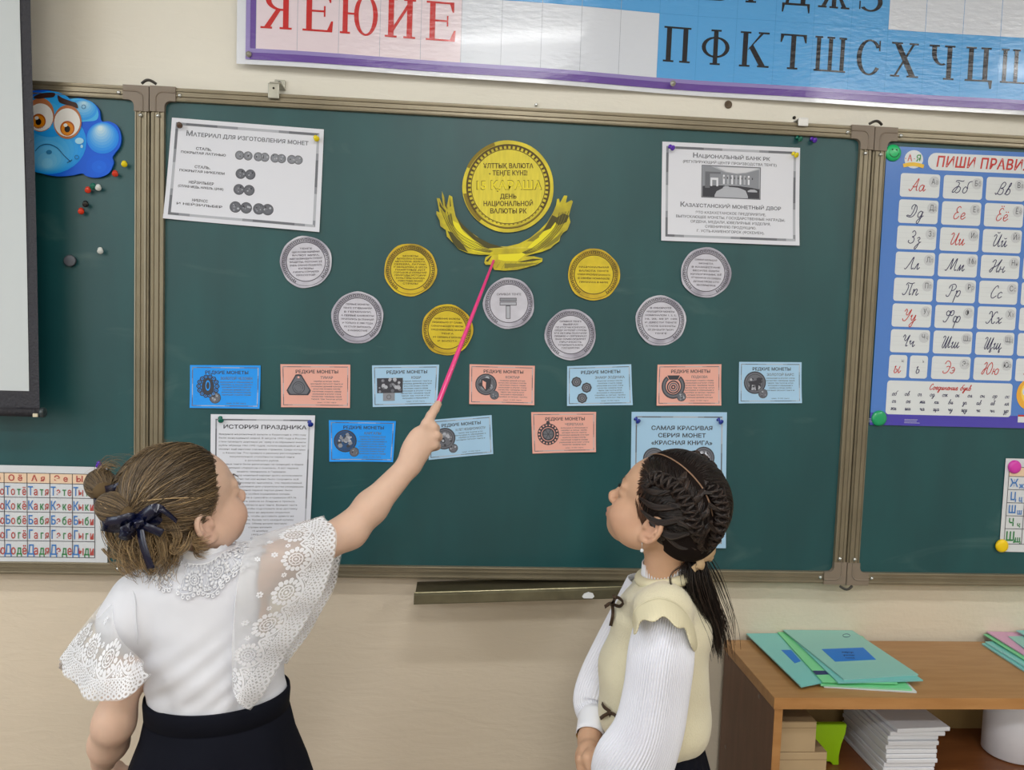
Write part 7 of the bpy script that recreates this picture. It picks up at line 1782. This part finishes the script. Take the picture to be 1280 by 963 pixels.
# buns: core and wound strands, elastic, stray tuft
for bi, (bc, rr, root) in enumerate(((BR_, (.0300, .0245, .0225), RT[0]), (BL_, (.0300, .0225, .0220), RT[1]))):
    ax = bc-(HO+HRm@root); ax /= np.linalg.norm(ax); up = np.array([0, 0, 1.]); s2 = np.cross(ax, up); s2 /= np.linalg.norm(s2); s3 = np.cross(s2, ax); Rb = np.stack([ax, s2, s3], 1)
    Fx = Field([(bc[0]-.05, bc[0]+.05, .003)], [(bc[1]-.05, bc[1]+.05, .003)], [(bc[2]-.05, bc[2]+.05, .003)])
    Fx.ell(bc, np.array(rr)*.90, Rb, .01); Fx.cone(bc, HO+HRm@root, .016, .013, .012); V, F = Fx.mesh(); tint = np.tile(np.append(lc_('64533c'), 1), (len(V), 1)); npmesh('hair_bun', V, F, HB_, hs, True, tint)
    for i in range(760):
        ph = rn.uniform(0, 2*PI); t = np.linspace(-.15, 1.15, 12)*PI
        # strands leave the root, pass over the bun's end and come back underneath
        tw = ph+.9*np.linspace(0, 1, 12)*(1 if rn.rand() < .85 else -1)
        q = np.stack([-rr[0]*np.cos(t), rr[1]*np.sin(t)*np.cos(tw), rr[2]*np.sin(t)*np.sin(tw)], -1)*(1+.05*rn.rand())
        k = min(5, max(0, int(rn.normal(1.8, 1.0)))); ST.add(bc+q@Rb.T, .0007, C1[k]*(.8+.4*rn.rand()), .8)
    Rt = HO+HRm@root; e = Rt+ax*.009
    for i in range(260):
        a = rn.uniform(0, 2*PI); dd = s2*math.cos(a)+s3*math.sin(a); k = min(5, max(0, int(rn.normal(1.8, 1.0)))); ST.add(catmull([Rt+dd*.016, Rt+ax*.012+dd*.0150, bc-ax*.006+dd*.0195, bc+ax*.010+dd*.0200], 3), .0007, C1[k]*(.8+.4*rn.rand()), .8)
    for q in range(3):
        path = np.array([e+ax*(.003*q-.003)+(s2*math.cos(a)+s3*math.sin(a))*(.0148) for a in np.linspace(0, 2*PI, 25)]); v, f = tubes([path], [np.full(25, .0026)], 6)
        npmesh('hair_elastic', v, f, mat('elastic_black', '14141a', .6), hs)
for i in range(70):
    b = BL_+rn.normal(size=3)*.004+[0, 0, .014]; k_ = rn.uniform(.3, 1)
    q = [b, b+np.array([.001, 0, .014])*k_, b+np.array([.008+.01*rn.rand(), -.004, .026])*k_, b+np.array([.024, -.004+.01*rn.rand(), .030-.006*rn.rand()])*k_, b+np.array([.040*rn.uniform(.7, 1.1), .0, .022])*k_]
    ST.add(catmull(q, 4), .0004, C1[rn.randint(1, 5)], .4)
for i in range(26):
    b = BL_+rn.normal(size=3)*.006; dx = rn.uniform(-.03, .045); q = [b, b+[dx*.5, 0, .016], b+[dx, rn.uniform(-.01, .01), .012]]; ST.add(catmull(q, 4), .00025, C1[4], .4)
ST.build('hair_strands', HM, hs)
# navy satin ribbons
M_nv = mat('navy_satin', '0c1230', .25, spec=.6)
def px_ribbon(pts, w_, side=(0, 0, 1), name='ribbon_tail', par=hs, wf=None, m=M_nv, dn=5):
    return ribbon(catmull([P3(*p) for p in pts], dn), np.array(side, float), w_, .0008, name, m, par, wf)
px_ribbon([(171, 651, -.462), (162, 648, -.474), (148, 652, -.478), (134, 654, -.470), (131, 658, -.462), (146, 660, -.462), (168, 656, -.462)], .017, (0, -.3, 1), 'bow_loop')
px_ribbon([(168, 655, -.465), (160, 660, -.476), (154, 667, -.474), (162, 670, -.466), (171, 658, -.464)], .016, (.3, -.3, 1), 'bow_loop')
px_ribbon([(171, 652, -.465), (182, 644, -.474), (194, 637, -.478), (200, 641, -.474), (194, 650, -.468), (180, 655, -.464), (171, 654, -.463)], .018, (.2, -.2, 1), 'bow_loop')
px_ribbon([(192, 638, -.475), (203, 638, -.476), (213, 645, -.470), (221, 652, -.462)], .0075, (.3, -.2, -1), 'ribbon_tail')
px_ribbon([(174, 655, -.467), (186, 660, -.474), (203, 667, -.470)], .013, (.2, -.2, 1), 'ribbon_tail')
px_ribbon([(175, 660, -.467), (178, 678, -.474), (183, 695, -.478), (189, 711, -.476)], .0125, (1, -.3, 0.3), 'ribbon_tail')
px_ribbon([(170, 648, -.468), (174, 653, -.478), (172, 661, -.470)], .013, (1, 0, .2), 'bow_knot')
px_ribbon([(170, 633, -.440), (172, 628, -.452), (175, 622, -.440)], .006, (1, 0, 0), 'ribbon_band', m=mat('elastic_black', '14141a', .6))
for k in range(3): px_ribbon([(117, 624+k*3.2, -.405), (123, 627+k*3.2, -.418), (132, 627+k*3.0, -.418)], .0045, (0, 0, 1), 'ribbon_band')
px_ribbon([(130, 612, -.41), (142, 610, -.43), (152, 606, -.43)], .010, (0, 0, 1), 'ribbon_band')

# pointer
PT0, PT1 = P3(527.5, 553, -.196), P3(617.5, 325, -.004)
g = P3(546.5, 507.5, -.160)
PT0 = g+(g-PT1)/np.linalg.norm(g-PT1)*.062
path = np.array([PT0, PT0+(PT1-PT0)*.3, PT0+(PT1-PT0)*.7, PT1-(PT1-PT0)*.004, PT1]); v, f = tubes([path], [np.array([.0052, .0050, .0036, .0026, .0008])], 14)
pt = npmesh('pointer', v, f, mat('hot_pink_plastic', 'f0408c', .3, coat=.3)); tag(pt, 'long hot pink pointer held to the foot of the yellow eagle', 'pointer')
# ------------------------------------------------------------------ dark-haired girl, right
g2_ = empty('person', (1.0, -.30, 0)); tag(g2_, 'dark-haired girl in a cream knitted vest looking up at the board', 'person')
SK2 = skin_mat('warm_skin')
HO2 = np.array([.9919, -.33, 1.0925]); HR2 = HR(math.radians(145), math.radians(26)); T2 = lambda x, y, z: HO2+HR2@np.array([x, y, z])
NB2 = P3(829, 713, -.318)
Fd = Field([(.80, .94, .0034), (.94, 1.12, .0036)], [(-.50, -.10, .0034)], [(-.002, .62, .012), (.62, .72, .0045), (.72, .97, .008), (.97, 1.22, .0026)])
CT = P3(815, 935, -.30)[0]
Fd.ell((1.0, -.30, .60), (.085, .105, .09), k=.03); Fd.ell((1.0, -.30, .75), (.070, .092, .11), k=.03); Fd.ell((1.003, -.30, .88), (.070, .092, .09), k=.03)
SL2 = P3(829, 765, -.385); SR2 = P3(812, 754, -.215)
Fd.cone(SL2, SR2, .029, .029, .02); Fd.cone(NB2-[0, 0, .03], HO2+HR2@np.array([-.022, 0, -.032]), .036, .033, .016)
head_prims(Fd, HO2, HR2)
for dy in (-.05, .05):
    Fd.chain([(1.0, -.30+dy, .56), (1.0, -.30+dy, .32), (1.01, -.30+dy, .07)], [.060, .042, .029], .02); Fd.cone((1.015, -.30+dy, .033), (.915, -.30+dy, .024), .029, .023, .02)
# arms: both reach forward to the clasped hands
EL_ = P3(825, 920, -.40); WL_ = P3(752, 948, -.375); ER_ = P3(749, 862, -.205); WR_2 = P3(737, 925, -.300)
Fd.chain([SL2, (SL2+EL_)/2, EL_], [.029, .030, .029], .01); Fd.chain([EL_, WL_], [.029, .020], .01)
Fd.chain([SR2, ER_], [.028, .025], .01); Fd.chain([ER_, WR_2], [.025, .0195], .012)
HN = P3(736, 948, -.335)
Fd.ell(HN, (.024, .020, .031), k=.012); Fd.cone(WR_2, HN, .0195, .018, .012)
for i in range(4):
    a = P3(731+i*.5, 940+i*9, -.335); Fd.chain([a, a+[-.010, -.018, -.004], a+[.006, -.032, -.006], a+[.022, -.032, -.005]], [.0090, .0086, .0080, .0072], .0022)
Fd.chain([HN+[.002, -.014, .020], HN+[-.008, -.030, .018], HN+[-.004, -.040, .002]], [.010, .0088, .0075], .005)
V, F = Fd.mesh(); V = smooth(V, F, 1, .4)
body2 = npmesh('body', V, F, SK2, g2_, True, skin_tint(V, T2, 'cfa587', HR2, HO2)); del Fd
M_brow2 = mat('brow_hair_dark', '1c1411', .5); face_extras(T2, HR2, body2, M_brow2, mat('iris_brown', '3a2415', .1, coat=1))
# knitted vest
M_vest = mat('cream_knit', 'e6debf', .9, bump=.8, bscale=330, bdist=.002, sheen=.4, stretch=(1.6, 1.6, .8))
VB = P3(812, 925, -.30)[2]
Fv = Field([(.86, 1.12, .0034)], [(-.44, -.16, .0036)], [(VB-.02, 1.02, .0034)])
Fv.ell((1.000, -.30, VB+.045), (.098, .112, .075), k=.03); Fv.ell((.992, -.30, VB+.125), (.096, .110, .08), k=.04); Fv.ell((1.004, -.30, .875), (.086, .106, .075), k=.04)
Fv.cone((SL2+SR2)/2+(SL2-SR2)*.48, (SL2+SR2)/2-(SL2-SR2)*.48, .050, .050, .03); Fv.cone((NB2+[.0, 0, -.085]), NB2+[0, 0, -.060], .075, .056, .02)
Fv.apply(lambda X, Y, Z: np.sqrt((X-NB2[0]-.006+.0*Z)**2+(Y-NB2[1])**2)-.0400+0*Z, (NB2[0]-.06, NB2[1]-.06, NB2[2]-.02), (NB2[0]+.06, NB2[1]+.06, NB2[2]+.08), .004, 'sub')
Fv.apply(lambda X, Y, Z: VB+.010*np.cos((X-1.0)*22)*-1+.008-Z+0*Y, (.8, -.5, .6), (1.2, -.1, .75), 0, 'and')
Fv.apply(lambda X, Y, Z: .0022*np.sin((X*.8+Z*.5)*60+Y*22)*np.sin(Z*26+X*12)+.002*np.exp(-((X-.935-.15*(Z-.8))/.012)**2)+0*Y, (.8, -.5, .6), (1.2, -.1, 1.05), 0, 'disp')
V, F = Fv.mesh(); V = smooth(V, F, 2, .5); vest = npmesh('vest', V, F, M_vest, g2_, True); bvh2 = BVHTree.FromPolygons([tuple(v) for v in V], [tuple(f) for f in F])
M_rib = mat('cream_rib_knit', 'e0d8b8', .9, bump=.25, bscale=400, bdist=.001)
# rolled neckband, ribbed
Q = np.array([(NB2[0]+.004+.0435*math.cos(a), NB2[1]+.0445*math.sin(a), NB2[2]-.009-.010*math.cos(a-PI)*(1)) for a in np.linspace(0, 2*PI, 81)])
v, f = tubes([Q], [np.full(81, .0095)], 12); npmesh('neckband', v, f, M_rib, vest)
# white inner blouse collar
M_wb = mat('white_crinkle_cotton', 'eef0f8', .7, sheen=.2)
rings = []
for k in range(5):
    t = k/4; rings.append(np.array([(NB2[0]+.002+(.0390+.0008*math.sin(a*44)-.001*t)*math.cos(a), NB2[1]+(.0395+.0006*math.sin(a*44)-.002*t)*math.sin(a), NB2[2]-.002+.022*t+.010*math.cos(a)*1+.0012*math.sin(a*44)*t) for a in np.linspace(0, 2*PI, 264, endpoint=False)]))
loft('blouse_collar', rings, M_wb, g2_, solid=.001)
def onvest(px, py, off=.0):
    d = np.array(at(px, py, -.3))-np.array(CAM); d /= np.linalg.norm(d); h = bvh2.ray_cast(Vector(CAM), Vector(d))
    return (np.array(h[0])+np.array(h[1])*off) if h[0] is not None else np.array(at(px, py, -.40))
# pleated bishop sleeves
def sleeve(name, pts, pleats, m, par, amp=.0016, n=150, cuff=None, seed=0):
    """pts: (px, py, y, radius along picture, radius in depth)"""
    C = catmull([np.array([*P3(a, b, y), ra, rb]) for a, b, y, ra, rb in pts], 7); P = C[:, :3]; T_ = np.gradient(P, axis=0); T_ /= np.linalg.norm(T_, axis=1)[:, None]
    rings = []; R = random.Random(seed); ph = [R.random()*6 for _ in range(4)]
    for i, (p, t) in enumerate(zip(P, T_)):
        e1 = np.cross(t, [0, 1, 0]); e1 /= np.linalg.norm(e1); e2 = np.cross(e1, t); s_ = i/(len(P)-1); ring = []
        for a in np.linspace(0, 2*PI, n, endpoint=False):
            big = 1+.06*math.sin(3*a+ph[0]+1.3*s_)*math.sin(PI*min(1, s_*1.3))+.035*math.sin(5*a+ph[1]-1.5*s_)
            pl = amp*abs(math.sin(a*pleats/2))
            ring.append(p+e1*(C[i, 3]*big+pl)*math.cos(a)+e2*(C[i, 4]*big+pl)*math.sin(a))
        rings.append(np.array(ring))
    return loft(name, rings, m, par, solid=.0006)
M_sl = mat('pleated_white_sleeve', 'eceef8', .6, sheen=.3, alpha=.97)
sleeve('sleeve', [(806, 728, -.232, .030, .030), (785, 790, -.215, .043, .038), (754, 850, -.215, .042, .036), (742, 882, -.236, .038, .034), (741, 896, -.256, .024, .024)], 46, M_sl, g2_, .0024, 230, seed=2)
for nm, A, B, ra, rb in (('cuff', ER_+(WR_2-ER_)*.50, ER_+(WR_2-ER_)*.93, .0275, .0250),):
    ax = (B-A)/np.linalg.norm(B-A); e1 = np.cross(ax, [0, 1, 0]); e1 /= np.linalg.norm(e1); e2 = np.cross(e1, ax)
    loft(nm, [np.array([A+(B-A)*t+(e1*math.cos(a)+e2*math.sin(a))*(ra+(rb-ra)*t+.0006*math.sin(a*3)) for a in np.linspace(0, 2*PI, 48, endpoint=False)]) for t in np.linspace(0, 1, 6)], M_wb, g2_, solid=.0015)
A = P3(737, 923, -.290); ax = P3(737, 927, -.297)-A
v, f = tubes([np.array([A+np.array([.0235*math.cos(a), .018*math.sin(a), -.004*math.cos(a)+.006*math.sin(a)]) for a in np.linspace(0, 2*PI, 40)])], [np.full(40, .0013)], 6); npmesh('bracelet', v, f, mat('gold_metal', 'b58e46', .3, metal=.9), g2_)
sleeve('sleeve', [(832, 766, -.388, .026, .026), (831, 782, -.404, .043, .043), (826, 815, -.420, .050, .048), (819, 865, -.424, .050, .048), (808, 915, -.426, .053, .050), (788, 955, -.422, .060, .048), (762, 984, -.410, .040, .036), (746, 980, -.400, .023, .022)], 74, M_sl, g2_, .0032, 370, seed=1)
A, B = P3(752, 972, -.402), P3(738, 956, -.372)
loft('cuff', [np.array([A+(B-A)*t+np.array([0, 1, 0])*(.021*math.sin(a))+np.cross((B-A)/np.linalg.norm(B-A), [0, 1, 0])*(.024*math.cos(a)) for a in np.linspace(0, 2*PI, 48, endpoint=False)]) for t in np.linspace(0, 1, 5)], M_wb, g2_, solid=.0015)
# ruffle over the shoulder
seam = catmull([P3(792, 778, -.422), P3(795, 763, -.432), P3(808, 753, -.438), P3(824, 749, -.441), P3(842, 754, -.441), P3(856, 767, -.438), P3(866, 786, -.430), P3(870, 806, -.418)], 14)
hem = catmull([P3(793, 792, -.448), P3(801, 782, -.464), P3(813, 775, -.476), P3(828, 775, -.482), P3(843, 780, -.480), P3(854, 788, -.472), P3(862, 801, -.460), P3(866, 816, -.443)], 14)
n = len(seam); V = []; F = []
for i in range(n):
    s_ = i/(n-1); sc = .0050*math.sin(s_*PI*7.0)
    for j in range(11):
        t = j/10; p = seam[i]+(hem[i]-seam[i])*(t*(1+.12*math.cos(s_*PI*7))); p = p+np.array([0, -1, .0])*(.004*math.sin(PI*t)+sc*.55*t+.0010*math.sin(s_*190)*t)+np.array([0, 0, -1])*(sc*.35*t*t); V.append(p)
for i in range(n-1):
    for j in range(10): a = i*11+j; F.append((a, a+11, a+12, a+1))
o = npmesh('shoulder_ruffle', V, np.array(F), M_rib, vest); md = o.modifiers.new('s', 'SOLIDIFY'); md.thickness = .0022
v, f = tubes([seam], [np.full(n, .0028)], 8); npmesh('ruffle_seam', v, f, M_rib, vest)
# brown velvet bows down the front
M_brn = mat('brown_velvet', '43301f', .75)
def rib2(pts, w_, side, nm, m=M_brn, par=vest): return ribbon(catmull([onvest(a, b, o_) for a, b, o_ in pts], 5), np.array(side, float), w_, .001, nm, m, par)
rib2([(770, 757, .006), (762, 755, .010), (756, 759, .004)], .0058, (0, .2, 1), 'bow_loop'); rib2([(770, 757, .006), (777, 751, .010), (784, 755, .008), (778, 760, .006), (771, 758, .006)], .0055, (0, .2, 1), 'bow_loop')
rib2([(770, 757, .007), (768, 749, .006), (767, 744, .004)], .0045, (1, 0, .2), 'ribbon_tail'); rib2([(770, 758, .007), (770, 770, .006), (766, 783, .004)], .0058, (1, -.3, .1), 'ribbon_tail'); rib2([(768, 755, .009), (772, 757, .011), (769, 760, .009)], .006, (.3, 0, 1), 'bow_knot')
rib2([(766, 889, .006), (760, 883, .008), (755, 879, .004)], .0055, (.3, .2, 1), 'ribbon_tail'); rib2([(766, 890, .006), (760, 894, .008), (753, 898, .004)], .0060, (-.3, .2, 1), 'ribbon_tail'); rib2([(764, 888, .008), (768, 891, .010), (767, 894, .008)], .006, (.3, 0, 1), 'bow_knot'); rib2([(766, 890, .007), (772, 892, .008), (776, 899, .006)], .0055, (0, .2, 1), 'bow_loop')
# size tag like white fleck on the shoulder
h = onvest(836, 733, .003); 
# pleated skirt
rings = []
for k, (dz, e, am) in enumerate(((.030, -.006, 0), (.012, .0, .001), (-.03, .012, .003), (-.10, .030, .006), (-.20, .055, .009), (-.28, .072, .011))):
    rings.append(np.array([(1.0+(.082+e+am*abs(math.sin(14*a)))*math.cos(a), -.30+(.098+e+am*abs(math.sin(14*a)))*math.sin(a), VB+dz-.0) for a in np.linspace(0, 2*PI, 224, endpoint=False)]))
loft('pleated_skirt', rings, M_skirt, g2_, solid=.002)
for dy in (-.05, .05):
    Fs = Field([(.88, 1.06, .005)], [(-.30+dy-.045, -.30+dy+.045, .005)], [(-.006, .10, .004)])
    Fs.cone((1.015, -.30+dy, .035), (.912, -.30+dy, .027), .035, .029, .02); Fs.apply(lambda X, Y, Z: -Z+.0015+0*X+0*Y, (0, -.6, -.01), (1.5, 0, .1), 0, 'and')
    V, F = Fs.mesh(); npmesh('shoe', V, F, M_shoe, g2_)
# hair: shell, parting, plaits, ponytail
def hl2(z): return np.interp(z, [-.07, -.045, -.02, -.004, .012, .035, .06, .09, .12], [-.034, -.030, -.024, .012, .038, .056, .072, .082, .078])
RR2 = (.0895, .0755, .0840)
Fh = shell(HO2, HR2, HC1, RR2, hl2, -.066, lambda f, T: f.ell(T((-.052, 0, -.008)), (.050, .055, .050), HR2, .02))
V, F = Fh.mesh(); V = smooth(V, F, 2, .5); tint = np.tile(np.append(lc_('1b1412'), 1), (len(V), 1))
PARTN = None
hs2 = npmesh('hair', V, F, HB_, g2_, True, tint)
C2 = [lc_(h) for h in ('130e0d', '1e1613', '2b201b', '3a2c25', '523f34')]
S2 = Strands(9); rn = np.random.RandomState(11)
def sh_px(px, py, rr=RR2):
    d = np.array(at(px, py, -.3))-np.array(CAM); d /= np.linalg.norm(d); o = HR2.T@(np.array(CAM)-HO2)-HC1; v_ = HR2.T@d; r_ = np.array(rr)
    A_ = ((v_/r_)**2).sum(); B2 = 2*(o*v_/r_**2).sum(); C_2 = ((o/r_)**2).sum()-1; D_2 = B2*B2-4*A_*C_2
    t_ = (-B2-math.sqrt(max(0, D_2)))/(2*A_); q = o+v_*t_; return HC1+q/np.sqrt(((q/r_)**2).sum())
PR = [sh_px(*q) for q in ((812, 569), (838, 574), (862, 592), (880, 615), (890, 645))]   # parting on the scalp
ROOT = np.array([-.084, -.004, -.046])
def on_shell(p, lift=0, rr=RR2): d = p-HC1; d = d/np.linalg.norm(d); return HC1+d*(rad_of(d, rr)+lift)
pl = catmull(PR, 8); plw = np.array([HO2+HR2@on_shell(p, .0016) for p in pl])
v, f = tubes([plw], [np.interp(np.linspace(0, 1, len(plw)), [0, .15, .9, 1], [.0006, .0013, .0013, .0006])], 6); npmesh('scalp_parting', v, f, SK2, hs2, True, np.tile(np.append(lc_('8f7058'), 1), (len(v), 1)))
def side_of(p):    # + : camera side of the parting
    t = np.argmin(((pl-p)**2).sum(1)); return p[1]-pl[t][1]
# plait lines on both sides, from the brow to the nape
BA = [sh_px(*q) for q in ((804, 596), (824, 600), (845, 612), (860, 634), (869, 658), (874, 684))]
BB = [np.array(q) for q in ((.040, -.036, .088), (.004, -.050, .096), (-.036, -.056, .080), (-.066, -.056, .050), (-.086, -.046, .010), (-.090, -.016, -.036))]
cnt = 0
while cnt < 6400:
    d = rn.normal(size=3); d /= np.linalg.norm(d); p = HC1+d*rad_of(d, RR2); h_ = hl2(p[2])+rn.normal()*.0035
    if p[0] > h_+.004 or p[2] < -.064: continue
    sd = side_of(p); B_ = BA if sd > 0 else BB
    if abs(sd) < .0022: continue
    # head for the plait a little further back than the start
    bl_ = catmull(B_, 6); dist = ((bl_-p)**2).sum(1); j = int(np.argmin(dist)); q = bl_[min(len(bl_)-1, j+5)]
    if p[2] < .012 and rn.rand() < .75: q = ROOT+rn.normal(size=3)*.004
    n = 11; t = np.linspace(0, 1, n); ln = .0010+.0016*np.sin(PI*t)*rn.rand()-.0025*(1-t)**6
    Q = flow(d, q-HC1, n, RR2, ln, rn.normal()*.05)+HC1
    front = p[0] > h_-.012 and p[2] > 0
    k = int(np.clip(rn.normal(1.6, 1.0), 0, 4)); col = C2[k]*(.7+.6*rn.rand())
    if front:
        col = lc_('6b4630')*(1-np.clip(t*2.2, 0, 1))[:, None]+col*np.clip(t*2.2, 0, 1)[:, None]
    S2.add(HO2+Q@HR2.T, .00055+.0003*rn.rand(), col, .8); cnt += 1
# baby hairs on the temple
for i in range(420):
    z = rn.uniform(-.005, .085); p = np.array([hl2(z)+.001, .06, z]); p = on_shell(p); d = p-HC1; d /= np.linalg.norm(d); e = p+np.array([.010*rn.rand()+.003, .002, -.010-.012*rn.rand()]); e = HC1+(e-HC1)/np.linalg.norm(e-HC1)*(rad_of((e-HC1)/np.linalg.norm(e-HC1), (.084, .070, .079))+.0015)
    S2.add(np.array([HO2+HR2@q for q in (p, (p+e)/2+d*.0018, e)]), .00028, lc_('4a3022'), .4)
def plait(B_, w_, turns, seed, dense=34):
    c = catmull([on_shell(p, .004 if i_ else -.003) for i_, p in enumerate(B_)], 22); n = len(c); T_ = np.gradient(c, axis=0); T_ /= np.linalg.norm(T_, axis=1)[:, None]; N_ = (c-HC1)/np.linalg.norm(c-HC1, axis=1)[:, None]; S_ = np.cross(T_, N_)
    s_ = np.linspace(0, 1, n); env = np.interp(s_, [0, .16, .8, 1], [.02, 1, 1, .5])
    for k in range(3):
        ph = s_*turns*2*PI+k*2*PI/3; off = S_*(np.sin(ph)*w_*env)[:, None]+N_*(.0035*np.cos(2*ph)*env+.0025)[:, None]; cc = c+off
        r0 = .0062*env*(.8+.35*np.abs(np.cos(ph)))
        v, f = tubes([HO2+cc@HR2.T], [r0*.92], 10); npmesh('plait_strand', v, f, HB_, hs2, True, np.tile(np.append(C2[0], 1), (len(v), 1)))
        for i in range(dense):
            a = 2*PI*i/dense+rn.rand()*.2; q = cc+(S_*np.cos(a)+N_*np.sin(a))*(r0*1.0)[:, None]
            S2.add(HO2+q@HR2.T, .00075, C2[int(np.clip(rn.normal(2.4, 1.1), 0, 4))]*(.8+.5*rn.rand()), .9)
    # cross-over lumps that feed in from both sides
    m = int(turns*2)
    for i in range(1, m):
        j = int((i+.5)/m*(n-1)); sg = 1 if i % 2 else -1
        for q in range(26):
            o0 = c[j]+S_[j]*sg*(w_+.014+.005*rn.rand())-N_[j]*.003-T_[j]*(.004+.010*rn.rand()); j2 = min(n-1, j+int(n/m*.9)); e = c[j2]-S_[j2]*sg*w_*.5+N_[j2]*.003
            mid = (o0+e)/2+N_[j]*(.0045+.002*rn.rand()); S2.add(HO2+catmull([o0, mid, e], 4)@HR2.T, .0008, C2[int(np.clip(rn.normal(2.2, 1.1), 0, 4))]*(.8+.5*rn.rand()), .7)
plait(BA, .0085, 5, 1, 40); plait(BB, .0085, 4.5, 2); plait([sh_px(*q) for q in ((880, 600), (893, 618), (899, 640), (893, 665), (880, 684))], .0075, 4, 3)
# twisted sections drawn from the hairline into the plait
for a_, b_, c_ in (((801, 606), (818, 616), (846, 617)), ((799, 622), (822, 634), (856, 633)), ((801, 638), (826, 652), (862, 646)), ((812, 652), (838, 668), (866, 664)), ((826, 664), (850, 680), (872, 680)), ((880, 610), (872, 622), (862, 632)), ((888, 628), (880, 642), (868, 650)), ((890, 650), (882, 660), (872, 668)), ((858, 590), (852, 600), (842, 610))):
    c = catmull([on_shell(sh_px(*q), l_) for q, l_ in ((a_, .0005), (b_, .004), (c_, .003))], 10); n = len(c); t = np.linspace(0, 1, n); rr_ = .0052*np.sin(PI*np.clip(t*.9+.01, 0, 1))**.7
    v, f = tubes([HO2+c@HR2.T], [rr_*.9], 10); npmesh('twisted_section', v, f, HB_, hs2, True, np.tile(np.append(C2[0], 1), (len(v), 1)))
    N_ = (c-HC1)/np.linalg.norm(c-HC1, axis=1)[:, None]; T_ = np.gradient(c, axis=0); T_ /= np.linalg.norm(T_, axis=1)[:, None]; S_ = np.cross(T_, N_)
    for i in range(36):
        a = 2*PI*i/36+t*2.4; q = c+(S_*np.cos(a)[:, None]+N_*np.sin(a)[:, None])*rr_[:, None]; S2.add(HO2+q@HR2.T, .0007, C2[int(np.clip(rn.normal(2.4, 1.1), 0, 4))]*(.8+.5*rn.rand()), .8)
# ponytail
base = P3(878, 700, -.350)
for (pts, nn_, sp, wid) in (([(872, 690, -.345), (872, 712, -.352), (880, 745, -.352), (893, 780, -.345), (898, 812, -.340)], 950, .0100, 1.05), ([(868, 694, -.35), (864, 715, -.36), (869, 740, -.365), (880, 765, -.362)], 180, .008, .9)):
    c = catmull([P3(*q) for q in pts], 6); n = len(c); t = np.linspace(0, 1, n)
    for i in range(nn_):
        o_ = rn.normal(size=3)*sp; o_[1] *= .8; L_ = rn.uniform(.72, 1.04); cc = np.stack([np.interp(t*min(1, L_), t, c[:, k]) for k in range(3)], -1)
        w_ = (.30+wid*np.sin(np.clip(t*1.5, 0, 1)*PI/2)*(1-.35*t)); q = cc+o_[None, :]*w_[:, None]+np.array([1, 0, 0])[None, :]*(.004*np.sin(t*3+o_[0]*200))[:, None]
        S2.add(q, .0007, C2[int(np.clip(rn.normal(1.8, 1.1), 0, 4))]*(.8+.6*rn.rand()), .4)
q = catmull([P3(862, 708, -.37), P3(848, 711, -.385), P3(838, 722, -.39), P3(842, 738, -.385), P3(856, 748, -.38)], 6); 
for i in range(10): S2.add(q+rn.normal(size=3)*.001, .0004, C2[2], .5)
S2.build('hair_strands', HM, hs2)
v, f = tubes([np.array([P3(*q) for q in ((872, 694, -.347), (873, 712, -.352), (880, 742, -.352), (890, 772, -.346))])], [np.array([.008, .0125, .0145, .010])], 12); npmesh('ponytail_core', v, f, HB_, hs2, True, np.tile(np.append(C2[0], 1), (len(v), 1)))
# fabric hair tie
M_tie = mat('beige_fabric', 'cdb08a', .75, bump=.3, bscale=200, bdist=.001)
ax = P3(874, 710, -.352)-P3(872, 688, -.345); ax /= np.linalg.norm(ax); e1 = np.cross(ax, [0, 1, 0]); e1 /= np.linalg.norm(e1); e2 = np.cross(e1, ax); C_ = P3(874, 696, -.348)
ring = np.array([C_+(e1*math.cos(a)+e2*math.sin(a))*(.0155+.0018*math.sin(a*7))+ax*.002*math.sin(a*5) for a in np.linspace(0, 2*PI, 60)])
v, f = tubes([ring], [.0075+.0016*np.sin(np.linspace(0, 2*PI, 60)*9)], 10); npmesh('hair_tie', v, f, M_tie, hs2)
px_ribbon([(874, 697, -.375), (884, 690, -.375), (893, 684, -.368), (890, 692, -.372), (878, 699, -.376)], .013, (0, 0, 1), 'tie_knot', hs2, m=M_tie)
px_ribbon([(874, 698, -.375), (876, 706, -.380), (873, 712, -.376), (868, 706, -.374)], .014, (1, 0, 0), 'tie_knot', hs2, m=M_tie)
# earrings
M_sil = mat('silver_metal', 'dfe3e8', .15, metal=1); M_st = mat('clear_stone', 'e8f0f8', .05, coat=1, spec=1)
for s_ in (1, -1):
    lob = T2(-.010, .075*s_, -.042); bm = bmesh.new(); bmesh.ops.create_icosphere(bm, subdivisions=2, radius=.0014, matrix=Matrix.Translation(Vector(lob)))
    e = bm_obj('earring', bm, M_sil, g2_)
    v, f = tubes([np.array([lob, lob+[0, -.001*s_, -.006], lob+[0, -.001*s_, -.009]])], [np.full(3, .0005)], 5); npmesh('drop_wire', v, f, M_sil, e)
    bm = bmesh.new(); bmesh.ops.create_icosphere(bm, subdivisions=1, radius=.0034, matrix=Matrix.Translation(Vector(lob+np.array([0, -.001*s_, -.012])))); bm_obj('drop_stone', bm, M_st, e)
